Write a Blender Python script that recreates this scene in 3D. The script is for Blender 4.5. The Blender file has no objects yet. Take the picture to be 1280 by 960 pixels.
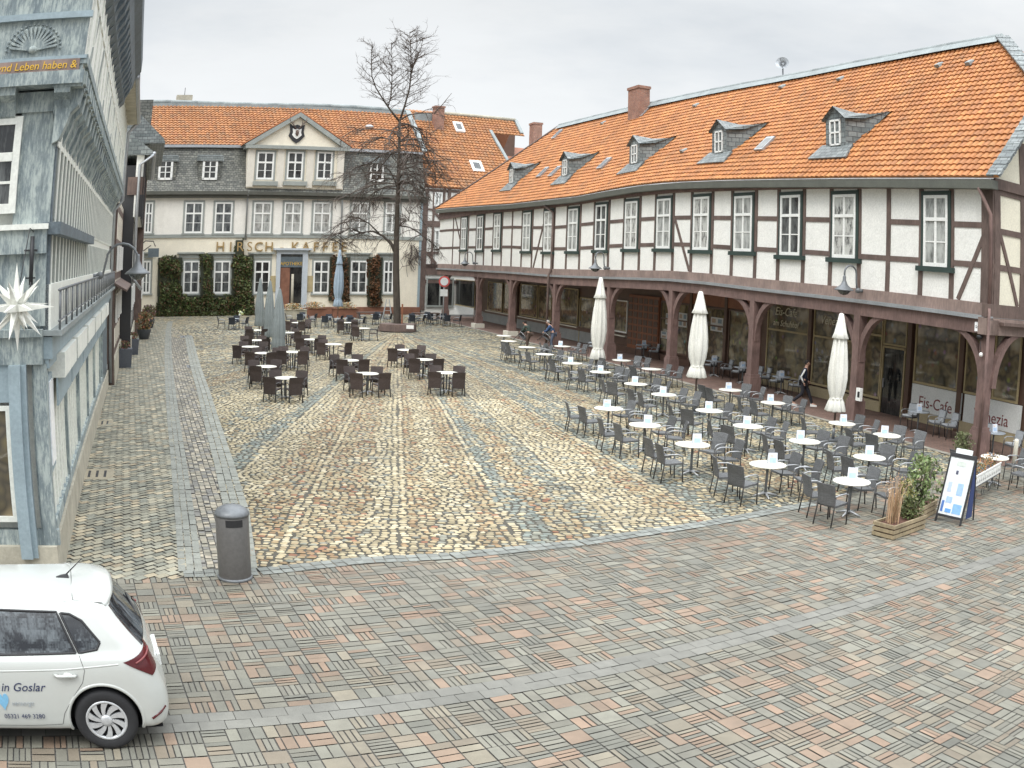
import bpy, math, random
import numpy as np
from mathutils import Vector, Matrix, noise as mnoise

random.seed(7)
scene = bpy.context.scene
COL = scene.collection
PI = math.pi
def rad(a): return math.radians(a)

# ---------------------------------------------------------------- camera
# the webcam has a wide lens with barrel distortion: angle = r/f * (1 + K (r/f)^2)
CAM_H = 4.8
LF, LK = 1205.0, 0.2119            # in pixels of a 1280 wide frame
PITCH, ROLL = 7.1, 2.09
def _cam_matrix():
    c, s = math.cos(rad(ROLL)), math.sin(rad(ROLL))
    rz = Matrix(((c, -s, 0), (s, c, 0), (0, 0, 1)))
    b = Matrix(((1, 0, 0), (0, 0, -1), (0, 1, 0)))
    c, s = math.cos(rad(-PITCH)), math.sin(rad(-PITCH))
    rx = Matrix(((1, 0, 0), (0, c, -s), (0, s, c)))
    return rx @ b @ rz
CM = _cam_matrix()
cam = bpy.data.objects.new('camera', bpy.data.cameras.new('camera'))
COL.objects.link(cam)
m4 = CM.to_4x4(); m4.translation = Vector((0, 0, CAM_H))
cam.matrix_world = m4
cd = cam.data
cd.type = 'PANO'
cd.panorama_type = 'FISHEYE_LENS_POLYNOMIAL'
cd.sensor_fit = 'HORIZONTAL'
cd.sensor_width = 36.0
cd.sensor_height = 27.0
cd.fisheye_fov = rad(170)
mm = 36.0 / 1280.0
cd.fisheye_polynomial_k0 = 0.0
cd.fisheye_polynomial_k1 = -1.0 / (LF * mm)
cd.fisheye_polynomial_k2 = 0.0
cd.fisheye_polynomial_k3 = -LK / (LF * mm) ** 3
cd.fisheye_polynomial_k4 = 0.0
cd.clip_start = 0.05
cd.clip_end = 3000
scene.camera = cam

def ray(p):
    """direction in the place for a surveyed point of the photograph"""
    x, y = p[0] - 640, -(p[1] - 480)
    r = math.hypot(x, y) + 1e-9
    th = r / LF * (1 + LK * (r / LF) ** 2)
    return CM @ Vector((math.sin(th) * x / r, math.sin(th) * y / r, -math.cos(th)))
def ground(p, z=0.0):
    d = ray(p); t = (z - CAM_H) / d.z
    return Vector((d.x * t, d.y * t, z))
def at_dist(p, base):
    """point seen at p at the horizontal distance of base (x, y)"""
    d = ray(p); k = math.hypot(base[0], base[1]) / math.hypot(d.x, d.y)
    return Vector((d.x * k, d.y * k, CAM_H + d.z * k))

# ---------------------------------------------------------------- frames
class Frame:
    """a wall plane: s along it, o out of it towards the square, z up"""
    def __init__(self, P0, d, flip=1):
        self.P0 = Vector((P0[0], P0[1])); self.d = Vector((d[0], d[1])).normalized()
        self.n = Vector((-self.d.y, self.d.x)) * flip
    def w(self, s, o, z):
        q = self.P0 + self.d * s + self.n * o
        return Vector((q.x, q.y, z))
    def px(self, p, o=0.0):
        r = ray(p); r2 = Vector((r.x, r.y))
        t = (self.P0 + self.n * o).dot(self.n) / r2.dot(self.n)
        g = r2 * t - self.P0
        return g.dot(self.d), CAM_H + r.z * t
    def loc(self, v):
        g = Vector((v[0], v[1])) - self.P0
        return g.dot(self.d), g.dot(self.n)
    def ang(self): return math.atan2(self.d.y, self.d.x)

# ---------------------------------------------------------------- mesh builder
class MB:
    def __init__(self, fr=None):
        self.v = []; self.f = []; self.c = []; self.fr = fr; self.sm = []
        self.col = (1, 1, 1)
    def face(self, pts, col=None, smooth=False):
        i = len(self.v); self.v += [tuple(p) for p in pts]
        self.f.append(tuple(range(i, i + len(pts)))); self.c.append(col or self.col); self.sm.append(smooth)
    def mesh(self, vs, fs, col=None, smooth=False):
        i = len(self.v); self.v += [tuple(p) for p in vs]
        for f in fs:
            self.f.append(tuple(i + k for k in f)); self.c.append(col or self.col); self.sm.append(smooth)
    def hexa(self, c8, col=None):
        """8 corners: bottom ring 0-3, top ring 4-7"""
        self.mesh(c8, [(3, 2, 1, 0), (4, 5, 6, 7), (0, 1, 5, 4), (1, 2, 6, 5), (2, 3, 7, 6), (3, 0, 4, 7)], col)
    def box(self, s0, s1, o0, o1, z0, z1, col=None, fr=None):
        fr = fr or self.fr
        w = fr.w if fr else (lambda a, b, c: Vector((a, b, c)))
        if s0 > s1: s0, s1 = s1, s0
        if o0 > o1: o0, o1 = o1, o0
        r = [(s0, o0), (s1, o0), (s1, o1), (s0, o1)]
        self.hexa([w(a, b, z0) for a, b in r] + [w(a, b, z1) for a, b in r], col)
    def prism(self, poly, o0, o1, fr=None, col=None):
        """polygon of (s, z) in a frame, extruded from o0 to o1"""
        fr = fr or self.fr; n = len(poly)
        w = fr.w if fr else (lambda a, b, c: Vector((a, b, c)))
        vs = [w(a, o0, b) for a, b in poly] + [w(a, o1, b) for a, b in poly]
        fs = [tuple(range(n)), tuple(range(2 * n - 1, n - 1, -1))] + [(i, (i + 1) % n, n + (i + 1) % n, n + i) for i in range(n)]
        self.mesh(vs, fs, col)
    def beam(self, a, b, wd, dp, up=None, col=None):
        a, b = Vector(a), Vector(b); t = (b - a).normalized()
        up = Vector(up) if up is not None else (Vector((0, 0, 1)) if abs(t.z) < .95 else Vector((1, 0, 0)))
        x = t.cross(up).normalized(); y = x.cross(t).normalized()
        c8 = []
        for p in (a, b):
            c8 += [p - x * wd / 2 - y * dp / 2, p + x * wd / 2 - y * dp / 2, p + x * wd / 2 + y * dp / 2, p - x * wd / 2 + y * dp / 2]
        self.hexa(c8, col)
    def tube(self, pts, rr, seg=8, cap=True, col=None, smooth=True):
        pts = [Vector(p) for p in pts]
        if not isinstance(rr, (list, tuple)): rr = [rr] * len(pts)
        vs = []; fs = []; prev = None
        for i, p in enumerate(pts):
            t = (pts[min(i + 1, len(pts) - 1)] - pts[max(i - 1, 0)]).normalized()
            if prev is None:
                x = t.orthogonal().normalized()
            else:
                x = (prev - t * prev.dot(t)); x = x.normalized() if x.length > 1e-6 else t.orthogonal().normalized()
            prev = x; y = t.cross(x)
            for k in range(seg):
                a = 2 * PI * k / seg
                vs.append(p + (x * math.cos(a) + y * math.sin(a)) * rr[i])
        for i in range(len(pts) - 1):
            for k in range(seg):
                k2 = (k + 1) % seg
                fs.append((i * seg + k, i * seg + k2, (i + 1) * seg + k2, (i + 1) * seg + k))
        if cap:
            fs.append(tuple(range(seg - 1, -1, -1))); fs.append(tuple((len(pts) - 1) * seg + k for k in range(seg)))
        self.mesh(vs, fs, col, smooth)
    def lathe(self, prof, c=(0, 0, 0), seg=20, col=None, smooth=True, fn=None):
        """prof: (r, z) pairs; fn(angle, i) scales the radius"""
        c = Vector(c); vs = []; fs = []
        for i, (r, z) in enumerate(prof):
            for k in range(seg):
                a = 2 * PI * k / seg; q = r * (fn(a, i) if fn else 1)
                vs.append(c + Vector((q * math.cos(a), q * math.sin(a), z)))
        for i in range(len(prof) - 1):
            for k in range(seg):
                k2 = (k + 1) % seg
                fs.append((i * seg + k, i * seg + k2, (i + 1) * seg + k2, (i + 1) * seg + k))
        fs.append(tuple(range(seg - 1, -1, -1))); fs.append(tuple((len(prof) - 1) * seg + k for k in range(seg)))
        self.mesh(vs, fs, col, smooth)
    def ball(self, c, r, seg=12, rings=8, sc=(1, 1, 1), col=None):
        c = Vector(c); vs = []; fs = []
        for i in range(rings + 1):
            a = PI * i / rings
            for k in range(seg):
                b = 2 * PI * k / seg
                vs.append(c + Vector((r * sc[0] * math.sin(a) * math.cos(b), r * sc[1] * math.sin(a) * math.sin(b), -r * sc[2] * math.cos(a))))
        for i in range(rings):
            for k in range(seg):
                k2 = (k + 1) % seg
                fs.append((i * seg + k, i * seg + k2, (i + 1) * seg + k2, (i + 1) * seg + k))
        self.mesh(vs, fs, col, True)
    def build(self, name, mat, parent=None, uvrot=None):
        me = bpy.data.meshes.new(name)
        off = Vector((0, 0, 0))
        if parent is not None:
            off = world_loc(parent)
        vs = np.array(self.v, dtype=np.float64).reshape(-1, 3) - np.array(off)
        me.from_pydata(vs.tolist(), [], self.f)
        me.materials.append(mat)
        nf = len(self.f)
        me.polygons.foreach_set('use_smooth', self.sm)
        counts = np.array([len(f) for f in self.f])
        cols = np.repeat(np.array([(c[0], c[1], c[2], 1.0) for c in self.c], dtype=np.float32), counts, axis=0)
        ca = me.color_attributes.new('Col', 'FLOAT_COLOR', 'CORNER')
        ca.data.foreach_set('color', cols.ravel())
        # box-projected uv in metres
        uv = me.uv_layers.new(name='UVMap')
        me.update()
        nrm = np.zeros(nf * 3); me.polygons.foreach_get('normal', nrm); nrm = nrm.reshape(-1, 3)
        ang = uvrot if uvrot is not None else (self.fr.ang() if self.fr else 0.0)
        t = np.stack([-nrm[:, 1], nrm[:, 0], np.zeros(nf)], 1)
        L = np.linalg.norm(t, axis=1); flat = L < .12
        t[~flat] /= L[~flat][:, None]; t[flat] = (math.cos(ang), math.sin(ang), 0)
        b = np.cross(nrm, t)
        idx = np.concatenate([np.array(f) for f in self.f]) if nf else np.zeros(0, int)
        P = np.array(self.v)[idx]
        T = np.repeat(t, counts, axis=0); B = np.repeat(b, counts, axis=0)
        uvs = np.stack([(P * T).sum(1), (P * B).sum(1)], 1)
        uv.data.foreach_set('uv', uvs.astype(np.float32).ravel())
        me.validate()
        o = bpy.data.objects.new(name, me); COL.objects.link(o)
        if parent is not None: o.parent = parent
        return o

def world_loc(o):
    v = Vector((0, 0, 0))
    while o is not None:
        v += Vector(o.location); o = o.parent
    return v
def tag(o, label=None, cat=None, group=None, kind=None):
    if label: o['label'] = label
    if cat: o['category'] = cat
    if group: o['group'] = group
    if kind: o['kind'] = kind
    return o
def thing(name, label, cat, loc=(0, 0, 0), group=None, rz=0.0):
    o = bpy.data.objects.new(name, None); COL.objects.link(o)
    o.location = loc; o.rotation_euler = (0, 0, rz); o.empty_display_size = .2
    return tag(o, label, cat, group)
def copy_tree(o, parent=None):
    c = o.copy(); COL.objects.link(c)
    if parent is not None: c.parent = parent
    for ch in KIDS.get(o.name, []): copy_tree(ch, c)
    return c
KIDS = {}
def learn(o):
    """remember the children of a finished prototype so that copies are quick"""
    for ch in bpy.data.objects:
        if ch.parent is not None:
            p = ch.parent
            while p is not None:
                if p == o:
                    KIDS.setdefault(ch.parent.name, [])
                    if ch not in KIDS[ch.parent.name]: KIDS[ch.parent.name].append(ch)
                    break
                p = p.parent
def lerp(a, b, t): return a + (b - a) * t
def interp(tab, x):
    if x <= tab[0][0]: return tab[0][1]
    for (a, va), (b, vb) in zip(tab, tab[1:]):
        if x <= b: return lerp(va, vb, (x - a) / (b - a))
    return tab[-1][1]
def ordinal(n): return ['first', 'second', 'third', 'fourth', 'fifth', 'sixth', 'seventh', 'eighth', 'ninth', 'tenth', 'eleventh', 'twelfth', 'thirteenth', 'fourteenth'][n]

# ---------------------------------------------------------------- materials
def _new(name):
    m = bpy.data.materials.new(name); m.use_nodes = True
    nt = m.node_tree; b = nt.nodes['Principled BSDF']
    return m, nt, b
def N(nt, typ, **kw):
    n = nt.nodes.new(typ)
    for k, v in kw.items():
        if k.startswith('i_'):
            key = k[2:]
            key = int(key) if key.isdigit() else key.replace('_', ' ')
            n.inputs[key].default_value = v
        else: setattr(n, k, v)
    return n
def L(nt, a, b): nt.links.new(a, b)
def ramp(nt, fac, stops):
    r = N(nt, 'ShaderNodeValToRGB'); e = r.color_ramp.elements
    while len(e) < len(stops): e.new(.5)
    for k, (p, c) in zip(e, stops):
        k.position = p; k.color = (c[0], c[1], c[2], 1) if not isinstance(c, (int, float)) else (c, c, c, 1)
    L(nt, fac, r.inputs[0]); return r.outputs[0]
def mixc(nt, fac, a, b, mode='MIX'):
    m = N(nt, 'ShaderNodeMix', data_type='RGBA', blend_type=mode)
    for sock, v in ((m.inputs[0], fac), (m.inputs[6], a), (m.inputs[7], b)):
        if isinstance(v, (int, float)): sock.default_value = v if sock == m.inputs[0] else (v, v, v, 1)
        elif isinstance(v, tuple): sock.default_value = (v[0], v[1], v[2], 1)
        else: L(nt, v, sock)
    return m.outputs[2]
def mathn(nt, op, a, b=None, c=None):
    m = N(nt, 'ShaderNodeMath', operation=op)
    for i, v in enumerate((a, b, c)):
        if v is None: continue
        if isinstance(v, (int, float)): m.inputs[i].default_value = v
        else: L(nt, v, m.inputs[i])
    return m.outputs[0]
def bump(nt, b, h, strength=.5, dist=.01):
    n = N(nt, 'ShaderNodeBump'); n.inputs['Strength'].default_value = strength; n.inputs['Distance'].default_value = dist
    L(nt, h, n.inputs['Height']); L(nt, n.outputs[0], b.inputs['Normal'])
def noise(nt, vec, scale, detail=4, rough=.6, out=0, stretch=None):
    if stretch:
        mp = N(nt, 'ShaderNodeMapping'); mp.inputs['Scale'].default_value = stretch; L(nt, vec, mp.inputs[0]); vec = mp.outputs[0]
    n = N(nt, 'ShaderNodeTexNoise'); n.inputs['Scale'].default_value = scale; n.inputs['Detail'].default_value = detail; n.inputs['Roughness'].default_value = rough
    L(nt, vec, n.inputs['Vector']); return n.outputs[out]
def geo_pos(nt): return N(nt, 'ShaderNodeNewGeometry').outputs['Position']
def uvc(nt): return N(nt, 'ShaderNodeTexCoord').outputs['UV']

def mat(name, col, rough=.7, metal=0.0, var=.15, vscale=2.0, bmp=.15, bscale=30.0, attr=False, bdist=.01, dirt=None, dirt_amt=.4, stretch=None, spec=None, fine=.12):
    """plain weathered surface: large and small mottling, bump, optional dirt streaks"""
    m, nt, b = _new(name)
    pos = geo_pos(nt)
    n1 = noise(nt, pos, vscale, 5, .6, stretch=stretch)
    n2 = noise(nt, pos, vscale * 9, 3, .6)
    base = N(nt, 'ShaderNodeAttribute', attribute_name='Col').outputs['Color'] if attr else None
    if attr:
        base = mixc(nt, 1.0, base, col, 'MULTIPLY')
    k1 = ramp(nt, n1, [(.3, 1 - var), (.7, 1 + var * .6)])
    k2 = ramp(nt, n2, [(.3, 1 - fine), (.7, 1 + fine * .6)])
    c = mixc(nt, 1.0, base if attr else col, k1, 'MULTIPLY')
    c = mixc(nt, 1.0, c, k2, 'MULTIPLY')
    if dirt:
        n3 = noise(nt, pos, .8, 6, .7, stretch=(1.5, 1.5, .35))
        f = ramp(nt, n3, [(.52, 0), (.75, dirt_amt)])
        c = mixc(nt, f, c, dirt)
    L(nt, c, b.inputs['Base Color'])
    b.inputs['Roughness'].default_value = rough; b.inputs['Metallic'].default_value = metal
    if spec is not None: b.inputs['Specular IOR Level'].default_value = spec
    if bmp: bump(nt, b, noise(nt, pos, bscale, 4, .6), bmp, bdist)
    return m
def wood(name, col, rough=.75, var=.3, grain=14.0, attr=False):
    m, nt, b = _new(name)
    u = uvc(nt); pos = geo_pos(nt)
    g = noise(nt, pos, grain, 5, .65, stretch=(1, 1, .25))
    g2 = noise(nt, pos, 1.3, 4, .6)
    c = mixc(nt, 1.0, col, ramp(nt, g, [(.25, 1 - var), (.75, 1 + var)]), 'MULTIPLY')
    c = mixc(nt, 1.0, c, ramp(nt, g2, [(.3, .75), (.7, 1.25)]), 'MULTIPLY')
    if attr: c = mixc(nt, 1.0, c, N(nt, 'ShaderNodeAttribute', attribute_name='Col').outputs['Color'], 'MULTIPLY')
    L(nt, c, b.inputs['Base Color']); b.inputs['Roughness'].default_value = rough
    bump(nt, b, g, .35, .01); return m
M = {}
M['plaster'] = mat('white_plaster', (.80, .79, .745), .9, var=.05, bmp=.75, bscale=7, bdist=.03, dirt=(.55, .53, .47), dirt_amt=.25)
M['plaster_warm'] = mat('warm_plaster', (.82, .78, .66), .9, var=.05, bmp=.3, bscale=9, bdist=.02)
M['cream'] = mat('cream_plaster', (.80, .74, .61), .9, var=.06, bmp=.2, bscale=12, dirt=(.5, .45, .38), dirt_amt=.25)
M['pale'] = mat('pale_plaster', (.80, .77, .71), .9, var=.06, bmp=.2, bscale=12, dirt=(.5, .47, .42), dirt_amt=.25)
M['yellow'] = mat('yellow_plaster', (.74, .70, .57), .9, var=.05, bmp=.15, bscale=12)
M['trim_blue'] = mat('greygreen_stone_trim', (.30, .32, .30), .8, var=.12, bmp=.2)
M['plinth_red'] = mat('red_sandstone_plinth', (.21, .095, .06), .85, var=.25, bmp=.3)
M['stone'] = mat('sandstone', (.44, .41, .33), .9, var=.25, bmp=.5, bscale=14, dirt=(.25, .22, .17))
M['stone_white'] = mat('pale_stone', (.66, .63, .54), .9, var=.12, bmp=.3, bscale=14)
M['timber'] = wood('dark_timber', (.12, .083, .07))
M['timber_green'] = mat('dark_green_paint', (.028, .05, .043), .55, var=.2, bmp=.1)
M['timber_arcade'] = wood('arcade_timber', (.165, .105, .092), var=.32)
M['timber_weather'] = wood('weathered_timber', (.24, .175, .15), var=.25)
M['white'] = mat('white_paint', (.80, .80, .77), .5, var=.04, bmp=.05)
M['black'] = mat('black_metal', (.025, .025, .028), .5, var=.1, bmp=.05)
M['grey_metal'] = mat('grey_metal', (.17, .18, .19), .45, .3, var=.12, bmp=.05)
M['zinc'] = mat('zinc', (.42, .44, .46), .42, .6, var=.15, bmp=.05)
M['lead'] = mat('grey_lead_ridge', (.27, .30, .30), .6, .1, var=.25, vscale=1.2, bmp=.2)
M['slate'] = None
M['brown_shop'] = mat('brown_shop_wood', (.12, .07, .05), .45, var=.2, bmp=.08)
M['orange_shop'] = mat('orange_brown_wood', (.25, .095, .045), .5, var=.25, bmp=.08)
M['ochre'] = mat('ochre_frame', (.42, .34, .19), .55, var=.15, bmp=.05)
M['blue_wood'] = mat('weathered_blue_timber', (.17, .215, .235), .75, var=.35, vscale=1.6, bmp=.6, bscale=18, dirt=(.42, .46, .42), dirt_amt=.85, bdist=.02, fine=.3)
M['blue_light'] = mat('light_blue_paint', (.30, .375, .41), .55, var=.12, bmp=.08)
M['blue_dark'] = mat('slate_blue_paint', (.12, .15, .17), .7, var=.25, bmp=.3, bscale=16, fine=.3)
M['board_white'] = mat('ivory_painted_boards', (.76, .77, .71), .55, var=.06, bmp=.08, dirt=(.5, .54, .50), dirt_amt=.35)
M['gold'] = mat('gold_leaf', (.80, .50, .08), .35, .5, var=.1, bmp=0)
M['brick_red'] = None
def brick_mat(name, c1, c2, mortar, w, h, rough=.85, bmp=.5, msize=.01, offset=.5, bias=0., dist=.01, noisy=.0):
    m, nt, b = _new(name)
    u = uvc(nt)
    if noisy:
        nn = N(nt, 'ShaderNodeTexNoise'); nn.inputs['Scale'].default_value = 1.2; nn.inputs['Detail'].default_value = 2; L(nt, u, nn.inputs['Vector'])
        v = N(nt, 'ShaderNodeVectorMath', operation='MULTIPLY_ADD'); L(nt, nn.outputs['Color'], v.inputs[0]); v.inputs[1].default_value = (noisy, noisy, 0); L(nt, u, v.inputs[2]); u = v.outputs[0]
    t = N(nt, 'ShaderNodeTexBrick', offset=offset)
    t.inputs['Color1'].default_value = (*c1, 1); t.inputs['Color2'].default_value = (*c2, 1); t.inputs['Mortar'].default_value = (*mortar, 1)
    t.inputs['Scale'].default_value = 1; t.inputs['Mortar Size'].default_value = msize; t.inputs['Bias'].default_value = bias
    t.inputs['Brick Width'].default_value = w; t.inputs['Row Height'].default_value = h; t.inputs['Mortar Smooth'].default_value = .3
    L(nt, u, t.inputs['Vector'])
    pos = geo_pos(nt)
    c = mixc(nt, 1.0, t.outputs['Color'], ramp(nt, noise(nt, pos, 1.1, 5, .65), [(.3, .72), (.7, 1.25)]), 'MULTIPLY')
    c = mixc(nt, 1.0, c, ramp(nt, noise(nt, pos, 14, 3, .6), [(.3, .85), (.7, 1.15)]), 'MULTIPLY')
    L(nt, c, b.inputs['Base Color']); b.inputs['Roughness'].default_value = rough
    inv = mathn(nt, 'SUBTRACT', 1.0, t.outputs['Fac'])
    h2 = mathn(nt, 'MULTIPLY_ADD', noise(nt, pos, 20, 3, .6), .35, inv)
    bump(nt, b, h2, bmp, dist)
    return m
M['slate'] = brick_mat('slate_shingles', (.10, .105, .095), (.21, .21, .18), (.035, .035, .033), .32, .2, .6, .8, .02, dist=.03, noisy=.25)
M['slate_blue'] = brick_mat('blue_slate_shingles', (.12, .14, .14), (.23, .25, .245), (.06, .065, .07), .34, .2, .5, .7, .015, dist=.02, noisy=.1)
M['brick_red'] = brick_mat('chimney_brick', (.32, .14, .09), (.24, .10, .07), (.28, .24, .2), .24, .08, .9, .5, .012)
M['arcade_brick'] = brick_mat('arcade_clinker_paving', (.145, .085, .065), (.21, .125, .095), (.10, .085, .075), .22, .11, .8, .4, .012)

def attr_mat(name, rough=.75, var=.12, bmp=.3, bscale=40, vscale=1.5, spec=.4, bdist=.006):
    return mat(name, (1, 1, 1), rough, var=var, vscale=vscale, bmp=bmp, bscale=bscale, attr=True, bdist=bdist, spec=spec)
M['tile'] = mat('clay_roof_tiles', (1, 1, 1), .75, var=.17, vscale=.45, bmp=.25, bscale=30, attr=True, bdist=.006, dirt=(.16, .12, .07), dirt_amt=.45)
M['paver'] = mat('clinker_pavers', (1, 1, 1), .7, var=.20, vscale=.45, bmp=.35, bscale=60, attr=True, bdist=.006, dirt=(.10, .095, .085), dirt_amt=.38)
M['sett'] = attr_mat('stone_setts', .75, .16, .5, 45, 1.3)
M['joint'] = mat('sandy_joints', (.115, .11, .10), .95, var=.25, bmp=.4, bscale=60)
M['leaf'] = attr_mat('ivy_leaves', .6, .2, 0, 10)
M['vcol'] = attr_mat('painted', .6, .06, .08, 30)
M['vcol_cloth'] = attr_mat('cloth', .9, .12, .3, 60, 5)
M['vcol_gloss'] = attr_mat('glossy_print', .3, .03, 0, 30)

def glass_mat(name, dark=(.02, .022, .024), light=(.16, .17, .165), rough=.06, scale=1.2, lo=.45, hi=.7, coat=0.0):
    """a window pane with the dim room and its curtains showing through; for the car, painted reflections"""
    m, nt, b = _new(name)
    u = uvc(nt)
    n1 = noise(nt, u, scale, 3, .55, stretch=(2.2, .7, 1))
    n2 = noise(nt, u, scale * 6, 3, .6, stretch=(3, .6, 1))
    f = mathn(nt, 'MULTIPLY_ADD', n2, .35, mathn(nt, 'MULTIPLY', n1, .75))
    c = ramp(nt, f, [(lo, dark), (hi, light)])
    L(nt, c, b.inputs['Base Color']); b.inputs['Roughness'].default_value = rough
    b.inputs['Specular IOR Level'].default_value = .7
    bump(nt, b, noise(nt, u, 1.5, 2, .5), .06, .02)
    return m
M['glass'] = glass_mat('window_glass')
M['glass_curtain'] = glass_mat('curtained_glass', (.10, .105, .10), (.42, .43, .41), .1, 1.6, .38, .62)
M['glass_lace'] = glass_mat('lace_curtained_glass', (.05, .05, .05), (.50, .50, .47), .1, 3.0, .42, .58)
M['glass_dark'] = glass_mat('dark_glass', (.012, .013, .014), (.06, .06, .055), .05, .8)
M['glass_shop'] = None
M['glass_car'] = glass_mat('car_glass', (.012, .014, .018), (.11, .125, .135), .03, 2.2, .50, .66)  # lighter patches are reflections put into the glass colour

def shop_glass():
    """shop window: dim goods, warm fittings and bright reflections, all put into the pane colour"""
    m, nt, b = _new('shop_glass')
    u = uvc(nt)
    v = N(nt, 'ShaderNodeTexVoronoi', feature='F1'); v.inputs['Scale'].default_value = 2.3; v.inputs['Randomness'].default_value = 1; L(nt, u, v.inputs['Vector'])
    n1 = noise(nt, u, .7, 3, .6)
    c = ramp(nt, n1, [(.34, (.05, .045, .03)), (.44, (.19, .155, .085)), (.52, (.08, .07, .055)), (.60, (.26, .21, .13)), (.72, (.36, .33, .25))])  # paler stops double as painted reflection patches
    sp = mixc(nt, .5, v.outputs['Color'], (.35, .28, .18))
    f = ramp(nt, v.outputs['Distance'], [(.10, .8), (.26, 0)])
    c = mixc(nt, f, c, mixc(nt, .55, sp, (.03, .03, .025)))
    L(nt, c, b.inputs['Base Color']); b.inputs['Roughness'].default_value = .05
    b.inputs['Specular IOR Level'].default_value = .65
    bump(nt, b, noise(nt, u, 1.1, 2, .5), .05, .03)
    return m
M['glass_shop'] = shop_glass()
M['car_paint'] = mat('white_car_paint', (.50, .515, .49), .22, var=.015, bmp=0, fine=.01)
M['car_paint'].node_tree.nodes['Principled BSDF'].inputs['Coat Weight'].default_value = .6
M['rubber'] = mat('tyre_rubber', (.022, .022, .024), .8, var=.15, bmp=.2, bscale=60)
M['wheel'] = mat('silver_wheel_cover', (.55, .56, .57), .35, .35, var=.05, bmp=0)
M['red_glass'] = mat('red_lamp_glass', (.085, .010, .013), .12, var=.1, bmp=0)
M['plastic_black'] = mat('black_plastic', (.02, .02, .022), .55, var=.1, bmp=.1)
M['rattan'] = None
def weave(name, c1, c2, rough=.6):
    m, nt, b = _new(name)
    u = uvc(nt)
    k = N(nt, 'ShaderNodeTexBrick', offset=.5)
    k.inputs['Color1'].default_value = (*c1, 1); k.inputs['Color2'].default_value = (*c2, 1); k.inputs['Mortar'].default_value = (c1[0] * .3, c1[1] * .3, c1[2] * .3, 1)
    k.inputs['Scale'].default_value = 1; k.inputs['Brick Width'].default_value = .04; k.inputs['Row Height'].default_value = .014; k.inputs['Mortar Size'].default_value = .002
    L(nt, u, k.inputs['Vector'])
    inf = N(nt, 'ShaderNodeObjectInfo')
    c = mixc(nt, 1.0, k.outputs['Color'], ramp(nt, inf.outputs['Random'], [(0, .8), (1, 1.2)]), 'MULTIPLY')
    L(nt, c, b.inputs['Base Color']); b.inputs['Roughness'].default_value = rough
    bump(nt, b, mathn(nt, 'SUBTRACT', 1.0, k.outputs['Fac']), .5, .004)
    return m
M['weave_grey'] = weave('grey_woven_resin', (.115, .118, .12), (.16, .163, .167))
M['weave_brown'] = weave('brown_woven_resin', (.058, .041, .037), (.09, .065, .058))
M['weave_blue'] = weave('blueblack_woven_resin', (.028, .035, .05), (.045, .055, .072))
M['alu'] = mat('aluminium_tube', (.40, .41, .42), .4, .5, var=.08, bmp=0)
M['leg_dark'] = mat('dark_tube', (.05, .048, .048), .5, var=.1, bmp=0)
M['tabletop'] = mat('cream_table_top', (.74, .72, .64), .4, var=.05, vscale=5, bmp=0)
M['tabletop_grey'] = mat('grey_table_top', (.30, .33, .36), .4, var=.05, vscale=5, bmp=0)
M['canvas'] = mat('cream_canvas', (.78, .77, .71), .9, var=.08, vscale=3, bmp=.2, bscale=25, dirt=(.5, .48, .4), dirt_amt=.3)
M['canvas_grey'] = mat('grey_canvas', (.23, .26, .26), .9, var=.1, vscale=3, bmp=.2, bscale=25)
M['canvas_blue'] = mat('pale_blue_canvas', (.34, .42, .50), .9, var=.1, vscale=3, bmp=.2, bscale=25)
M['bark'] = mat('bark', (.065, .053, .042), .95, var=.35, vscale=3, bmp=.9, bscale=12, stretch=(2, 2, .5), bdist=.03)
M['twig'] = mat('twigs', (.10, .08, .068), .95, var=.2, bmp=0)
M['planter_wood'] = wood('greyed_planter_wood', (.30, .24, .15), grain=20)
M['soil'] = mat('soil', (.10, .045, .03), 1, var=.3, bmp=.8, bscale=30, bdist=.03)
M['terracotta'] = mat('terracotta', (.35, .18, .1), .8)
M['grey_box'] = mat('grey_planter', (.09, .10, .12), .6, var=.1)
M['bin'] = mat('bin_paint', (.135, .13, .125), .5, .1, var=.06, bmp=.1, bscale=80)
M['star'] = mat('star_paper', (.78, .78, .72), .45, var=.04, bmp=0)

def blue_timber():
    """old blue paint worn down to pale wood and lime, in streaks and flakes"""
    m, nt, b = _new('worn_blue_timber')
    pos = geo_pos(nt)
    n1 = noise(nt, pos, 3.2, 7, .72, stretch=(1.4, 1.4, .5)); n2 = noise(nt, pos, 22, 6, .75, stretch=(1.4, 1.4, .22)); n3 = noise(nt, pos, .9, 3, .6)
    c = mixc(nt, ramp(nt, n3, [(.35, 0), (.65, 1)]), (.15, .19, .21), (.225, .265, .27))
    f = mathn(nt, 'ADD', mathn(nt, 'MULTIPLY', n1, .6), mathn(nt, 'MULTIPLY', n2, .42))
    c = mixc(nt, ramp(nt, f, [(.47, 0), (.58, .80)]), c, (.47, .52, .49))
    c = mixc(nt, ramp(nt, f, [(.36, .5), (.44, 0)]), c, (.05, .065, .07))
    L(nt, c, b.inputs['Base Color']); b.inputs['Roughness'].default_value = .8
    bump(nt, b, f, .8, .03); return m
M['blue_wood'] = blue_timber()
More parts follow.
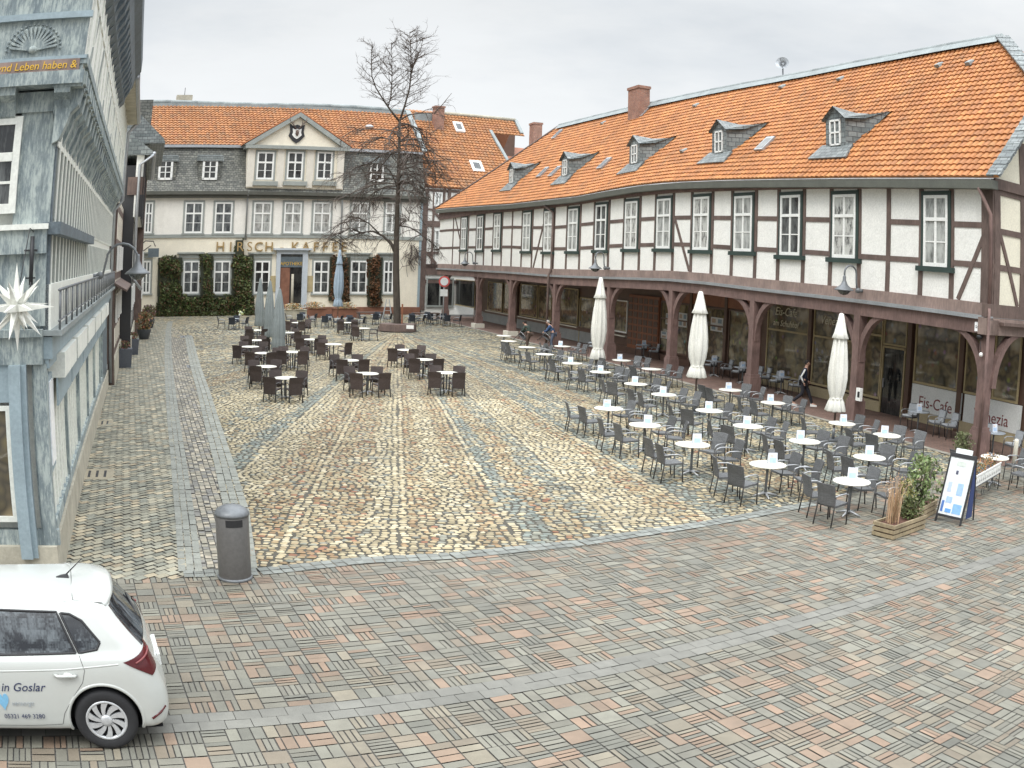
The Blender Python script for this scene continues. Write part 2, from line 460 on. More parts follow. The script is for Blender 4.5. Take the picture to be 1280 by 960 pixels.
# ---------------------------------------------------------------- sky and light: a bright overcast morning
world = bpy.data.worlds.new('World'); scene.world = world; world.use_nodes = True
nt = world.node_tree; bg = nt.nodes['Background']
sky = N(nt, 'ShaderNodeTexSky', sky_type='NISHITA'); sky.sun_disc = False
SUN_EL, SUN_AZ = rad(48), rad(-150)
sky.sun_elevation = SUN_EL; sky.sun_rotation = SUN_AZ; sky.air_density = 1.0; sky.dust_density = 3.0
tc = N(nt, 'ShaderNodeTexCoord'); gen = tc.outputs['Generated']
sep = N(nt, 'ShaderNodeSeparateXYZ'); L(nt, gen, sep.inputs[0])
# overcast layer: even up to 25 degrees, much brighter overhead
lum = ramp(nt, sep.outputs['Z'], [(0.0, .78), (.28, .66), (.45, .85), (.62, 1.0)])
mul = mathn(nt, 'MULTIPLY', lum, 1.0)
zen = ramp(nt, sep.outputs['Z'], [(.40, 0.0), (.9, 1.0)])
lum2 = mathn(nt, 'MULTIPLY_ADD', zen, 2.3, mul)
cl = noise(nt, gen, 1.7, 7, .58, stretch=(1, 1, 3.2))
cl2 = noise(nt, gen, 6.0, 5, .55, stretch=(1, 1, 4.0))
cf = ramp(nt, cl, [(.36, .87), (.5, 1.0), (.64, 1.09)])
cf2 = ramp(nt, cl2, [(.35, .985), (.65, 1.015)])
tint = ramp(nt, cl, [(.35, (.87, .935, 1.0)), (.62, (.96, .985, 1.0))])
c = mixc(nt, 1.0, tint, lum2, 'MULTIPLY'); c = mixc(nt, 1.0, c, cf, 'MULTIPLY'); c = mixc(nt, 1.0, c, cf2, 'MULTIPLY')
v = N(nt, 'ShaderNodeVectorMath', operation='SCALE'); L(nt, c, v.inputs[0]); v.inputs['Scale'].default_value = 9.6
L(nt, mixc(nt, .96, sky.outputs[0], v.outputs[0]), bg.inputs[0])
bg.inputs[1].default_value = 0.1
sd = bpy.data.lights.new('sun', 'SUN'); sd.energy = 1.0; sd.angle = rad(18); sd.color = (1.0, .96, .9)
so = bpy.data.objects.new('sun', sd); COL.objects.link(so)
# light comes from behind the camera and from the left
sdir = Vector((math.sin(rad(-155)) * math.cos(SUN_EL), math.cos(rad(-155)) * math.cos(SUN_EL), math.sin(SUN_EL)))
so.rotation_euler = sdir.to_track_quat('Z', 'Y').to_euler()
vs = scene.view_settings; vs.view_transform = 'Standard'; vs.look = 'None'; vs.gamma = 1; vs.exposure = 0.40
scene.cycles.max_bounces = 5; scene.cycles.diffuse_bounces = 3; scene.cycles.glossy_bounces = 3
scene.cycles.use_denoising = True
scene.cycles.use_adaptive_sampling = True
# ---------------------------------------------------------------- frames of the place
RF = Frame((14.1, 24.6), (-14.3, 40.0))                     # arcade house front
_a = ground((177, 396)); _b = ground((527, 393))
FF = Frame((_a.x, _a.y), (_b.x - _a.x, _b.y - _a.y), -1)    # cream house front
LFm = Frame((-7.40, 13.64), (-.38418, .92326), -1)           # blue house, side along the alley
TREE = ground((497, 414))

# base sheet
mb = MB()
mb.face([(-400, -60, -.012), (400, -60, -.012), (400, 700, -.012), (-400, 700, -.012)])
tag(mb.build('ground', M['joint']), kind='structure')

rnd = random.Random(3)
def shade(c, a, r=None):
    k = (r or rnd).uniform(1 - a, 1 + a)
    return tuple(q * k for q in c)
def poly_px(pts, z): return [ground(p, z) for p in pts]

def inside(p, poly):
    x, y = p; c = False; j = len(poly) - 1
    for i in range(len(poly)):
        xi, yi = poly[i]; xj, yj = poly[j]
        if (yi > y) != (yj > y) and x < (xj - xi) * (y - yi) / (yj - yi) + xi: c = not c
        j = i
    return c
mb = MB()
edge = [(228, 714), (320, 711), (450, 697), (560, 692), (640, 684), (720, 676), (805, 663), (880, 652), (960, 637), (1010, 628)]
front = [ground(p, .0) for p in edge]
far_right = RF.w(-1.5, 5.2, 0)
cob = front + [RF.w(-4.6, 7.6, 0), RF.w(-3, 6.9, 0)]
pl = [Vector((p.x, p.y, 0)) for p in front] + [ground((1126, 594)), RF.w(-1.2, .71, 0), RF.w(70, .71, 0), Vector((-60, 110, 0)), Vector((-60, 75, 0)), Vector((-24.3, 62, 0)), Vector((-24.4, 60, 0)), *[ground(q) for q in ((232, 425), (234, 440), (240, 470), (247, 495), (256, 530), (267, 580), (276, 618), (281, 640), (284, 712))]]
# real stones in rows round the tree: lanes between the rays, each lane with its own mixture
rc_ = random.Random(8)
CRE = [(0.424, 0.357, 0.232), (0.458, 0.397, 0.267), (0.382, 0.317, 0.197), (0.484, 0.422, 0.295)]
TAN = [(0.341, 0.289, 0.184), (0.293, 0.246, 0.154), (0.389, 0.328, 0.206)]
GRY = [(0.216, 0.218, 0.177), (0.257, 0.254, 0.206), (0.175, 0.177, 0.149), (0.287, 0.279, 0.219)]
BLU = [(0.180, 0.203, 0.177), (0.210, 0.233, 0.206), (0.154, 0.174, 0.157), (0.246, 0.266, 0.229)]
OCH = [(0.302, 0.212, 0.117), (0.360, 0.272, 0.155), (0.253, 0.167, 0.092), (0.340, 0.268, 0.165)]
RUS = [(0.253, 0.122, 0.073), (0.292, 0.151, 0.087)]
MIX = {'mixed': [(CRE, 3.8), (TAN, 4.5), (GRY, 3.0), (BLU, 1.6), (OCH, .8)], 'blue': [(BLU, 6), (GRY, 3.5), (CRE, 1.0), (TAN, 1)], 'ochre': [(OCH, 5), (TAN, 4.5), (CRE, 1.4), (RUS, .5), (GRY, .8)],
       'grey': [(GRY, 5), (TAN, 3), (CRE, 1.2), (BLU, 1.5)], 'cream': [(CRE, 6), (TAN, 3), (GRY, .8)]}
def mixpick(kind):
    t = rc_.random() * sum(w for _, w in MIX[kind])
    for lst, w in MIX[kind]:
        t -= w
        if t <= 0: break
    return lst[int(rc_.random() * len(lst))]
plp = [(p.x, p.y) for p in pl]
def theta(p): return math.atan2(p[0] - TREE.x, -(p[1] - TREE.y))
th_o = theta(ground((530, 600)))
LANE = rad(2.35)
lanes = {}
def lane_profile(i):
    if i not in lanes:
        a = (i + .5) * LANE - th_o
        po = math.exp(-(a / .13) ** 2)
        n = rc_.choice([2, 3, 3]); prof = []
        for _ in range(n):
            t = rc_.random()
            prof.append('ochre' if t < .15 + .40 * po else 'blue' if t < .50 + .2 * po else 'mixed' if t < .70 else 'cream' if t < .88 else 'grey')
        if a < -.32: prof = [rc_.choice(['mixed', 'grey']) for _ in range(n)]
        lanes[i] = (prof, rc_.random() < .8, rc_.uniform(0, .12))
    return lanes[i]
V_, F_, C_ = [], [], []
mb = MB()
for i in range(-76, 77):
    prof, has_line, j0 = lane_profile(i); tc_ = (i + .5) * LANE
    r = 1.55 + j0
    while r < 66:
        cx, cy = TREE.x + math.sin(tc_) * r, TREE.y - math.cos(tc_) * r
        dist = math.hypot(cx, cy)
        row = rc_.uniform(.10, .145) * (1 if dist < 45 else 1.5 if dist < 60 else 2.2)
        width = r * LANE; n = max(1, int(round(width / (rc_.uniform(.14, .185) * (1 if dist < 45 else 1.5 if dist < 60 else 2.2)))))
        if dist < 95 and (abs(cx) < 60):
            rj_ = rc_.uniform(-1, 1); wob = .05 * mnoise.noise(Vector((cx * .3, cy * .3, 2)))
            for k in range(n):
                u0, u1 = k / n, (k + 1) / n
                if n > 2: u0 += rc_.uniform(-.12, .12) / n if k else 0; u1 += rc_.uniform(-.12, .12) / n if k < n - 1 else 0
                um = (u0 + u1) / 2; a = i * LANE + um * LANE
                x, y = TREE.x + math.sin(a) * r, TREE.y - math.cos(a) * r
                if not inside((x, y), plp): continue
                line = has_line and (k == 0 or (k == n - 1 and width > 1.5 and rc_.random() < .35)) and n > 1
                if line and rc_.random() < .70: c = rc_.choice(CRE)
                else: c = mixpick(prof[min(len(prof) - 1, int((um + .14 * mnoise.noise(Vector((cx * .25, cy * .25, 0)))) * len(prof)))])
                c = shade(c, .16, rc_); mo = mnoise.noise(Vector((x * .16, y * .16, 7))); c = tuple(q * (1 + .28 * mo) for q in c)
                g = .016 / max(width, .3); jl = .07 * mnoise.noise(Vector((r * .5, i * 3.1, 0))) / r + .035 * rj_ / r; a0, a1 = i * LANE + (u0 + g) * LANE + jl, i * LANE + (u1 - g) * LANE + jl
                dr = row * rc_.uniform(.36, .45); rj = r + rc_.uniform(-.02, .02) + wob
                z = .010 + rc_.uniform(0, .012); tz = [rc_.uniform(-.007, .007) for _ in range(4)]
                am = (a0 + a1) / 2; da = (a1 - a0) / 2; s1, s2 = rc_.uniform(.55, .85), rc_.uniform(.55, .85)
                pts = [(am - da, rj - dr * .35), (am - da * s1, rj - dr), (am + da * s2, rj - dr * rc_.uniform(.85, 1)), (am + da, rj - dr * .3), (am + da, rj + dr * .4), (am + da * s1, rj + dr), (am - da * s2, rj + dr * rc_.uniform(.85, 1)), (am - da, rj + dr * .3)]
                V3 = [(TREE.x + math.sin(t) * q, TREE.y - math.cos(t) * q, z - .012 + tz[m_ % 4] * .5) for m_, (t, q) in enumerate(pts)]
                if dist < 34:
                    V3.append((x, y, z + .006 + tz[0])); mb.mesh(V3, [(m_, (m_ + 1) % 8, 8) for m_ in range(8)], c, True)
                else:
                    mb.mesh(V3, [tuple(range(8))], c)
        r += row
M['cobble'] = attr_mat('cobble_stones', .72, .16, .5, 30, 1.2)
M['cobble_joint'] = mat('dark_earth_joints', (.085, .078, .062), .95, var=.35, vscale=.6, bmp=.5, bscale=40)
jb = MB(); jb.face([(p.x, p.y, -.002) for p in pl])
tag(jb.build('square_bed', M['cobble_joint']), kind='structure')
tag(mb.build('cobbled_square', M['cobble']), kind='structure')

# stone-by-stone paving ------------------------------------------------
def inside(p, poly):
    x, y = p; c = False; j = len(poly) - 1
    for i in range(len(poly)):
        xi, yi = poly[i]; xj, yj = poly[j]
        if (yi > y) != (yj > y) and x < (xj - xi) * (y - yi) / (yj - yi) + xi: c = not c
        j = i
    return c
rnd = random.Random(3)
BAND = Frame(tuple(ground((215, 905)).xy), (math.cos(rad(26.8)), math.sin(rad(26.8))))
# street of clinker pavers: panels of thin, half and full stones
PAL = [((0.19, 0.181, 0.147), 32), ((0.164, 0.161, 0.134), 16), ((0.207, 0.2, 0.162), 15), ((0.236, 0.172, 0.124), 13), ((0.265, 0.187, 0.133), 6), ((0.204, 0.172, 0.129), 16), ((0.226, 0.2, 0.151), 10)]

def pick_col(r, pal, jit=.06):
    t = r.random() * sum(w for _, w in pal)
    for c, w in pal:
        t -= w
        if t <= 0: break
    k = 1 + r.uniform(-jit, jit) * 1.6
    return tuple(min(.9, q * k) for q in c)

street_poly = [(p.x, p.y) for p in [ground(q) for q in ((60, 722), (120, 719), (228, 717), (320, 713.5), (450, 700), (560, 695), (640, 688), (720, 679.5), (805, 667), (880, 656), (960, 641), (1016, 630))]]
_rc = RF.w(-4.1, 2.0, 0)
street_poly += [tuple(ground((1130, 596)).xy), tuple(RF.w(-1.3, .7, 0).xy), tuple(RF.w(-1.3, -14, 0).xy), (40, 14), (24, -2), (0, 2.5), (-9, 2.5), (-16, 8), (-16, 11), (-8.5, 12.5)]
mb = MB(BAND); MOD = .28
def stone(mb, fr, s0, s1, o0, o1, z, col, g=.008, r=rnd, zj=.003):
    zz = z + r.uniform(-zj, zj); t1, t2 = r.uniform(-zj, zj), r.uniform(-zj, zj)
    a, b_, c_, d_ = s0 + g, s1 - g, o0 + g, o1 - g
    top = [fr.w(a, c_, zz), fr.w(b_, c_, zz + t1), fr.w(b_, d_, zz + t1 + t2), fr.w(a, d_, zz + t2)]
    if (fr.n.x * fr.d.y - fr.n.y * fr.d.x) > 0: top = top[::-1]
    mb.face(top, col)
band_rows = [0.0]
_, boff = 0, 0
def panel(mb, fr, s, o, m, z):
    t = rnd.random(); hor = rnd.random() < .5
    if t < .10: parts = [1.0]
    elif t < .50: parts = [.5, .5]
    elif t < .72: parts = [.25] * 4
    elif t < .86: parts = [.5, .25, .25]
    else: parts = [.34, .33, .33]
    base = rnd.random()
    c0 = pick_col(rnd, PAL)
    q = 0
    for w in parts:
        c = c0 if rnd.random() < .55 else pick_col(rnd, PAL)
        c = shade(c, 0.06)
        if hor: stone(mb, fr, s, s + m, o + q * m, o + (q + w) * m, z, c)
        else: stone(mb, fr, s + q * m, s + (q + w) * m, o, o + m, z, c)
        q += w
BW = .42      # plain band across the street
for i in range(-40, 150):
    for j in range(-62, 90):
        s = i * MOD; o = j * MOD
        if o < 0 and o > -3: pass
        oo = o if o >= 0 else o - 0.0
        if j >= 0: o = o + BW * .5
        else: o = o - BW * .5
        if j < -22: o -= .42          # second band further down the street
        q = BAND.w(s + MOD / 2, o + MOD / 2, 0)
        if q.y < 2.3 or q.length > 50 or not inside((q.x, q.y), street_poly): continue
        if q.y < 4.5 and abs(q.x) > 8: continue
        panel(mb, BAND, s, o, MOD, .004)
tag(mb.build('paved_street', M['paver']), kind='structure')
# the plain bands
mb = MB(BAND)
for row0, oc in ((0, -BW * .5), (1, -BW * .5 - 22 * MOD - .42)):
    for i in range(-40, 130):
        for k in range(2):
            s = i * .30 + (k % 2) * .14
            q = BAND.w(s, oc, 0)
            if q.y < 2.3 or q.length > 46 or not inside((q.x, q.y), street_poly): continue
            c = shade((.188, .184, .162), 0.10)
            stone(mb, BAND, s, s + .30, oc + k * BW / 2, oc + (k + 1) * BW / 2, .005, c, .004)
tag(mb.build('paving_band', M['paver']), kind='structure')

# edge setts between cobbles and street
mb = MB(BAND)
for a, b_ in zip(front, front[1:]):
    d = (b_ - a); n = int(d.length / .2)
    fr = Frame((a.x, a.y), (d.x, d.y))
    for k in range(n + 1):
        for rr in range(2):
            s = k * d.length / (n + 1)
            c = shade((.22, .23, .21), 0.18)
            stone(mb, fr, s + .0, s + d.length / (n + 1), -.18 * (rr + 1), -.18 * rr, .018, c, .008)
tag(mb.build('edge_setts', M['sett']), kind='structure')

# alley: two lines of flat slabs, diagonal setts and small setts between
S1 = [(222.5, 716), (219, 655), (213, 575), (209, 530), (206, 480), (205.5, 440), (207, 412), (210, 402)]
S2 = [(283, 712), (280, 640), (275, 618), (267, 580), (255, 530), (246, 490), (238, 460), (234, 440), (231, 421)]
def chain(pts): return [ground(p).xy for p in pts]
c1, c2 = chain(S1), chain(S2)
def resample(ch, step):
    out = []; acc = 0
    for a, b_ in zip(ch, ch[1:]):
        Lg = (b_ - a).length; t = acc
        while t < Lg: out.append(((a + (b_ - a) * (t / Lg)), (b_ - a).normalized())); t += step
        acc = t - Lg
    return out
def strip(name, ch, width, cols, tone, zl=.018):
    mb = MB()
    for p, d in resample(ch, .34):
        fr = Frame((p.x, p.y), (d.x, d.y), -1)
        for k in range(cols):
            c = shade(tone, 0.10)
            j = rnd.uniform(-.02, .02)
            stone(mb, fr, j, .34 + j, k * width / cols, (k + 1) * width / cols, zl, c, .009)
    tag(mb.build(name, M['sett']), kind='structure')
strip('alley_slab_line', c1, .42, 3, (.255, .26, .23))
strip('square_slab_line', c2, .52, 3, (.275, .28, .245), .026)
mb = MB()
DG = Frame((-8, 13), (math.cos(rad(112.6 - 52)), math.sin(rad(112.6 - 52))))
alley = [tuple(LFm.w(-1.25, -2, 0).xy), tuple(LFm.w(66, -3, 0).xy)] + [(p[0] + .22, p[1]) for p in reversed(c1)] + [(c1[0][0] + .2, c1[0][1] - .3)]
between = [tuple(p) for p in c1] + [tuple(p) for p in reversed(c2)]
SPAL = [((0.296, 0.283, 0.221), 40), ((0.234, 0.234, 0.191), 25), ((0.353, 0.322, 0.24), 22), ((0.445, 0.382, 0.27), 9), ((0.353, 0.294, 0.206), 4)]
W_, H_ = .235, .155
for i in range(-170, 260):
    for j in range(-260, 330):
        if abs(i) > 240: continue
        s = i * W_ + (j % 2) * W_ * .5; o = j * H_
        q = DG.w(s + W_ / 2, o + H_ / 2, 0)
        if q.y < 11 or q.y > 76: continue
        if inside((q.x, q.y), alley):
            stone(mb, DG, s + rnd.uniform(-.01, .01), s + W_, o, o + H_ + rnd.uniform(-.008, .008), .009, pick_col(rnd, SPAL, .1), .012, zj=.005)
tag(mb.build('alley_setts', M['sett']), kind='structure')
mb = MB()
W_, H_ = .165, .13
for i in range(-80, 520):
    for j in range(-60, 110):
        s = i * W_ + (j % 2) * W_ * .5; o = j * H_
        fr = LFm
        q = fr.w(s, o, 0)
        if q.y < 11 or q.y > 64: continue
        if o < 1 or o > 9: continue
        if inside((q.x, q.y), between):
            stone(mb, fr, s + rnd.uniform(-.02, .02), s + W_, o + rnd.uniform(-.01, .01), o + H_, .004, pick_col(rnd, [((.27, .25, .20), 3), ((.36, .32, .25), 3), ((.22, .21, .19), 3), ((.45, .40, .31), 1)], .1), .010, zj=.006)
tag(mb.build('small_setts', M['sett']), kind='structure')

# arcade floor
mb = MB(RF)
mb.face([RF.w(-1.2, .42, .012), RF.w(64, .42, .012), RF.w(64, -6, .012), RF.w(-1.2, -6, .012)])
tag(mb.build('arcade_floor', M['arcade_brick'], uvrot=RF.ang() + rad(45)), kind='structure')
mb = MB(RF)
for i in range(200):
    s = -1 + i * .33
    c = shade((.34, .32, .27), 0.12)
    stone(mb, RF, s, s + .33, .42, .70, .014, c, .008)
tag(mb.build('arcade_kerb', M['sett']), kind='structure')
# ---------------------------------------------------------------- roof tiles and windows
def tile_patch(mb, surf, alen, tlen, inside_fn, tw=.29, th=.33, pal=None, lift=.055, wave=.03, seed=1, s_off=0.0):
    """pantiles laid on surf(a, t) (a along the eave, t up the slope, both in metres)"""
    r = random.Random(seed)
    na = int(alen / tw) + 1; ntt = int(tlen / th) + 1
    pal = pal or TILE_PAL
    for j in range(ntt):
        for i in range(na):
            a0 = s_off + i * tw; t0 = j * th
            if not inside_fn(a0 + tw / 2, t0 + th / 2): continue
            c = shade(r.choice(pal), .06, r)
            n = None
            p00 = surf(a0, t0); p10 = surf(a0 + tw, t0); p01 = surf(a0, t0 + th * 1.04)
            n = (p10 - p00).cross(p01 - p00).normalized()
            if n.z < 0: n = -n
            vs = []
            jz = r.uniform(-.006, .006)
            for (tt, lf) in ((t0, 0.0), (t0, lift), (t0 + th * 1.02, .004)):
                for k, hgt in ((0, .0), (.22, wave), (.5, wave * 1.15), (.78, -wave * .2), (1.0, -wave * .35)):
                    p = surf(a0 + k * tw * 1.03, tt)
                    vs.append(p + n * ((lf + hgt + jz) if lf > 0 or tt > t0 else -.01))
            fs = []
            for q in range(2):
                for k in range(4):
                    b = q * 5 + k
                    fs.append((b, b + 1, b + 6, b + 5))
            mb.mesh(vs, fs, c, False)
TILE_PAL = [(0.431, 0.170, 0.054), (0.462, 0.190, 0.061), (0.410, 0.160, 0.051), (0.483, 0.209, 0.069), (0.394, 0.156, 0.051), (0.441, 0.180, 0.059), (0.368, 0.150, 0.055)]
TILE_OLD = [(0.370, 0.162, 0.062), (0.347, 0.150, 0.057), (0.403, 0.180, 0.071), (0.325, 0.138, 0.059), (0.291, 0.144, 0.068), (0.370, 0.174, 0.076)]

def window(parent, fr, s0, s1, z0, z1, o, cols=2, tr=.34, bars=1, frame='white', pane='glass_curtain', fw=.085, surround=None, sw=.0, sill=None, depth=.06, topbars=0, name='window', arch=False):
    """casement window: frame with mullion and transom, pane and optional sill as sub-parts"""
    H = z1 - z0; Wd = s1 - s0
    mb = MB(fr)
    mb.box(s0, s1, o, o + depth, z0, z0 + fw * 1.2); mb.box(s0, s1, o, o + depth, z1 - fw, z1)
    mb.box(s0, s0 + fw, o, o + depth, z0 + fw * 1.2, z1 - fw); mb.box(s1 - fw, s1, o, o + depth, z0 + fw * 1.2, z1 - fw)
    zt = z1 - H * tr if tr else z1 - fw
    if tr: mb.box(s0 + fw, s1 - fw, o, o + depth + .012, zt - fw * .55, zt + fw * .55)
    for k in range(1, cols):
        sc_ = s0 + Wd * k / cols
        mb.box(sc_ - fw * .5, sc_ + fw * .5, o, o + depth - .006, z0 + fw * 1.2, z1 - fw)
    zb0 = z0 + fw * 1.2; zb1 = (zt - fw * .55) if tr else z1 - fw
    for k in range(1, bars + 1):
        zz = lerp(zb0, zb1, k / (bars + 1))
        mb.box(s0 + fw, s1 - fw, o, o + depth - .02, zz - .02, zz + .02)
    for k in range(1, topbars + 1):
        zz = lerp(zt, z1 - fw, k / (topbars + 1))
        mb.box(s0 + fw, s1 - fw, o, o + depth - .02, zz - .02, zz + .02)
    w = mb.build(name, M[frame], parent)
    mb = MB(fr); mb.box(s0 + fw * .6, s1 - fw * .6, o - .03, o + .018, z0 + fw * .6, z1 - fw * .6)
    mb.build('pane', M[pane], w)
    if surround:
        mb = MB(fr)
        mb.box(s0 - sw, s0, o - .02, o + .035, z0 - sw * .5, z1 + sw); mb.box(s1, s1 + sw, o - .02, o + .035, z0 - sw * .5, z1 + sw)
        mb.box(s0, s1, o - .02, o + .035, z1, z1 + sw)
        mb.build('surround', M[surround], w)
    if sill:
        mb = MB(fr); mb.box(s0 - sw - .06, s1 + sw + .06, o - .02, o + .14, z0 - .14, z0 - .004)
        mb.build('sill', M[sill], w)
    return w

# ================================================================= the arcade house on the right
AH = thing('arcade_house', 'long white half-timbered house with orange roof over a timber arcade', 'building', RF.w(0, 0, 0))
def tab(pts, o=0.0): return sorted(RF.px(p, o) for p in pts)
T_EAVE = tab([(550, 261), (640, 254.7), (720, 245.5), (786, 233), (829, 228), (895, 225), (1000, 223), (1140, 222), (1236, 222)], .38)
T_TOP = tab([(571, 271.6), (610, 266), (640, 264), (701, 258), (734, 253.6), (769, 248), (808, 243.4), (853, 239.5), (903, 238.3), (957, 236.6), (1021, 235), (1130, 235.2), (1213, 235.8)], .03)
T_R1 = tab([(562, 287.5), (588, 287), (610, 286), (634, 283.7), (671, 284.5), (701, 284), (732, 280), (769, 276.6), (808, 273.4), (853.4, 271.6), (903.4, 272.3), (957.5, 273), (1021.6, 274.4), (1130.8, 277.7), (1212.8, 281)], .03)
T_R2 = tab([(591.6, 309), (610, 309), (634, 308.3), (671, 310.6), (701, 311), (732, 309.8), (769, 307), (808, 306), (853, 305), (903, 308.8), (957.5, 311.9), (1021.6, 315.8), (1091.9, 322), (1130.8, 323.8), (1212.8, 330.3)], .03)
T_WB = tab([(580, 312), (600, 312.7), (621, 312), (658, 313.8), (685, 314.5), (716.6, 313.8), (751, 312.5), (789, 311), (829, 310.6), (877.7, 312.5), (923, 313.8), (987, 319), (1056, 322.5), (1170.6, 333.4)], .06)
T_WT = tab([(580, 272.3), (600, 270.3), (621, 267.7), (658, 265.8), (685, 263.8), (716.6, 261), (751, 256), (789, 251.7), (829, 248.4), (877.7, 246), (923, 245), (987, 244), (1056, 243), (1170.6, 244)], .06)
T_BM = tab([(557, 330), (640, 333), (689, 336), (732, 337), (780, 337.5), (840, 338.5), (889, 342), (945, 348), (1036, 357), (1106, 364), (1230, 379)], .05)
T_EAVE = [(-1, T_EAVE[0][1] - .02)] + T_EAVE + [(62.5, T_EAVE[-1][1])]
SEND = 61.8
def eave(s): return interp(T_EAVE, s)
def beamz(s): return interp(T_BM, s)
# plaster infill
mb = MB(RF); q = [0.02, 3.4, 6.8, 10.2, 13.5, 17, 20.5, 24, 27.5, 31.4, 35.4, 39, 43, 47, 51, 55.5, SEND]
for a, b_ in zip(q, q[1:]):
    mb.prism([(a, beamz(a) - .1), (b_, beamz(b_) - .1), (b_, interp(T_TOP, b_) + .1), (a, interp(T_TOP, a) + .1)], -.14, 0)
mb.build('wall', M['plaster'], AH)
# timber frame of the upper floor
STX = [566, 575, 585, 595, 605, 616, 627, 639.5, 652, 665, 679, 692, 708, 724.5, 742, 760.5, 779, 799, 818.5, 841, 864, 889.5, 914.7, 944, 972.7, 1004, 1038, 1074, 1110, 1151, 1190]
ST = [RF.px((x, 300), .03)[0] for x in STX]
WIN = [(575, 585), (595, 605), (616, 627), (652, 665), (679, 692), (708, 724.5), (742, 760.5), (779, 799), (818.5, 841), (864, 889.5), (914.7, 944), (972.7, 1004), (1038, 1074), (1151, 1190)]
WS = [tuple(sorted((RF.px((a, 300), .03)[0], RF.px((b_, 300), .03)[0]))) for a, b_ in WIN]
mbt = MB(RF)
jr = random.Random(5)
for s in ST:
    hw = .105; j = jr.uniform(-.03, .03)
    mbt.prism([(s - hw, beamz(s) - .02), (s + hw, beamz(s) - .02), (s + hw + j, interp(T_TOP, s) + .05), (s - hw + j, interp(T_TOP, s) + .05)], -.02, .035)
mbt.box(-.02, .52, -.02, .045, beamz(0) - .05, interp(T_TOP, 0) + .05)       # corner post
allx = sorted([.35] + ST + [59.5, SEND])
def is_win(a, b_):
    return any(abs(a - w0) < .3 and abs(b_ - w1) < .3 for w0, w1 in WS)
big = sorted((RF.px((1110, 300))[0], RF.px((1074, 300))[0]))
for a, b_ in zip(allx, allx[1:]):
    mid = (a + b_) / 2
    if is_win(a, b_): continue
    if not (abs(mid - sum(big) / 2) < .6):
        z = interp(T_R1, mid); mbt.prism([(a, interp(T_R1, a) - .09), (b_, interp(T_R1, b_) - .09), (b_, interp(T_R1, b_) + .09), (a, interp(T_R1, a) + .09)], -.02, .028)
    mbt.prism([(a, interp(T_R2, a) - .09), (b_, interp(T_R2, b_) - .09), (b_, interp(T_R2, b_) + .09), (a, interp(T_R2, a) + .09)], -.02, .028)
def brace(p, q2, w=.16):
    a = RF.px(p, .03); b_ = RF.px(q2, .03)
    mbt.beam(RF.w(a[0], .012, a[1]), RF.w(b_[0], .012, b_[1]), w, .05, up=(RF.n.x, RF.n.y, 0))
for p, q2 in (((843, 272), (861, 338)), ((1232, 288), (1197, 374)), ((679, 281), (666, 335)), ((569, 272), (575, 300))): brace(p, q2)
mbt.build('timber_frame', M['timber'], AH)
mb = MB(RF)
for a, b_ in zip(q, q[1:]):
    mb.prism([(a, interp(T_TOP, a) - .03), (b_, interp(T_TOP, b_) - .03), (b_, eave(b_) - .28), (a, eave(a) - .28)], -.1, .16)
mb.build('wall_plate', M['timber_arcade'], AH)
M['gutter_green'] = mat('greygreen_gutter', (.12, .125, .105), .55, .2, var=.15, bmp=.05)
mb = MB(RF)
for a, b_ in zip([-.35] + q[1:], q[1:]):
    mb.prism([(a, eave(a) - .34), (b_, eave(b_) - .34), (b_, eave(b_) - .07), (a, eave(a) - .07)], .16, .46)
mb.build('gutter', M['gutter_green'], AH)
# windows with dark green surrounds
for k, (w0, w1) in enumerate(WS):
    c = (w0 + w1) / 2; hw = min(.68, (w1 - w0) / 2 - .18)
    z0, z1 = interp(T_WB, c), interp(T_WT, c)
    w = window(AH, RF, c - hw, c + hw, z0, z1, .03, tr=.34, bars=1, pane=('glass_curtain', 'glass', 'glass_lace', 'glass_curtain', 'glass_lace')[k % 5], fw=.10, surround='timber_green', sw=.14)
    mb = MB(RF); mb.box(c - hw - .32, c + hw + .32, -.02, .15, z0 - .17, z0 - .004); mb.build('sill', M['timber_green'], w)
# sill beam, lead strip and arcade beam
mb = MB(RF)
for a, b_ in zip([-.05] + q[1:], q[1:]):
    mb.prism([(a, beamz(a) - .40), (b_, beamz(b_) - .40), (b_, beamz(b_)), (a, beamz(a))], -.15, .09)
mb.build('sill_beam', M['timber_weather'], AH)
mb = MB(RF)
for a, b_ in zip([-.1] + q[1:], q[1:]):
    mb.prism([(a, beamz(a) - .49), (b_, beamz(b_) - .49), (b_, beamz(b_) - .37), (a, beamz(a) - .37)], .05, .24)
mb.build('lead_strip', M['zinc'], AH)
mb = MB(RF)
for a, b_ in zip([-.1] + q[1:], q[1:]):
    mb.prism([(a, beamz(a) - .92), (b_, beamz(b_) - .92), (b_, beamz(b_) - .47), (a, beamz(a) - .47)], -.3, .12)
mb.build('arcade_beam', M['timber_arcade'], AH)
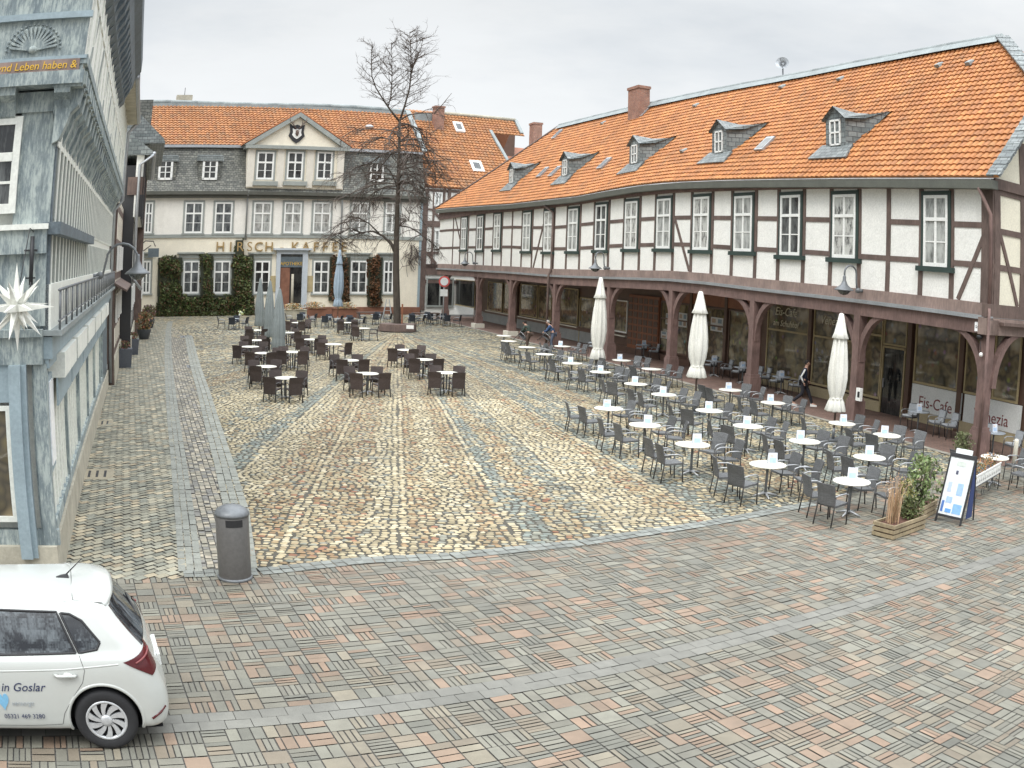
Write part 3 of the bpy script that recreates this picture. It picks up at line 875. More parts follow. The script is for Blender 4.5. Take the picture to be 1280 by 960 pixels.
# posts with curved braces
POSTS = [0.18, 6.6, 13.4, 20.3, 27.1, 34.7, 42.6, 50.0, 59.3]
def arc_brace(fr, s, sg, zt, reach=1.35, drop=1.6, th=.21, o0=-.13, o1=.09):
    out_, inn = [], []
    for k in range(9):
        a = k / 8 * PI / 2
        # from the post (low) to the beam (far)
        x = reach * (1 - math.cos(a)); z = -drop + drop * math.sin(a)
        tx, tz = reach * math.sin(a), drop * math.cos(a); Ln = math.hypot(tx, tz)
        nx, nz = tz / Ln, -tx / Ln
        inn.append((x + nx * 0 + .2, z)); out_.append((x - nx * th + .2, z - nz * th))
    polys = []
    mb_pts = []
    for k in range(8):
        quad = [inn[k], inn[k + 1], out_[k + 1], out_[k]]
        polys.append([(s + sg * x, zt + min(z, .03)) for x, z in quad])
    return polys
def post(fr, s, zt, parent, blk=False, wd=.40, braces=(-1, 1)):
    wd = .34; p = MB(fr)
    p.box(s - wd / 2, s + wd / 2, -.24, .14, .8, zt + .03)
    p.box(s - wd / 2 - .09, s + wd / 2 + .09, -.33, .2, .30 if blk else .02, .82)
    p.box(s - wd / 2 - .05, s + wd / 2 + .05, -.29, .17, .82, .93)
    for sg in braces:
        for poly in arc_brace(fr, s, sg, zt):
            p.prism(poly, -.16, .07)
    o = p.build('post', M['timber_arcade'], parent)
    if blk:
        b_ = MB(fr); b_.box(s - .48, s + .48, -.4, .36, 0, .34); b_.build('base_stone', M['stone_white'], o)
    return o
for k, s in enumerate(POSTS):
    post(RF, s, beamz(s) - .92, AH, blk=(k in (6, 7)), braces=(1,) if k == 0 else (-1,) if k == 8 else (-1, 1))
# arcade ceiling
mb = MB(RF); mb.box(-.3, SEND, -3.6, -.3, 4.02, 4.12); mb.box(-4.6, -.3, -12, -2.6, 4.02, 4.12); mb.build('arcade_ceiling', M['timber'], AH)

# shop fronts at the back of the arcade ---------------------------------
SO = -3.2
def sp(x, y=420): return RF.px((x, y), SO)
mb = MB(RF); s_hi = SEND; mb.box(-1.9, SEND, SO - .4, SO - .12, 0.015, 4.1); mb.build('shop_wall', M['brown_shop'], AH)
mb = MB(RF)
def lowwall(x0, x1, h, m_, o=0.02):
    a, b_ = sp(x1)[0], sp(x0)[0]
    k = MB(RF); k.box(a, b_, SO - .13, SO + o, .013, h); return k
M['plinth_grey'] = mat('grey_plinth', (.30, .31, .30), .85, var=.12)
M['plinth_tan'] = mat('tan_tiled_plinth', (.42, .35, .22), .6, var=.12)
lowwall(592, 746, .75, 0).build('shop_plinth', M['plinth_grey'], AH)
lowwall(940, 1105, .42, 0).build('shop_plinth', M['plinth_tan'], AH)
lowwall(1134, 1290, .42, 0).build('shop_plinth', M['plinth_tan'], AH)
lowwall(746, 940, .35, 0).build('shop_plinth', M['brown_shop'], AH)
# (x0, x1, z0, z1, glass, frame, transom z)
SH = [(566, 592, .9, 3.3, 'glass_dark', 'ochre', None), (608, 626, .95, 3.35, 'glass_shop', 'ochre', None), (628, 640, .95, 3.35, 'glass_shop', 'ochre', None),
      (648.5, 670, 1.0, 3.4, 'glass_shop', 'ochre', None), (671.5, 688, 1.0, 3.4, 'glass_shop', 'ochre', None), (698, 721, 1.0, 3.4, 'glass_shop', 'ochre', None),
      (765, 783, 1.1, 3.0, 'glass_shop', 'white', None), (825, 860, .5, 3.2, 'glass_shop', 'brown_shop', 2.3), (864, 904, .5, 3.2, 'glass_shop', 'brown_shop', 2.3), (909, 940, .5, 3.2, 'glass_shop', 'brown_shop', None),
      (957, 1009, .5, 3.85, 'glass_shop', 'ochre', 2.55), (1015, 1066, .5, 3.85, 'glass_shop', 'ochre', 2.55), (1074, 1102, .5, 3.85, 'glass_shop', 'ochre', 2.95),
      (1143, 1199, RF.px((1142, 479), SO)[1] + .02, 3.9, 'glass_shop', 'ochre', None), (1207, 1240, RF.px((1142, 479), SO)[1] + .02, 3.9, 'glass_shop', 'ochre', None), (1243, 1276, RF.px((1142, 479), SO)[1] + .02, 3.9, 'glass_shop', 'ochre', None)]
for x0, x1, z0, z1, g, f, tz in SH:
    a, b_ = sp(x1, 420 if x1 < 900 else 450)[0], sp(x0, 420 if x1 < 900 else 450)[0]
    w = window(AH, RF, a, b_, z0, z1, SO - .04, cols=1, tr=((z1 - tz) / (z1 - z0)) if tz else 0, bars=0, frame=f, pane=g, fw=.07, name='shop_window')
# doors
def door(x0, x1, ztop, dark='glass_dark', fr_='ochre', frame=RF, o=SO - .03, trans=None, parent=None):
    a, b_ = sorted((frame.px((x0, 450), o)[0], frame.px((x1, 450), o)[0]))
    m_ = MB(frame); m_.box(a, a + .07, o, o + .08, .02, ztop); m_.box(b_ - .07, b_, o, o + .08, .02, ztop); m_.box(a, b_, o, o + .08, ztop - .07, ztop)
    d = m_.build('door', M[fr_], parent or AH)
    g = MB(frame); g.box(a + .07, b_ - .07, o - .02, o + .02, .02, ztop - .07); g.build('door_leaf', M[dark], d)
    h = MB(frame); h.box(b_ - .18, b_ - .14, o + .03, o + .09, 1.0, 1.35); h.build('handle', M['zinc'], d)
    if trans:
        w = window(parent or AH, frame, a, b_, ztop + .03, trans, o, cols=1, tr=0, bars=0, frame=fr_, pane='glass_shop', fw=.06, name='transom_window')
    return d
door(1104, 1133, 2.6, trans=3.85); door(723, 741, 2.9, dark='glass_shop')
mb = MB(RF); a, b_ = sp(823)[0], sp(785)[0]
mb.box(a, b_, SO - .1, SO + .03, .35, 3.4)
for k in range(12): mb.box(a + .05, b_ - .05, SO + .03, SO + .045, .5 + k * .23, .68 + k * .23)
mb.build('panelled_door', M['orange_shop'], AH)
mb = MB(RF); mb.box(sp(940)[0], sp(826)[0], SO - .1, SO + .02, 3.25, 3.95); mb.build('shop_fascia', M['orange_shop'], AH)
mb = MB(RF)
for x in (757, 862, 906, 943, 1012, 1070, 1137.5, 1203.5): 
    s = sp(x, 440)[0]; mb = MB(RF); mb.box(s - .12, s + .12, SO - .1, SO + .07, .0, 4.05); mb.build('shop_post', M['brown_shop'], AH)
for x in (598, 645, 694): 
    s = sp(x, 400)[0]; mb = MB(RF); mb.box(s - .2, s + .2, SO - .1, SO + .07, .0, 4.05); mb.build('shop_post', M['brown_shop'], AH)
mb = MB(RF); mb.box(sp(746)[0], sp(604)[0], SO - .1, SO + .05, .72, .98)
mb.build('shop_rail', M['brown_shop'], AH)

# white picture sheets stuck inside the windows, pale ledges under the far shop windows
for x0, x1, y0, y1 in ((832, 838, 392, 405), (848, 859, 392, 408), (888, 904, 398, 413), (826, 834, 415, 422)):
    a, z1_ = RF.px((x1, y0), SO); b_, z0_ = RF.px((x0, y1), SO)
    m_ = MB(RF); m_.box(a, b_, SO - .01, SO + .005, z0_, z1_); m_.col = (.55, .56, .55); m_.c = [m_.col] * 6
    n_ = max(1, int((b_ - a) / .4))
    for k in range(n_):
        for j in range(2):
            u0 = lerp(a, b_, (k + .18) / n_); u1 = lerp(a, b_, (k + .82) / n_); v0 = lerp(z0_, z1_, (j + .2) / 2); v1 = lerp(z0_, z1_, (j + .8) / 2)
            m_.box(u0, u1, SO + .005, SO + .008, v0, v1, col=((.30, .22, .15), (.18, .25, .30), (.40, .30, .22))[(k + j) % 3])
    m_.build('picture_sheet', M['vcol_gloss'], AH)
for x0, x1 in ((607, 640), (648, 689), (697, 722), (765, 783)):
    a, b_ = sp(x1)[0], sp(x0)[0]; m_ = MB(RF); m_.box(a, b_, SO - .05, SO + .12, .88, .95); m_.build('window_ledge', M['stone_white'], AH)
m_ = MB(RF)
for k in range(6):
    for j in range(7):
        u0 = lerp(sp(823)[0], sp(785)[0], k / 6); u1 = lerp(sp(823)[0], sp(785)[0], (k + 1) / 6); m_.box(u0 + .08, u1 - .08, SO + .045, SO + .06, .55 + j * .4, .85 + j * .4)
m_.build('door_panels', M['brown_shop'], AH)
# lettering helper -------------------------------------------------------
def text(body, size, fr, s, o, z, m_, name, parent, align='CENTER', shear=0.0, ext=.012, xs=1.0, flip=False, obj_loc=None, spacing=1.0):
    cu = bpy.data.curves.new(name, 'FONT'); cu.body = body; cu.size = size; cu.align_x = align; cu.shear = shear
    cu.extrude = ext; cu.space_character = spacing; cu.resolution_u = 3
    tmp = bpy.data.objects.new('tmp', cu)
    dg = bpy.context.evaluated_depsgraph_get()
    me = bpy.data.meshes.new_from_object(tmp)
    bpy.data.objects.remove(tmp)
    x = Vector((fr.d.x, fr.d.y, 0)); nn = Vector((fr.n.x, fr.n.y, 0)); zz = Vector((0, 0, 1))
    if x.cross(zz).dot(nn) < 0: x = -x           # reads left to right from the square
    org = fr.w(s, o, z) - (world_loc(parent) if parent is not None else Vector((0, 0, 0)))
    mt = Matrix(((x.x * xs, zz.x, nn.x), (x.y * xs, zz.y, nn.y), (x.z * xs, zz.z, nn.z))).to_4x4(); mt.translation = org
    me.transform(mt)
    me.materials.clear(); me.materials.append(m_)
    if 'Col' not in me.color_attributes:
        ca = me.color_attributes.new('Col', 'FLOAT_COLOR', 'CORNER'); ca.data.foreach_set('color', [1.0] * (4 * len(me.loops)))
    ob = bpy.data.objects.new(name, me); COL.objects.link(ob)
    if parent is not None: ob.parent = parent
    return ob
M['letter_red'] = mat('dark_red_lettering', (.20, .05, .05), .5, var=.03, bmp=0)
M['letter_cream'] = mat('cream_lettering', (.62, .58, .44), .5, var=.03, bmp=0)
M['letter_black'] = mat('black_lettering', (.03, .03, .04), .5, var=.03, bmp=0)
M['letter_gold'] = mat('bronze_lettering', (.42, .29, .13), .4, .4, var=.1, bmp=0)
M['panel_white'] = mat('white_shop_panel', (.72, .74, .72), .4, var=.05, bmp=0)
PT = RF.px((1142, 479), SO)[1]
for x0, x1, words in ((1139.5, 1201, 'Eis-Cafe'), (1206, 1277, 'Venezia')):
    a, b_ = sp(x1, 510)[0], sp(x0, 500)[0]
    m_ = MB(RF); m_.box(a, b_, SO - .05, SO + .03, .42, PT); p = m_.build('shop_panel', M['panel_white'], AH)
    text(words, .58, RF, (a + b_) / 2 + (.0), SO + .033, PT - .80, M['letter_red'], 'lettering', p, ext=.006, xs=1.0)
sc_ = sp(983, 400)[0]
text('Eis-Cafe', .52, RF, sc_, SO + .04, 3.22, M['letter_cream'], 'lettering', AH, shear=.25, ext=.006)
text('am Schuhhof', .38, RF, sc_, SO + .04, 2.75, M['letter_cream'], 'lettering', AH, shear=.25, ext=.006)
text('Venezia', .5, RF, sp(1040, 405)[0], SO + .04, 3.1, M['letter_cream'], 'lettering', AH, shear=.25, ext=.006)
# roof of the arcade house -------------------------------------------------
RIDGE = sorted(RF.px(p, -6) for p in [(1253, 48), (1130, 70), (1000, 95), (900, 113), (800, 134), (700, 158)])
R0, R1 = RIDGE[0][0], RIDGE[-1][0]
def ridgez(s): return interp(RIDGE, s)
def rsurf(s, f):
    """f from eave (0) to ridge (1)"""
    E0 = RF.w(s, .40, eave(s) - .02); Rr = RF.w(s, -6.0, ridgez(min(max(s, R0), R1)))
    p = E0.lerp(Rr, f)
    kick = max(0, .14 - f) * .9
    p.z += kick * .25 + .25 * math.sin(PI * f) * -.25
    return p
SL = 9.15
FH = .52                       # where the half hip starts
def in_main(s, t):
    f = t / SL
    if f > .995: return False
    lo = -.42 if f < FH else lerp(-.42, R0, (f - FH) / (1 - FH))
    hi = lerp(SEND + .35, R1, f)
    return lo - .05 < s < hi + .05
mb = MB(RF); tile_patch(mb, lambda a, t: rsurf(a, t / SL), SEND + 1.2, SL, in_main, seed=11, s_off=-.6)
roof = mb.build('roof', M['tile'], AH)
mb = MB(RF)     # solid roof body under the tiles
n = 16
qs = [lerp(-.35, SEND, i / n) for i in range(n + 1)]
for a, b_ in zip(qs, qs[1:]):
    for k in range(6):
        f0, f1 = k / 6, (k + 1) / 6
        def cl(s, f):
            lo = -.40 if f < FH else lerp(-.40, R0, (f - FH) / (1 - FH)); hi = lerp(SEND + .3, R1, f)
            return min(max(s, lo), hi)
        pts = [rsurf(cl(a, f0), f0), rsurf(cl(b_, f0), f0), rsurf(cl(b_, f1), f1), rsurf(cl(a, f1), f1)]
        mb.face([p - Vector((0, 0, .05)) for p in pts])
# back slope and far hip
bk = [RF.w(-.35, -12.4, eave(0)), RF.w(SEND, -12.4, eave(SEND)), RF.w(R1, -6, ridgez(R1) - .05), RF.w(R0, -6, ridgez(R0) - .05)]
mb.face(bk)
mb.face([RF.w(SEND + .3, .4, eave(SEND) - .05), RF.w(SEND + .3, -12.4, eave(SEND)), RF.w(R1, -6, ridgez(R1) - .05)])
mb.col = (.40, .17, .08)
mb.build('roof_underside', M['vcol'], roof)
# half hip tiles over the gable end
GF = Frame(tuple(RF.w(0, 0, 0).xy), (-RF.n.x, -RF.n.y), 1)      # gable end: s runs away from the square
if GF.n.dot(-RF.d) < 0: GF = Frame(tuple(RF.w(0, 0, 0).xy), (-RF.n.x, -RF.n.y), -1)
hA = rsurf(-.42, FH); apex = RF.w(R0, -6, ridgez(R0))
sA, oA = GF.loc(hA); hB = GF.w(12.0 - sA, oA, hA.z)
wid = (hB - hA).length; slope = (apex - (hA + hB) / 2).length
ua = (hB - hA).normalized(); ut = (apex - (hA + hB) / 2).normalized()
def hip(a, t): return hA + ua * a + ut * t
mb = MB(GF); tile_patch(mb, hip, wid, slope, lambda a, t: (t / slope) * wid / 2 < a < wid - (t / slope) * wid / 2, seed=12, pal=TILE_OLD)
mb.build('half_hip_roof', M['tile'], AH)
# slate verge, hips and lead ridge
def strip_along(mb, pts, wa, wb, up, lift=.10):
    for p, q_ in zip(pts, pts[1:]):
        t = (q_ - p).normalized(); x = t.cross(up).normalized()
        mb.hexa([p - x * wa + up * (lift - .08), p + x * wb + up * (lift - .08), q_ + x * wb + up * (lift - .08), q_ - x * wa + up * (lift - .08),
                 p - x * wa + up * lift, p + x * wb + up * lift, q_ + x * wb + up * (lift), q_ - x * wa + up * lift])
rn = (rsurf(10, 0).lerp(rsurf(10, 0), 0) - rsurf(11, 0)).cross(rsurf(10, 1) - rsurf(10, 0)).normalized()
if rn.z < 0: rn = -rn
mb = MB(RF)
for k in range(26):
    f0, f1 = k / 26 * FH, (k + 1) / 26 * FH
    strip_along(mb, [rsurf(-.38, f0), rsurf(-.38, f1 + .004)], .30, .30, rn, .10 + (k % 2) * .015)
for k in range(22):
    f0, f1 = lerp(FH, 1, k / 22), lerp(FH, 1, (k + 1) / 22 + .006)
    g0, g1 = lerp(-.38, R0, (f0 - FH) / (1 - FH)), lerp(-.38, R0, (f1 - FH) / (1 - FH))
    strip_along(mb, [rsurf(g0, f0), rsurf(g1, f1)], .32, .32, (rn + Vector((-RF.d.x, -RF.d.y, .6)).normalized() * .7).normalized(), .12 + (k % 2) * .015)
mb.build('slate_verge', M['slate_blue'], AH)
mb = MB(RF)
rp = [RF.w(s, -6.0, ridgez(s) + .05) for s in [lerp(R0, R1, i / 14) for i in range(15)]]
for p, q_ in zip(rp, rp[1:]):
    mb.tube([p, q_], .17, 8)
    w_ = .55
    a = p - rn * 0; d1 = (RF.w(0, .4, eave(0)) - RF.w(0, -6, ridgez(R0))).normalized()
    mb.face([p + rn * .13, q_ + rn * .13, q_ + d1 * w_ + rn * .13, p + d1 * w_ + rn * .13])
mb.build('ridge_capping', M['lead'], AH)
mb = MB(RF)
hp = [rsurf(lerp(SEND + .3, R1, f), f) + Vector((0, 0, .08)) for f in [i / 10 for i in range(11)]]
mb.tube(hp, .11, 6); mb.build('hip_capping', M['timber'], AH)

def roof_hit(p):
    """where the ray through a surveyed point meets the front slope"""
    o = -2.0
    for _ in range(30):
        s, z = RF.px(p, o)
        f = (z - eave(s)) / (ridgez(s) - eave(s)); o = lerp(o, .40 - 6.4 * f, .7)
    return s, o, z, f
def roof_local(s, f, h=0.0): return rsurf(s, f) + rn * h
# gabled slate dormers
def dormer(px_base, wd=1.25, hg=1.2, first=False):
    s, o, z, f = roof_hit(px_base)
    fo = o + .05
    d = MB(RF)
    zt = z + hg; zr = zt + .46
    back = 2.9
    # where the ridge of the dormer meets the main roof
    def roof_o(zz): return .40 - 6.4 * (zz - eave(s)) / (ridgez(s) - eave(s))
    a, b_ = s - wd / 2, s + wd / 2
    # front wall
    d.prism([(a, z - .25), (b_, z - .25), (b_, zt), (s, zr), (a, zt)], fo - .1, fo)
    # cheeks and roof, flaring into the main slope
    ob, orr = roof_o(zt) - .1, roof_o(zr) - .25
    for sg, e in ((-1, a), (1, b_)):
        fl = sg * 1.05
        p0, p1 = RF.w(e, fo, z - .2), RF.w(e, fo, zt)
        p2 = RF.w(e + fl * .9, roof_o(zt + .35), zt + .42); p3 = RF.w(e + fl * .35, roof_o(z + .25) - .1, z + .3)
        d.face([p0, p1, p2, p3])
        r0, r1 = RF.w(s, fo + .14, zr + .02), RF.w(s, orr - .3, zr + .12)
        e0, e1 = RF.w(e + sg * .12, fo + .14, zt - .06), RF.w(e + fl * .95, roof_o(zt + .4), zt + .5)
        rm = r0.lerp(r1, .5) - Vector((0, 0, .12)); em = e0.lerp(e1, .45) - Vector((0, 0, .16))
        d.face([e0, r0, rm, em]); d.face([em, rm, r1, e1])
        d.face([x - Vector((0, 0, .05)) for x in (e0, r0, rm, em)])
    # apron
    f2 = f - .075
    d.hexa([roof_local(a - .55, f2, .06), roof_local(b_ + .55, f2, .06), roof_local(b_ + .35, f + .02, .06), roof_local(a - .35, f + .02, .06),
            roof_local(a - .55, f2, .13), roof_local(b_ + .55, f2, .13), roof_local(b_ + .35, f + .02, .15), roof_local(a - .35, f + .02, .15)])
    o_ = d.build('dormer', M['slate_blue'], AH)
    w = MB(RF); z0, z1 = z + .12, zt - .06; hw = .34
    for aa, bb, cc, dd in ((s - hw, s + hw, z0, z0 + .07), (s - hw, s + hw, z1 - .07, z1), (s - hw, s - hw + .07, z0, z1), (s + hw - .07, s + hw, z0, z1), (s - .03, s + .03, z0, z1), (s - hw, s + hw, (z0 + z1) / 2 - .03, (z0 + z1) / 2 + .03)):
        w.box(aa, bb, fo - .02, fo + .05, cc, dd)
    wo = w.build('window_frame', M['white'], o_)
    return o_
for p in ((1046, 186), (900, 194), (794, 207), (707, 222), (640, 231)): dormer(p)
# skylights and vents
for p in ((957, 181), (756, 205), (679, 216), (694, 215), (697, 169)):
    s, o, z, f = roof_hit(p)
    m_ = MB(RF); m_.hexa([roof_local(s - .32, f - .05, .05), roof_local(s + .32, f - .05, .05), roof_local(s + .32, f + .06, .05), roof_local(s - .32, f + .06, .05),
                          roof_local(s - .32, f - .05, .16), roof_local(s + .32, f - .05, .16), roof_local(s + .32, f + .06, .16), roof_local(s - .32, f + .06, .16)])
    sk = m_.build('skylight', M['zinc'], AH)
    m_ = MB(RF); m_.face([roof_local(s - .24, f - .04, .165), roof_local(s + .24, f - .04, .165), roof_local(s + .24, f + .045, .165), roof_local(s - .24, f + .045, .165)]); m_.build('pane', M['glass'], sk)
for p in ((755, 154), (871, 132), (856, 188), (979, 109), (1052, 99), (1175, 82), (1213, 79)):
    s, o, z, f = roof_hit(p)
    m_ = MB(RF); m_.hexa([roof_local(s - .16, f - .02, .05), roof_local(s + .16, f - .02, .05), roof_local(s + .16, f + .02, .05), roof_local(s - .16, f + .02, .05),
                          roof_local(s - .12, f - .02, .2), roof_local(s + .12, f - .02, .2), roof_local(s + .12, f + .02, .1), roof_local(s - .12, f + .02, .1)])
    m_.build('roof_vent', M['lead'], AH)
# chimney, with lead apron
def chimney(s, o, z0, z1, w, d, parent, fr=RF, name='chimney'):
    m_ = MB(fr); m_.box(s - w / 2, s + w / 2, o - d / 2, o + d / 2, z0, z1 - .18); m_.box(s - w / 2 - .06, s + w / 2 + .06, o - d / 2 - .06, o + d / 2 + .06, z1 - .18, z1)
    c = m_.build(name, M['brick_red'], parent); return c
s1, z1 = RF.px((797, 109), -5.2)
cz = chimney(s1, -5.3, z1 - 3.2, z1, 1.5, .8, AH)
mb = MB(RF); mb.box(s1 - .95, s1 + .95, -5.3 - .5, -5.3 + .75, z1 - 2.25, z1 - 2.0)
sA_, oA_, zA_, fA_ = roof_hit((791, 143))
mb.v = []; mb.f = []; mb.c = []; mb.sm = []
mb.hexa([roof_local(s1 - .95, fA_ - .06, .06), roof_local(s1 + .95, fA_ - .06, .06), roof_local(s1 + .95, fA_ + .06, .06), roof_local(s1 - .95, fA_ + .06, .06),
         roof_local(s1 - .95, fA_ - .06, .11), roof_local(s1 + .95, fA_ - .06, .11), roof_local(s1 + .95, fA_ + .06, .14), roof_local(s1 - .95, fA_ + .06, .14)])
mb.build('chimney_apron', M['zinc'], cz)
s1, z1 = RF.px((670, 154), -9); chimney(s1, -9, z1 - 5, z1, 1.2, .8, AH)
# satellite dish
s1, z1 = RF.px((978, 79), -6.6)
dish = thing('satellite_dish', 'small round grey satellite dish on the ridge of the long orange roof', 'satellite dish', RF.w(s1, -6.6, z1))
mb = MB(); c = RF.w(s1, -6.6, z1); dn = Vector((-.45, -.8, .35)).normalized(); x = dn.orthogonal().normalized(); y = dn.cross(x)
vs = [c - dn * .12]; fs = []
for i in range(1, 4):
    for k in range(18):
        a = 2 * PI * k / 18; r_ = .38 * i / 3
        vs.append(c + (x * math.cos(a) + y * math.sin(a)) * r_ + dn * (.16 * (i / 3) ** 2 - .12))
for k in range(18): fs.append((0, 1 + k, 1 + (k + 1) % 18))
for i in range(2):
    for k in range(18): fs.append((1 + i * 18 + k, 1 + i * 18 + (k + 1) % 18, 1 + (i + 1) * 18 + (k + 1) % 18, 1 + (i + 1) * 18 + k))
mb.mesh(vs, fs, None, True); mb.build('reflector', M['zinc'], dish)
mb = MB(); mb.tube([c - dn * .1, c - Vector((0, 0, 1.0))], .04, 6); mb.tube([c - dn * .1 - Vector((0, 0, .3)), c + dn * .5], .02, 5); mb.build('mast', M['grey_metal'], dish)

# gable end -----------------------------------------------------------------
mb = MB(GF)
zb = beamz(0)
mb.prism([(0.02, zb - .1), (12, zb - .1), (12, 8.3), (12 - 3.0, 11.6), (3.0, 11.6), (0.02, 8.3)], -.14, -.005)
mb.build('gable_wall', M['yellow'], AH)
mb = MB(GF)
for s in (.18, 1.62, 3.0, 4.4, 5.8, 7.2, 8.6, 10, 11.8):
    mb.box(s - .15, s + .15, -.02, .035, zb, 8.3 + min(3.2, max(0, min(s, 12 - s) - .25) * 1.12))
for z in (8.05, 6.85, 5.75): mb.box(0, 12, -.02, .03, z - .09, z + .09)
mb.box(0, 12, -.1, .10, 8.12, 8.45)
mb.box(-.35, 12, -.15, .09, zb - .4, zb)
mb.beam(GF.w(.25, .015, 6.9), GF.w(1.35, .015, zb), .14, .05, up=(GF.n.x, GF.n.y, 0))
mb.build('gable_timber', M['timber'], AH)
window(AH, GF, 1.85, 2.85, 5.7, 7.75, .02, surround='timber_green', sw=.12, sill='timber_green', pane='glass')
window(AH, GF, 4.6, 5.6, 5.7, 7.75, .02, surround='timber_green', sw=.12, sill='timber_green', pane='glass')
mb = MB(GF); mb.box(-.35, 12, -.3, .10, zb - .92, zb - .42); mb.build('arcade_beam', M['timber_weather'], AH)
GP = post(GF, 5.8, zb - .92, AH)
for poly in arc_brace(GF, .18, 1, zb - .92): 
    pass
mb = MB(GF)
for poly in arc_brace(GF, .18, 1, zb - .92): mb.prism(poly, -.16, .07)
mb.build('post_brace', M['timber_arcade'], AH)
# rain pipes
mb = MB(RF); mb.tube([RF.w(.3, .42, eave(0) - .3), RF.w(-.02, .18, eave(0) - 1.1), RF.w(-.02, .18, 4.3)], .065, 8); mb.tube([RF.w(-.12, .28, 4.5), RF.w(-.12, .28, .1)], .055, 8)
mb.build('downpipe', M['timber_arcade'], AH)
sD = RF.px((692, 320))[0]
mb = MB(RF); mb.tube([RF.w(sD + .9, .4, eave(sD) - .3), RF.w(sD, .12, eave(sD) - .8), RF.w(sD, .12, beamz(sD)), RF.w(sD, .28, beamz(sD) - .4), RF.w(sD, .28, .1)], .075, 8)
mb.build('downpipe', M['timber'], AH)
# street-name plate and small lamp on the corner post
NP = thing('street_name_sign', 'small white enamel street name plate on the corner post of the arcade', 'sign', RF.w(.62, .2, 3.4))
sN, zN = RF.px((1226, 409), .16)
mb = MB(RF); mb.box(sN - .28, sN + .28, .13, .16, zN - .14, zN + .14); mb.col = (.8, .8, .8); mb.build('plate', M['vcol'], NP)
text('Schuhhof', .13, RF, sN, .163, zN - .045, M['letter_black'], 'lettering', NP, ext=.003)
sN, zN = RF.px((1226, 422), .2)
mb = MB(RF); c = RF.w(sN, .25, zN)
mb.lathe([(.02, .09), (.11, .06), (.11, .0), (.05, -.06)], c, 12)
c2 = RF.w(sN - .1, .25, zN - .5)
mb.tube([c, c2], .012, 5)
SL_ = mb.build('security_lamp', M['black']); SL_.parent = None
tag(SL_, 'small black downlight and white sensor under the street name plate', 'lamp')
mb = MB(); mb.ball(c2, .07, 8, 6); mb.build('sensor', M['white'], SL_)
# ================================================================= cream house at the end of the square
CH = thing('cream_house', 'wide cream town house with slate mansard, orange roof and a pediment bay', 'building', FF.w(0, 0, 0))
def fp(x, y=300, o=0.0): return FF.px((x, y), o)
s_end = fp(527, 320)[0]
z_cor = fp(350, 246)[1]
z_str = fp(350, 295)[1]
mb = MB(FF); mb.box(-14, s_end, -12, 0, -.1, z_str); mb.build('ground_floor_wall', M['cream'], CH)
mb = MB(FF); mb.box(-14, s_end, -12, -.03, z_str, z_cor); mb.build('upper_wall', M['pale'], CH)
mb = MB(FF); mb.box(-14, s_end, -.02, .10, z_str - .16, z_str + .14); mb.build('string_course', M['trim_blue'], CH)
mb = MB(FF)
mb.box(-14, s_end + .3, -.1, .55, z_cor + .12, z_cor + .42); mb.box(-14, s_end + .2, -.1, .35, z_cor - .15, z_cor + .12)
M['cornice_dark'] = mat('dark_olive_cornice', (.085, .085, .07), .7, var=.15)
mb.build('cornice', M['cornice_dark'], CH)
mb = MB(FF); mb.box(-14, fp(346)[0], -.02, .12, -.1, fp(190, 386)[1]); mb.box(fp(383)[0], s_end, -.02, .12, -.1, fp(190, 386)[1]); mb.build('plinth', M['plinth_red'], CH)
# corner boards
mb = MB(FF); mb.box(s_end - .3, s_end, -.02, .04, .6, z_cor); mb.build('corner_strip', M['blue_light'], CH)
# mansard
z_or = FF.px((240, 183), -1.0)[1]
mb = MB(FF)
s_m0, s_m1 = -6, FF.px((529, 215), -.5)[0]
def mans(s, f): return FF.w(s, lerp(.5, -.95, f), lerp(z_cor + .40, z_or, f)) - Vector((0, 0, .25 * math.sin(PI * f)))
for k in range(6):
    f0, f1 = k / 6, (k + 1) / 6
    mb.face([mans(s_m0, f0), mans(s_m1, f0), mans(s_m1, f1), mans(s_m0, f1)])
    mb.face([mans(s_m1, f0), FF.w(s_m1, -12, lerp(z_cor + .4, z_or, f0)), FF.w(s_m1, -12, lerp(z_cor + .4, z_or, f1)), mans(s_m1, f1)])
mb.build('slate_mansard', M['slate'], CH)
mb = MB(FF); mb.box(s_m0, FF.px((306, 183), -1)[0], -1.2, -.62, z_or - .12, z_or + .12); mb.build('eaves_gutter', M['zinc'], CH)
mb = MB(FF); mb.box(FF.px((432, 186), -1)[0], s_m1, -1.2, -.62, z_or - .12, z_or + .12); mb.build('eaves_gutter', M['zinc'], CH)
zr = FF.px((300, 131), -6.5)[1]
s_r1 = FF.px((509, 141), -6.5)[0]
upF = FF.w(0, -6.5, zr) - FF.w(0, -.75, z_or + .1); tl = upF.length; uF = upF.normalized()
OFr = FF.w(-6, -.75, z_or + .1)
def cs(a, t): return OFr + Vector((FF.d.x, FF.d.y, 0)) * a + uF * t
def in_c(a, t): return a - 6 < lerp(s_m1 + .1, s_r1, t / tl)
mb = MB(FF); tile_patch(mb, cs, s_m1 + 6.5, tl, in_c, tw=.38, th=.42, lift=.09, wave=.055, pal=TILE_OLD, seed=21)
ro = mb.build('roof', M['tile'], CH)
mb = MB(FF); mb.col = (.4, .17, .08)
mb.face([FF.w(-6, -.75, z_or + .04), FF.w(s_m1, -.75, z_or + .04), FF.w(s_r1, -6.5, zr - .06), FF.w(-6, -6.5, zr - .06)])
mb.face([FF.w(s_m1, -.75, z_or + .04), FF.w(s_m1, -12, z_or + .04), FF.w(s_r1, -6.5, zr - .06)])
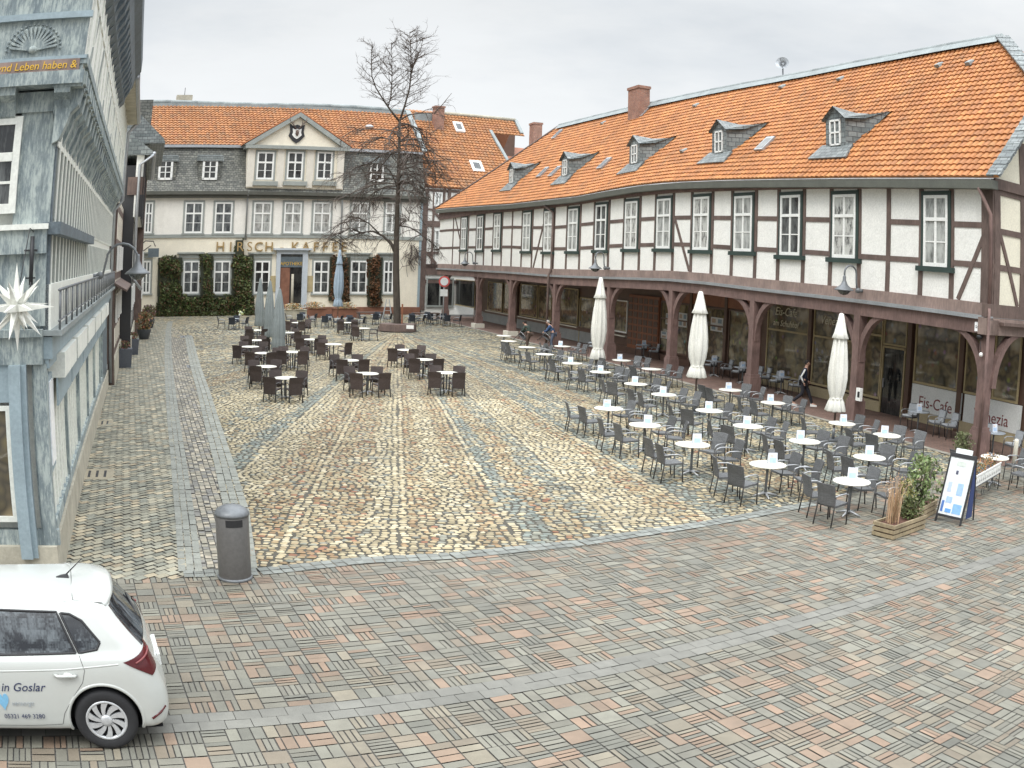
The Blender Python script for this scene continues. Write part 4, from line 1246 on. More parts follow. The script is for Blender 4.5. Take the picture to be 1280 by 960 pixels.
mb.face([FF.w(s_m1, -12, z_or), FF.w(-6, -12, z_or), FF.w(-6, -6.5, zr - .06), FF.w(s_r1, -6.5, zr - .06)])
mb.build('roof_underside', M['vcol'], ro)
mb = MB(FF)
jr = random.Random(2); zs = [zr + .12 + .12 * math.sin(i * .8) * .8 for i in range(13)]
for i in range(12):
    a, b_ = lerp(-6, s_r1, i / 12), lerp(-6, s_r1, (i + 1) / 12)
    mb.tube([FF.w(a, -6.5, zs[i]), FF.w(b_, -6.5, zs[i + 1])], .24, 8)
mb.box(-6, s_r1, -6.5, -6.1, zr - .35, zr + .02)
mb.build('ridge_capping', M['lead'], CH)
mb = MB(FF); mb.beam(FF.w(s_m1 + .1, -.6, z_or + .25), FF.w(s_r1, -6.4, zr + .2), .5, .16); mb.build('hip_flashing', M['lead'], CH)
# windows
def cw(x0, x1, y0, y1, o=0.0, **kw):
    a = fp(x0, (y0 + y1) / 2, o)[0]; b_ = fp(x1, (y0 + y1) / 2, o)[0]
    zz1 = fp((x0 + x1) / 2, y0, o)[1]; zz0 = fp((x0 + x1) / 2, y1, o)[1]
    return window(CH, FF, a, b_, zz0, zz1, o, **kw)
UP = [(181, 190.5), (231, 253), (268.5, 290), (317, 339), (355, 376.5), (391.5, 413), (439, 460), (481.5, 499)]
for k, (x0, x1) in enumerate(UP):
    cw(x0, x1, 253, 291.5, .0, tr=.36, bars=1, fw=.13, pane='glass' if k in (0, 1, 2) else 'glass_curtain', surround='trim_blue', sw=.17, sill='trim_blue')
GFW = [(178, 188), (229, 249), (267, 287.5), (317.5, 337), (391.5, 411), (438, 458.5), (479, 491.5)]
for k, (x0, x1) in enumerate(GFW):
    w = cw(x0, x1, 326, 367, .0, tr=.34, bars=1, fw=.14, pane='glass_dark' if k in (3,) else 'glass', surround='trim_blue', sw=.15, sill='trim_blue')
    a, b_ = fp(x0 - 4)[0], fp(x1 + 4)[0]; zt = fp(x0, 326)[1]
    mb = MB(FF); mb.box(a, b_, -.02, .08, zt + .2, zt + .60); mb.box(a - .2, b_ + .2, -.02, .25, zt + .60, zt + .74); mb.build('lintel', M['trim_blue'], w)
# slate dormer windows, white arched
for (x0, x1, y0, y1) in ((199, 215, 199, 225), (254, 271, 198.5, 225), (463, 479, 202, 227.5)):
    fo = .1
    a, z1 = FF.px((x0, y0), fo); b_, z0 = FF.px((x1, y1), fo); zc = (a + b_) / 2
    d = MB(FF)
    d.prism([(a - .35, z0 - .4), (b_ + .35, z0 - .4), (b_ + .35, z1 - .1), ((a + b_) / 2, z1 + .35), (a - .35, z1 - .1)], -1.4, fo - .02)
    dd = d.build('dormer', M['slate'], CH)
    d = MB(FF); d.hexa([FF.w(a - .55, fo + .12, z1 - .22), FF.w(b_ + .55, fo + .12, z1 - .22), FF.w(b_ + .5, -1.6, z1 + .25), FF.w(a - .5, -1.6, z1 + .25),
                        FF.w(a - .45, fo + .12, z1 + .30), FF.w(b_ + .45, fo + .12, z1 + .30), FF.w(b_ + .4, -1.6, z1 + .6), FF.w(a - .4, -1.6, z1 + .6)]); d.build('dormer_roof', M['slate_blue'], dd)
    f_ = MB(FF); fw = .2
    for aa, bb, cc, de in ((a, b_, z0, z0 + fw), (a, b_, z1 - fw * 1.2, z1), (a, a + fw, z0, z1), (b_ - fw, b_, z0, z1), (zc - .05, zc + .05, z0, z1), (a, b_, lerp(z0, z1, .37) - .03, lerp(z0, z1, .37) + .03), (a, b_, lerp(z0, z1, .63) - .03, lerp(z0, z1, .63) + .03)):
        f_.box(aa, bb, fo, fo + .08, cc, de)
    f_.prism([(a, z1), (b_, z1), (b_ - .3, z1 + .16), (zc, z1 + .22), (a + .3, z1 + .16)], fo, fo + .08)
    w = f_.build('window', M['white'], dd)
    g = MB(FF); g.box(a + .1, b_ - .1, fo - .01, fo + .03, z0 + .1, z1 - .1); g.build('pane', M['glass_dark'], w)
# the centre bay with its pediment
bo = .42
xb0, xb1 = FF.px((309, 215), bo)[0], FF.px((429.5, 215), bo)[0]
zb0 = FF.px((370, 236), bo)[1]; zb1 = FF.px((370, 187), bo)[1]; zap = FF.px((373, 141), bo)[1]
mb = MB(FF); mb.box(xb0, xb1, -4, bo, zb0, zb1); bay = mb.build('bay_wall', M['cream'], CH)
mb = MB(FF)
mb.box(xb0 - .35, xb1 + .35, -.5, bo + .4, zb1, zb1 + .3)
xc = (xb0 + xb1) / 2
mb.prism([(xb0 - .5, zb1 + .3), (xc, zap), (xc, zap - .42), (xb0 + .3, zb1 + .3)], -.5, bo + .42)
mb.prism([(xb1 + .5, zb1 + .3), (xb1 - .3, zb1 + .3), (xc, zap - .42), (xc, zap)], -.5, bo + .42)
mb.build('pediment_moulding', M['trim_blue'], CH)
mb = MB(FF); mb.prism([(xb0, zb1 + .28), (xb1, zb1 + .28), (xc, zap - .38)], -5, bo + .06); mb.build('pediment', M['cream'], CH)
mb = MB(FF); mb.col = (.42, .17, .08)
for sg, e in ((-1, xb0 - .6), (1, xb1 + .6)):
    mb.hexa([FF.w(e, bo + .42, zb1 + .32), FF.w(xc, bo + .42, zap + .02), FF.w(xc, -6, zap + .02), FF.w(e, -3, zb1 + .32)] + [FF.w(e, bo + .42, zb1 + .44), FF.w(xc, bo + .42, zap + .14), FF.w(xc, -6, zap + .14), FF.w(e, -3, zb1 + .44)])
mb.build('bay_roof', M['vcol'], CH)
M['pilaster'] = mat('pilaster_stone', (.66, .62, .54), .85, var=.06, bmp=.15)
for x in (313, 350, 387, 425):
    s = FF.px((x, 210), bo)[0]
    mb = MB(FF); mb.box(s - .32, s + .32, bo - .02, bo + .12, zb0 + .1, zb1); mb.build('pilaster', M['pilaster'], bay)
for x0, x1 in ((321, 342), (359, 378.5), (396, 415)):
    w = cw(x0, x1, 190, 224.5, bo, tr=.38, bars=1, fw=.14, pane='glass_dark', surround='trim_blue', sw=.18)
    a, b_ = FF.px((x0 - 5, 220), bo)[0], FF.px((x1 + 5, 220), bo)[0]; z = FF.px((x0, 225), bo)[1]
    mb = MB(FF); mb.box(a, b_, bo - .02, bo + .35, z - .5, z - .12); mb.build('sill', M['trim_blue'], w)
# antler trophy on a dark shield
se, ze = FF.px((371, 166), bo + .1)
mb = MB(FF)
sh = [(-.7, .8), (-.35, .62), (0, .75), (.35, .62), (.7, .8), (.62, .1), (.75, -.3), (.35, -.75), (0, -.98), (-.35, -.75), (-.75, -.3), (-.62, .1)]
mb.prism([(se + x, ze + z) for x, z in sh], bo + .06, bo + .16); tr = mb.build('shield', M['black'], CH)
mb = MB(FF); mb.prism([(se + x * .6, ze - .05 + z * .55) for x, z in sh], bo + .16, bo + .20); mb.build('shield_field', M['white'], tr)
mb = MB(FF)
mb.ball(FF.w(se, bo + .28, ze - .02), .2, 8, 6, (.8, .8, 1.5))
mb.build('deer_head', M['timber'], tr)
mb = MB(FF)
for sg in (-1, 1):
    mb.tube([FF.w(se + sg * .1, bo + .28, ze + .3), FF.w(se + sg * .4, bo + .35, ze + .7), FF.w(se + sg * .75, bo + .4, ze + 1.05), FF.w(se + sg * .8, bo + .4, ze + 1.6)], [.05, .05, .04, .02], 6)
    mb.tube([FF.w(se + sg * .45, bo + .35, ze + .75), FF.w(se + sg * .35, bo + .4, ze + 1.15)], [.035, .015], 5)
    mb.tube([FF.w(se + sg * .75, bo + .4, ze + 1.05), FF.w(se + sg * 1.1, bo + .4, ze + 1.3)], [.035, .015], 5)
mb.build('antlers', M['timber'], tr)
# lettering across the front
LET = 'HIRSCH-KAFFEE'
LX = [275, 288, 299, 311, 323, 336, 352, 368.5, 382, 394.5, 406, 418, 429.5]
for ch, x in zip(LET, LX):
    s, z = fp(x, 314)
    text(ch, 1.18, FF, s, .36 if ch in 'RS' else .07, z, M['letter_gold'], 'letter', CH, ext=.05)
# door with pharmacy sign
a, z1 = fp(350, 333); b_ = fp(377.5, 333)[0]; zt = fp(360, 319)[1]
mb = MB(FF)
fa, fb = fp(345, 333)[0], fp(384, 333)[0]
mb.box(fa, a, -.02, .22, 0, zt + .1); mb.box(b_, fb, -.02, .22, 0, zt + .1); mb.box(fa, fb, -.02, .22, zt + .1, zt + .45); mb.box(fa - .3, fb + .3, -.02, .45, zt + .45, zt + .62)
M['pale_blue'] = mat('pale_blue_door_surround', (.46, .50, .54), .6, var=.08)
dr = mb.build('door', M['pale_blue'], CH)
mb = MB(FF); mb.box(a, b_, .005, .04, .12, zt + .1); mb.build('door_opening', M['glass_dark'], dr)
mb = MB(FF); zs0, zs1 = fp(360, 334)[1], fp(360, 321)[1]; mb.box(a + .02, b_ - .02, .04, .09, zs0, zs1); sg_ = mb.build('sign_board', M['blue_dark'], dr)
text('APOTHEKE', .42, FF, (a + b_) / 2, .10, zs0 + .18, M['gold'], 'lettering', dr, ext=.01, xs=.98)
mb = MB(FF); mb.box(a, lerp(a, b_, .45), .04, .10, .12, zs0 - .05); mb.build('door_leaf', M['plinth_red'], dr)
mb = MB(FF); mb.tube([FF.w(lerp(a, b_, .58), .12, .4), FF.w(lerp(a, b_, .58), .12, zs0 - .6)], .12, 8); mb.build('column', M['stone'], dr)
mb = MB(FF)
for k in range(3): mb.box(a - .5 + .0 * k, b_ + .5, .1, .4 + .35 * (2 - k), 0.0 + .0, .16 * (k + 1))
mb.build('steps', M['stone'], CH)
for x in (341.5, 387):
    s, z = fp(x, 354)
    mb = MB(FF); mb.box(s - .28, s + .28, .01, .07, z - .75, z + .65); mb.col = (.5, .33, .12); mb.build('notice_board', M['ochre'], CH)
for x in (308, 426.5):
    s = fp(x, 270)[0]; mb = MB(FF); mb.tube([FF.w(s, .5, z_cor + .4), FF.w(s, .14, z_cor - .2), FF.w(s, .14, .1 if x > 400 else fp(x, 300)[1])], .09, 6); mb.build('downpipe', M['zinc'], CH)
s, z = FF.px((231, 119), -7.2); m_ = MB(FF); m_.box(s - .8, s + .8, -7.8, -7, z - 3, z); c_ = m_.build('chimney', M['stone'], CH)
m_ = MB(FF); m_.tube([FF.w(s, -7.4, z), FF.w(s, -7.4, z + .8)], .03, 5); m_.build('lightning_rod', M['black'], c_)
def on_c(p):
    o = -3
    for _ in range(30):
        s, z = FF.px(p, o); f = (z - z_or) / (zr - z_or); o = lerp(o, -.75 - 5.75 * f, .7)
    return s, o, z
s, o, z = on_c((461, 160)); mb = MB(FF); mb.ball(FF.w(s, o + .1, z + .1), .45, 10, 6, (1, .8, .5)); mb.build('roof_vent', M['zinc'], CH)

# ================================================================= timber shop with big orange roof behind
BH = thing('timber_shop_house', 'brown half-timbered house with a big orange roof between cream house and arcade', 'building', FF.w(s_end, 0, 0))
s0, s1 = s_end + .15, fp(572, 330)[0] + 1.5
ze_ = fp(560, 236)[1]
mb = MB(FF); mb.box(s0, s1 + 12, -7, -.06, 0, ze_); mb.build('wall', M['plaster'], BH)
mb = MB(FF)
def bp(x, y): return fp(x, y)
for x, y0, y1, w in ((530.5, 236, 388, .5), (541, 236, 330, .18), (560, 236, 330, .3), (553.5, 236, 262, .22)):
    s, _ = bp(x, 290); mb.box(s - w / 2, s + w / 2, -.1, .05, bp(x, y1)[1], bp(x, y0)[1])
for y, h in ((238, .25), (262, .18), (280, .55), (316, .18), (337, 1.0), (333, .4), (352, .3)):
    z = bp(545, y)[1]; mb.box(s0, s1 + 12, -.1, .045, z - h / 2, z + h / 2)
p_, q_ = bp(541, 262), bp(552, 276); mb.beam(FF.w(p_[0], .01, p_[1]), FF.w(q_[0], .01, q_[1]), .25, .05, up=(FF.n.x, FF.n.y, 0))
p_, q_ = bp(535, 317), bp(545, 330); mb.beam(FF.w(p_[0], .01, p_[1]), FF.w(q_[0], .01, q_[1]), .25, .05, up=(FF.n.x, FF.n.y, 0))
mb.build('timber_frame', M['timber'], BH)
for (x0, x1, y0, y1, g) in ((543, 552.5, 240, 258, 'glass_curtain'), (543.5, 553.5, 287, 312, 'glass_curtain')):
    a, z1 = bp(x0, y0); b_, z0 = bp(x1, y1); window(BH, FF, a, b_, z0, z1, .0, tr=0, bars=1, fw=.13, pane=g)
a, z1 = bp(533, 347); b_, z0 = bp(566, 384)
window(BH, FF, a, b_, z0, z1, .02, tr=0, bars=0, cols=2, fw=.14, frame='trim_blue', pane='glass_dark', name='shop_window')
# roof
zrb = FF.px((600, 147), -8)[1]; eo = .35
upB = FF.w(0, -8, zrb) - FF.w(0, eo, ze_ + .1); tlb = upB.length; uB = upB.normalized()
sB0 = FF.px((528, 200), -3)[0]; O2 = FF.w(sB0 - 4, eo, ze_ + .1); sBr = FF.px((644, 150), -8)[0]
def bs(a, t): return O2 + Vector((FF.d.x, FF.d.y, 0)) * a + uB * t
e0 = FF.px((537, 234), eo)[0]
def on_b(p):
    o = -3
    for _ in range(30):
        s, z = FF.px(p, o); f = (z - ze_) / (zrb - ze_); o = lerp(o, eo - 8.3 * f, .7)
    return s, o, z, f
qa, qb = on_b((613, 165)), on_b((632, 199))
def slim(f): return sBr if f > qa[3] else lerp(qb[0], qa[0], (f - qb[3]) / (qa[3] - qb[3]))
def in_b(a, t):
    s = a + sB0 - 4
    return max(e0 - (t / tlb) * 2.2, s_end - .9 - t * .35) < s < slim(t / tlb) + .1
mb = MB(FF); tile_patch(mb, bs, sBr - sB0 + 4.5, tlb, in_b, tw=.38, th=.42, lift=.09, wave=.055, pal=TILE_OLD, seed=22)
rb = mb.build('roof', M['tile'], BH)
mb = MB(FF); mb.col = (.36, .15, .08)
def bz(s, f): return FF.w(s, eo - (eo + 8) * f, lerp(ze_ + .04, zrb - .06, f))
fa = qa[3]; mb.face([bz(e0, 0), bz(slim(0), 0), bz(slim(fa - .001), fa), bz(e0 - 2.5 * fa, fa)]); mb.face([bz(e0 - 2.5 * fa, fa), bz(sBr, fa), bz(sBr, 1), bz(e0 - 2.5, 1)])
mb.face([FF.w(e0, -16, ze_ + .04), FF.w(sBr, -16, ze_ + .04), FF.w(sBr, -8, zrb - .06), FF.w(e0 - 2.5, -8, zrb - .06)])
mb.build('roof_underside', M['vcol'], rb)
mb = MB(FF); mb.tube([FF.w(FF.px((549, 146), -8)[0], -8, zrb + .1), FF.w(sBr, -8, zrb + .1)], .2, 8); mb.build('ridge_capping', M['stone'], BH)
mb = MB(FF); mb.beam(bz(slim(0), 0) + Vector((0, 0, .2)), bz(slim(fa - .001), fa) + Vector((0, 0, .2)), .35, .2); mb.beam(bz(sBr, fa) + Vector((0, 0, .2)), bz(sBr, 1) + Vector((0, 0, .2)), .35, .25); mb.build('verge', M['lead'], BH)

# lead flat with chimney at the junction
a = FF.px((512, 150), -8.6)[0]; b_, zl = FF.px((545, 143), -8.6)
mb = MB(FF); mb.box(a, b_, -9, -6.9, zl - 3.0, zl - .25); mb.build('lead_flat', M['lead'], BH)
s, z = FF.px((548.5, 133), -6.3); cbh = chimney(s, -6.3, z - 2.6, z, 1.0, .8, BH, FF)
def on_b(p):
    o = -3
    for _ in range(30):
        s, z = FF.px(p, o); f = (z - ze_) / (zrb - ze_); o = lerp(o, eo - 8.3 * f, .7)
    return s, o, z, f
for p, w in (((573, 160), .5), ((595.5, 209), .6)):
    s, o, z, f = on_b(p); nb = (uB.cross(Vector((FF.d.x, FF.d.y, 0)))).normalized(); nb = nb if nb.z > 0 else -nb
    c = FF.w(s, o, z) + nb * .12; du = Vector((FF.d.x, FF.d.y, 0))
    mb = MB(FF); mb.hexa([c - du * w - uB * .8 - nb * .1, c + du * w - uB * .8 - nb * .1, c + du * w + uB * .8 - nb * .1, c - du * w + uB * .8 - nb * .1, c - du * w - uB * .8 + nb * .1, c + du * w - uB * .8 + nb * .1, c + du * w + uB * .8 + nb * .1, c - du * w + uB * .8 + nb * .1])
    sk = mb.build('skylight', M['white'], BH); w2 = w * .6
    mb = MB(FF); mb.face([c - du * w2 - uB * .5 + nb * .11, c + du * w2 - uB * .5 + nb * .11, c + du * w2 + uB * .5 + nb * .11, c - du * w2 + uB * .5 + nb * .11]); mb.build('pane', M['glass_dark'], sk)
# small dark house behind on the right
KH = thing('brown_rear_house', 'dark brown house end with orange roof peeping out behind the big roof', 'building', FF.w(sBr + 2, -10, 0))
a, z1 = FF.px((612, 166), -12); b_ = FF.px((645, 166), -12)[0]
mb = MB(FF); mb.box(a, b_, -14, -12, 0, z1 - 3.6); mb.box(a + 1, b_, -16, -12.2, z1 - 3.6, z1 + .2); mb.build('wall', M['brown_shop'], KH)
mb = MB(FF); mb.col = (.34, .14, .08); z3 = FF.px((640, 186), -12)[1]
mb.hexa([FF.w(a - 1, -11.2, z3 - 2.0), FF.w(b_ + 3, -11.2, z3 - 2.0), FF.w(b_ + 3, -13.5, z3 + .2), FF.w(a - 1, -13.5, z3 + .2), FF.w(a - 1, -11.2, z3 - 1.8), FF.w(b_ + 3, -11.2, z3 - 1.8), FF.w(b_ + 3, -13.5, z3 + .4), FF.w(a - 1, -13.5, z3 + .4)])
mb.build('roof', M['vcol'], KH)
# ================================================================= the blue timber house on the left
LS0 = -1.75
CF = Frame(tuple(LFm.w(LS0, 0, 0).xy), (-LFm.n.x, -LFm.n.y), 1)
if CF.n.dot(-LFm.d) < 0: CF = Frame(tuple(LFm.w(LS0, 0, 0).xy), (-LFm.n.x, -LFm.n.y), -1)
BL = thing('blue_timber_house', 'blue-grey carved timber house with ivory boards on the left', 'building', LFm.w(LS0, 0, 0))
E1 = 21.4
mb = MB(LFm); mb.prism([(LS0, 0), (E1, 0), (E1, .62), (LS0, .62)], -.3, 0); mb.prism([(LS0, .62), (E1, .62), (E1, .66), (LS0, .66)], -.3, -.06)
mb.box(LS0, LS0 + .3, -9, -.3, 0, .62); mb.build('plinth', M['stone'], BL)
mb = MB(LFm); mb.box(LS0 + .12, E1, -9, -.16, .6, 10.4); mb.build('wall_core', M['board_white'], BL)
# side wall, street level
mb = MB(LFm); rl = random.Random(9)
mb.box(LS0 + .1, E1, -.2, -.12, .62, 3.45)
s = LS0 + .55
while s < 15.6:
    mb.box(s, s + .05, -.12, -.085, .66, 2.9); s += .52
mb.build('board_wall', M['board_white'], BL)
mb = MB(LFm); mb.box(LS0, LS0 + .34, -.25, -.02, .66, 3.4); mb.box(LS0 + .1, E1, -.14, -.04, .66, .84)
for s in (2.2, 5.6, 9.0, 12.4, 15.8, 17.4, 20.9): mb.box(s - .09, s + .09, -.14, -.04, .8, 3.0)
mb.build('blue_posts', M['blue_wood'], BL)
mb = MB(LFm); mb.box(LS0 + .6, LS0 + 1.35, -.12, -.05, 1.6, 3.1); fr_ = mb.build('poster_case', M['blue_light'], BL)
mb = MB(LFm); mb.box(LS0 + .68, LS0 + 1.27, -.05, -.03, 1.7, 3.0); mb.col = (.20, .08, .09); mb.build('poster', M['vcol_gloss'], fr_)
for k, (a, b_) in enumerate(((-.55, 2.3), (2.4, 5.6), (5.7, 8.8), (8.9, 12.0), (12.1, 15.2), (15.3, 17.6))):
    m_ = MB(LFm); m_.prism([(a, 3.0), (b_ - .3, 3.0), (b_ - .3, 3.4), (a, 3.4)], -.15, .19)
    bx = m_.build('awning_box', M['board_white'], BL)
    m_ = MB(LFm); m_.box(a + .04, b_ - .04, .02, .06, 2.55, 3.0)
    m_.build('valance', M['blue_light'], bx)
mb = MB(LFm); mb.box(17.7, 20.7, -.1, -.04, .6, 3.2); mb.build('side_door', M['blue_dark'], BL)
# frieze and ledge
mb = MB(LFm); mb.box(LS0 - .02, E1, -.2, .10, 3.42, 3.74); mb.box(LS0, E1, -.2, .04, 3.28, 3.42); mb.build('frieze', M['blue_light'], BL)
mb = MB(LFm); mb.box(LS0 - .1, E1 + .1, -.3, .26, 3.76, 3.84); mb.build('ledge', M['lead'], BL)
mb = MB(LFm)
mb.tube([LFm.w(LS0 - .2, .22, 4.42), LFm.w(E1, .22, 4.42)], .022, 6); mb.tube([LFm.w(LS0 - .2, .22, 3.98), LFm.w(E1, .22, 3.98)], .014, 6)
s = LS0
while s < E1: mb.tube([LFm.w(s, .22, 3.82), LFm.w(s, .22, 4.42)], .02, 5); s += 1.15
for k in range(70): mb.tube([LFm.w(LS0 + .2 + k * .33, .22, 3.98), LFm.w(LS0 + .2 + k * .33, .22, 4.42)], .007, 4)
mb.build('railing', M['grey_metal'], BL)
# first floor side: ivory boards, battens, ledge
gl = MB(LFm); mb = MB(LFm); mb.box(LS0 + .02, E1, -.25, -.04, 3.8, 7.3)
s = LS0 + .3
while s < E1 - .2:
    mb.box(s, s + .10, -.04, .03, 4.5, 5.22); mb.box(s, s + .13, -.04, .06, 5.4, 6.75); gl.box(s - .05, s - .002, -.04, .02, 4.5, 5.22); gl.box(s - .07, s - .002, -.04, .045, 5.45, 6.7); s += .62  # gl: thin darker strips put in as the shadows beside the battens
mb.prism([(LS0, 3.84), (E1, 3.84), (E1, 4.5), (LS0, 4.5)], -.05, .07)
mb.box(LS0, E1, -.04, .05, 6.52, 6.62)
mb.build('first_floor_boards', M['board_white'], BL); gl.build('batten_shadows', M['trim_blue'], BL)
mb = MB(LFm); mb.prism([(LS0 - .1, 5.22), (6.9, 5.22), (6.9, 5.4), (LS0 - .1, 5.4)], -.1, .20); mb.box(LS0, LS0 + .14, -.1, .03, 3.84, 7.2); mb.build('moulding', M['blue_dark'], BL)
# jetty brackets and carved sill
JO = .34
mb = MB(LFm)
s = LS0 - .15
while s < E1 - .3:
    prof = [(-.05, 6.55), (.05, 6.6), (.16, 6.85), (.20, 7.0), (.32, 7.12), (.36, 7.36), (-.05, 7.36)]
    vs = [LFm.w(s, o, z) for o, z in prof] + [LFm.w(s + .3, o, z) for o, z in prof]; n_ = len(prof)
    mb.mesh(vs, [tuple(range(n_)), tuple(range(2 * n_ - 1, n_ - 1, -1))] + [(i, (i + 1) % n_, n_ + (i + 1) % n_, n_ + i) for i in range(n_)])
    s += .72
mb.build('jetty_brackets', M['blue_wood'], BL)
mb = MB(LFm); mb.hexa([LFm.w(LS0, -.04, 6.95), LFm.w(E1, -.04, 6.95), LFm.w(E1, -.03, 7.3), LFm.w(LS0, -.03, 7.3), LFm.w(LS0, JO - .08, 7.2), LFm.w(E1, JO - .08, 7.2), LFm.w(E1, JO - .05, 7.34), LFm.w(LS0, JO - .05, 7.34)])
mb.box(LS0 - .4, E1, -.1, JO + .03, 7.36, 7.62); mb.box(LS0 - .42, E1, -.1, JO + .06, 7.70, 7.84)
s = LS0 - .3
while s < E1 - .3: mb.box(s, s + .32, JO, JO + .07, 7.4, 7.6); s += .5
mb.build('carved_sill', M['blue_wood'], BL)
mb = MB(LFm); mb.box(LS0 - .38, E1, -.2, JO, 7.62, 10.4)
s = LS0 - .1
while s < E1: mb.box(s, s + .10, JO, JO + .03, 7.84, 10.3); s += .95
mb.box(LS0 - .38, E1, JO, JO + .025, 8.9, 8.97)
mb.build('upper_storey_boards', M['board_white'], BL)
mb = MB(LFm)
for k in range(9):
    mb = MB(LFm); a = LS0 + .6 + k * 2.4; mb.beam(LFm.w(a, JO + .012, 7.84), LFm.w(a + .8, JO + .012, 8.9), .09, .03, up=(LFm.n.x, LFm.n.y, 0)); mb.build('cross_brace', M['trim_blue'], BL)
# eaves: dark boxed cornice near the street, open gutter further on
mb = MB(LFm)
pr = [(JO - .02, 9.35), (JO + .14, 9.5), (JO + .20, 9.85), (JO + .36, 10.0), (JO + .42, 10.3), (JO + .58, 10.5), (JO + .58, 10.9), (JO - .02, 10.9)]
vs = [LFm.w(LS0 - .6, o, z) for o, z in pr] + [LFm.w(12.2, o, z) for o, z in pr]; n_ = len(pr)
mb.mesh(vs, [tuple(range(n_)), tuple(range(2 * n_ - 1, n_ - 1, -1))] + [(i, (i + 1) % n_, n_ + (i + 1) % n_, n_ + i) for i in range(n_)])
s = LS0 - .4
while s < 12: mb.hexa([LFm.w(s, JO, 9.3), LFm.w(s + .3, JO, 9.3), LFm.w(s + .3, JO, 9.9), LFm.w(s, JO, 9.9), LFm.w(s, JO + .3, 9.75), LFm.w(s + .3, JO + .3, 9.75), LFm.w(s + .3, JO + .36, 9.98), LFm.w(s, JO + .36, 9.98)]); s += .75
mb.build('boxed_cornice', M['blue_dark'], BL)
mb = MB(LFm); mb.box(12.2, E1 + .2, JO, JO + .42, 10.22, 10.3); mb.build('eaves_soffit', M['stone'], BL)
mb = MB(LFm); mb.tube([LFm.w(12.2, JO + .46, 10.34), LFm.w(E1 + .3, JO + .46, 10.34)], .10, 8); mb.box(12.2, E1 + .2, JO + .3, JO + .44, 10.28, 10.5); mb.build('gutter', M['zinc'], BL)
mb = MB(LFm); mb.hexa([LFm.w(LS0 - .8, JO + .6, 10.9), LFm.w(E1 + .2, JO + .5, 10.5), LFm.w(E1 + .2, -9, 10.5), LFm.w(LS0 - .8, -9, 10.9), LFm.w(LS0 - .8, JO + .3, 11.0), LFm.w(E1 + .2, JO + .3, 10.6), LFm.w(E1 + .2, -4, 15), LFm.w(LS0 - .8, -4, 15)]); mb.build('roof', M['slate_blue'], BL)
mb = MB(LFm); mb.tube([LFm.w(E1 + .1, JO + .44, 10.3), LFm.w(E1 + .05, .42, 9.9), LFm.w(E1 + .05, .42, 7.2), LFm.w(E1 + .05, .1, 6.8), LFm.w(E1 + .05, .08, .1)], .07, 8); mb.build('downpipe', M['zinc'], BL)
# front towards the camera
def cb(mb, s0, s1, o0, o1, z0, z1): mb.box(s0, s1, o0, o1, z0, z1, fr=CF)
mb = MB(CF); cb(mb, 0.0, 7, -.02, .12, 0, .62); mb.build('front_plinth', M['stone'], BL)
mb = MB(CF)
cb(mb, .1, 6, -.1, 0, 3.35, 5.34); cb(mb, 0, .22, -.1, .03, .62, 3.35)
cb(mb, .05, 6, -.1, .10, 3.35, 3.75); cb(mb, .05, 6, -.1, .16, 3.75, 3.86); cb(mb, .02, 6, -.1, .12, 4.95, 5.3); cb(mb, .02, .40, -.1, .05, 3.9, 4.95)
cb(mb, .0, .62, -.1, 0.02, 5.38, 7.1); cb(mb, 1.6, 6, -.1, 0.02, 5.38, 7.1)
cb(mb, -.02, 6, -.1, .08, 7.05, 7.36)
cb(mb, -.05, 6, -.1, .02, .62, .86)
mb.build('front_timber', M['blue_wood'], BL)
mb = MB(CF); cb(mb, .0, 6, -.1, .18, 5.3, 5.38); mb.build('front_moulding', M['board_white'], BL)
# leaning pilaster pair beside the shop window
mb = MB(CF); cb(mb, .42, .62, .0, .22, .45, 3.35); cb(mb, .33, .42, .0, .15, .45, 3.35); mb.build('pilaster', M['blue_light'], BL)
window(BL, CF, .64, 3.4, 1.0, 2.75, .03, cols=1, tr=0, bars=0, fw=.07, pane='glass_shop', frame='board_white', name='shop_window')
mb = MB(CF); cb(mb, .62, 3.5, .0, .06, 2.8, 3.35); mb.build('shop_fascia', M['blue_light'], BL)
window(BL, CF, .58, 1.7, 5.55, 7.0, .03, cols=1, tr=.42, bars=1, fw=.12, frame='board_white', pane='glass')
# upper front: jetty, inscription and fan rosette
FO = .40
mb = MB(CF); cb(mb, -JO, 6, -.1, FO, 7.62, 9.6); cb(mb, -JO - .03, 6, -.1, FO + .05, 7.40, 7.6)
mb.build('carved_panel', M['blue_wood'], BL)
mb = MB(CF); cb(mb, -JO - .04, 6, FO, FO + .08, 8.42, 8.52); cb(mb, -JO - .04, 6, FO, FO + .04, 7.78, 7.83); mb.build('panel_moulding', M['blue_light'], BL)
mb = MB(CF); cb(mb, -JO + .06, 2.2, FO, FO + .04, 7.6, 7.78); pb = mb.build('inscription_board', M['timber_weather'], BL)
text('vnd Leben haben &', .17, CF, -JO + .10, FO + .045, 7.635, M['gold'], 'inscription', pb, align='RIGHT', shear=.12, ext=.006)
mb = MB(CF); c_s, c_z = CF.px((41, 63), FO)
for k in range(15):
    a = rad(8 + k * 164 / 14)
    p0 = CF.w(c_s + math.cos(a) * .07, FO + .02, c_z + math.sin(a) * .05); p1 = CF.w(c_s + math.cos(a) * .38, FO + .035, c_z + math.sin(a) * .34)
    mb.beam(p0, p1, .035, .05, up=(CF.n.x, CF.n.y, 0)); mb.ball(p1, .028, 6, 4)
mb.ball(CF.w(c_s, FO + .02, c_z), .08, 8, 6, (1, 1, .8))
for k in range(20):
    a = rad(2 + k * 176 / 19); mb.ball(CF.w(c_s + math.cos(a) * .45, FO + .01, c_z + math.sin(a) * .41), .022, 6, 4)
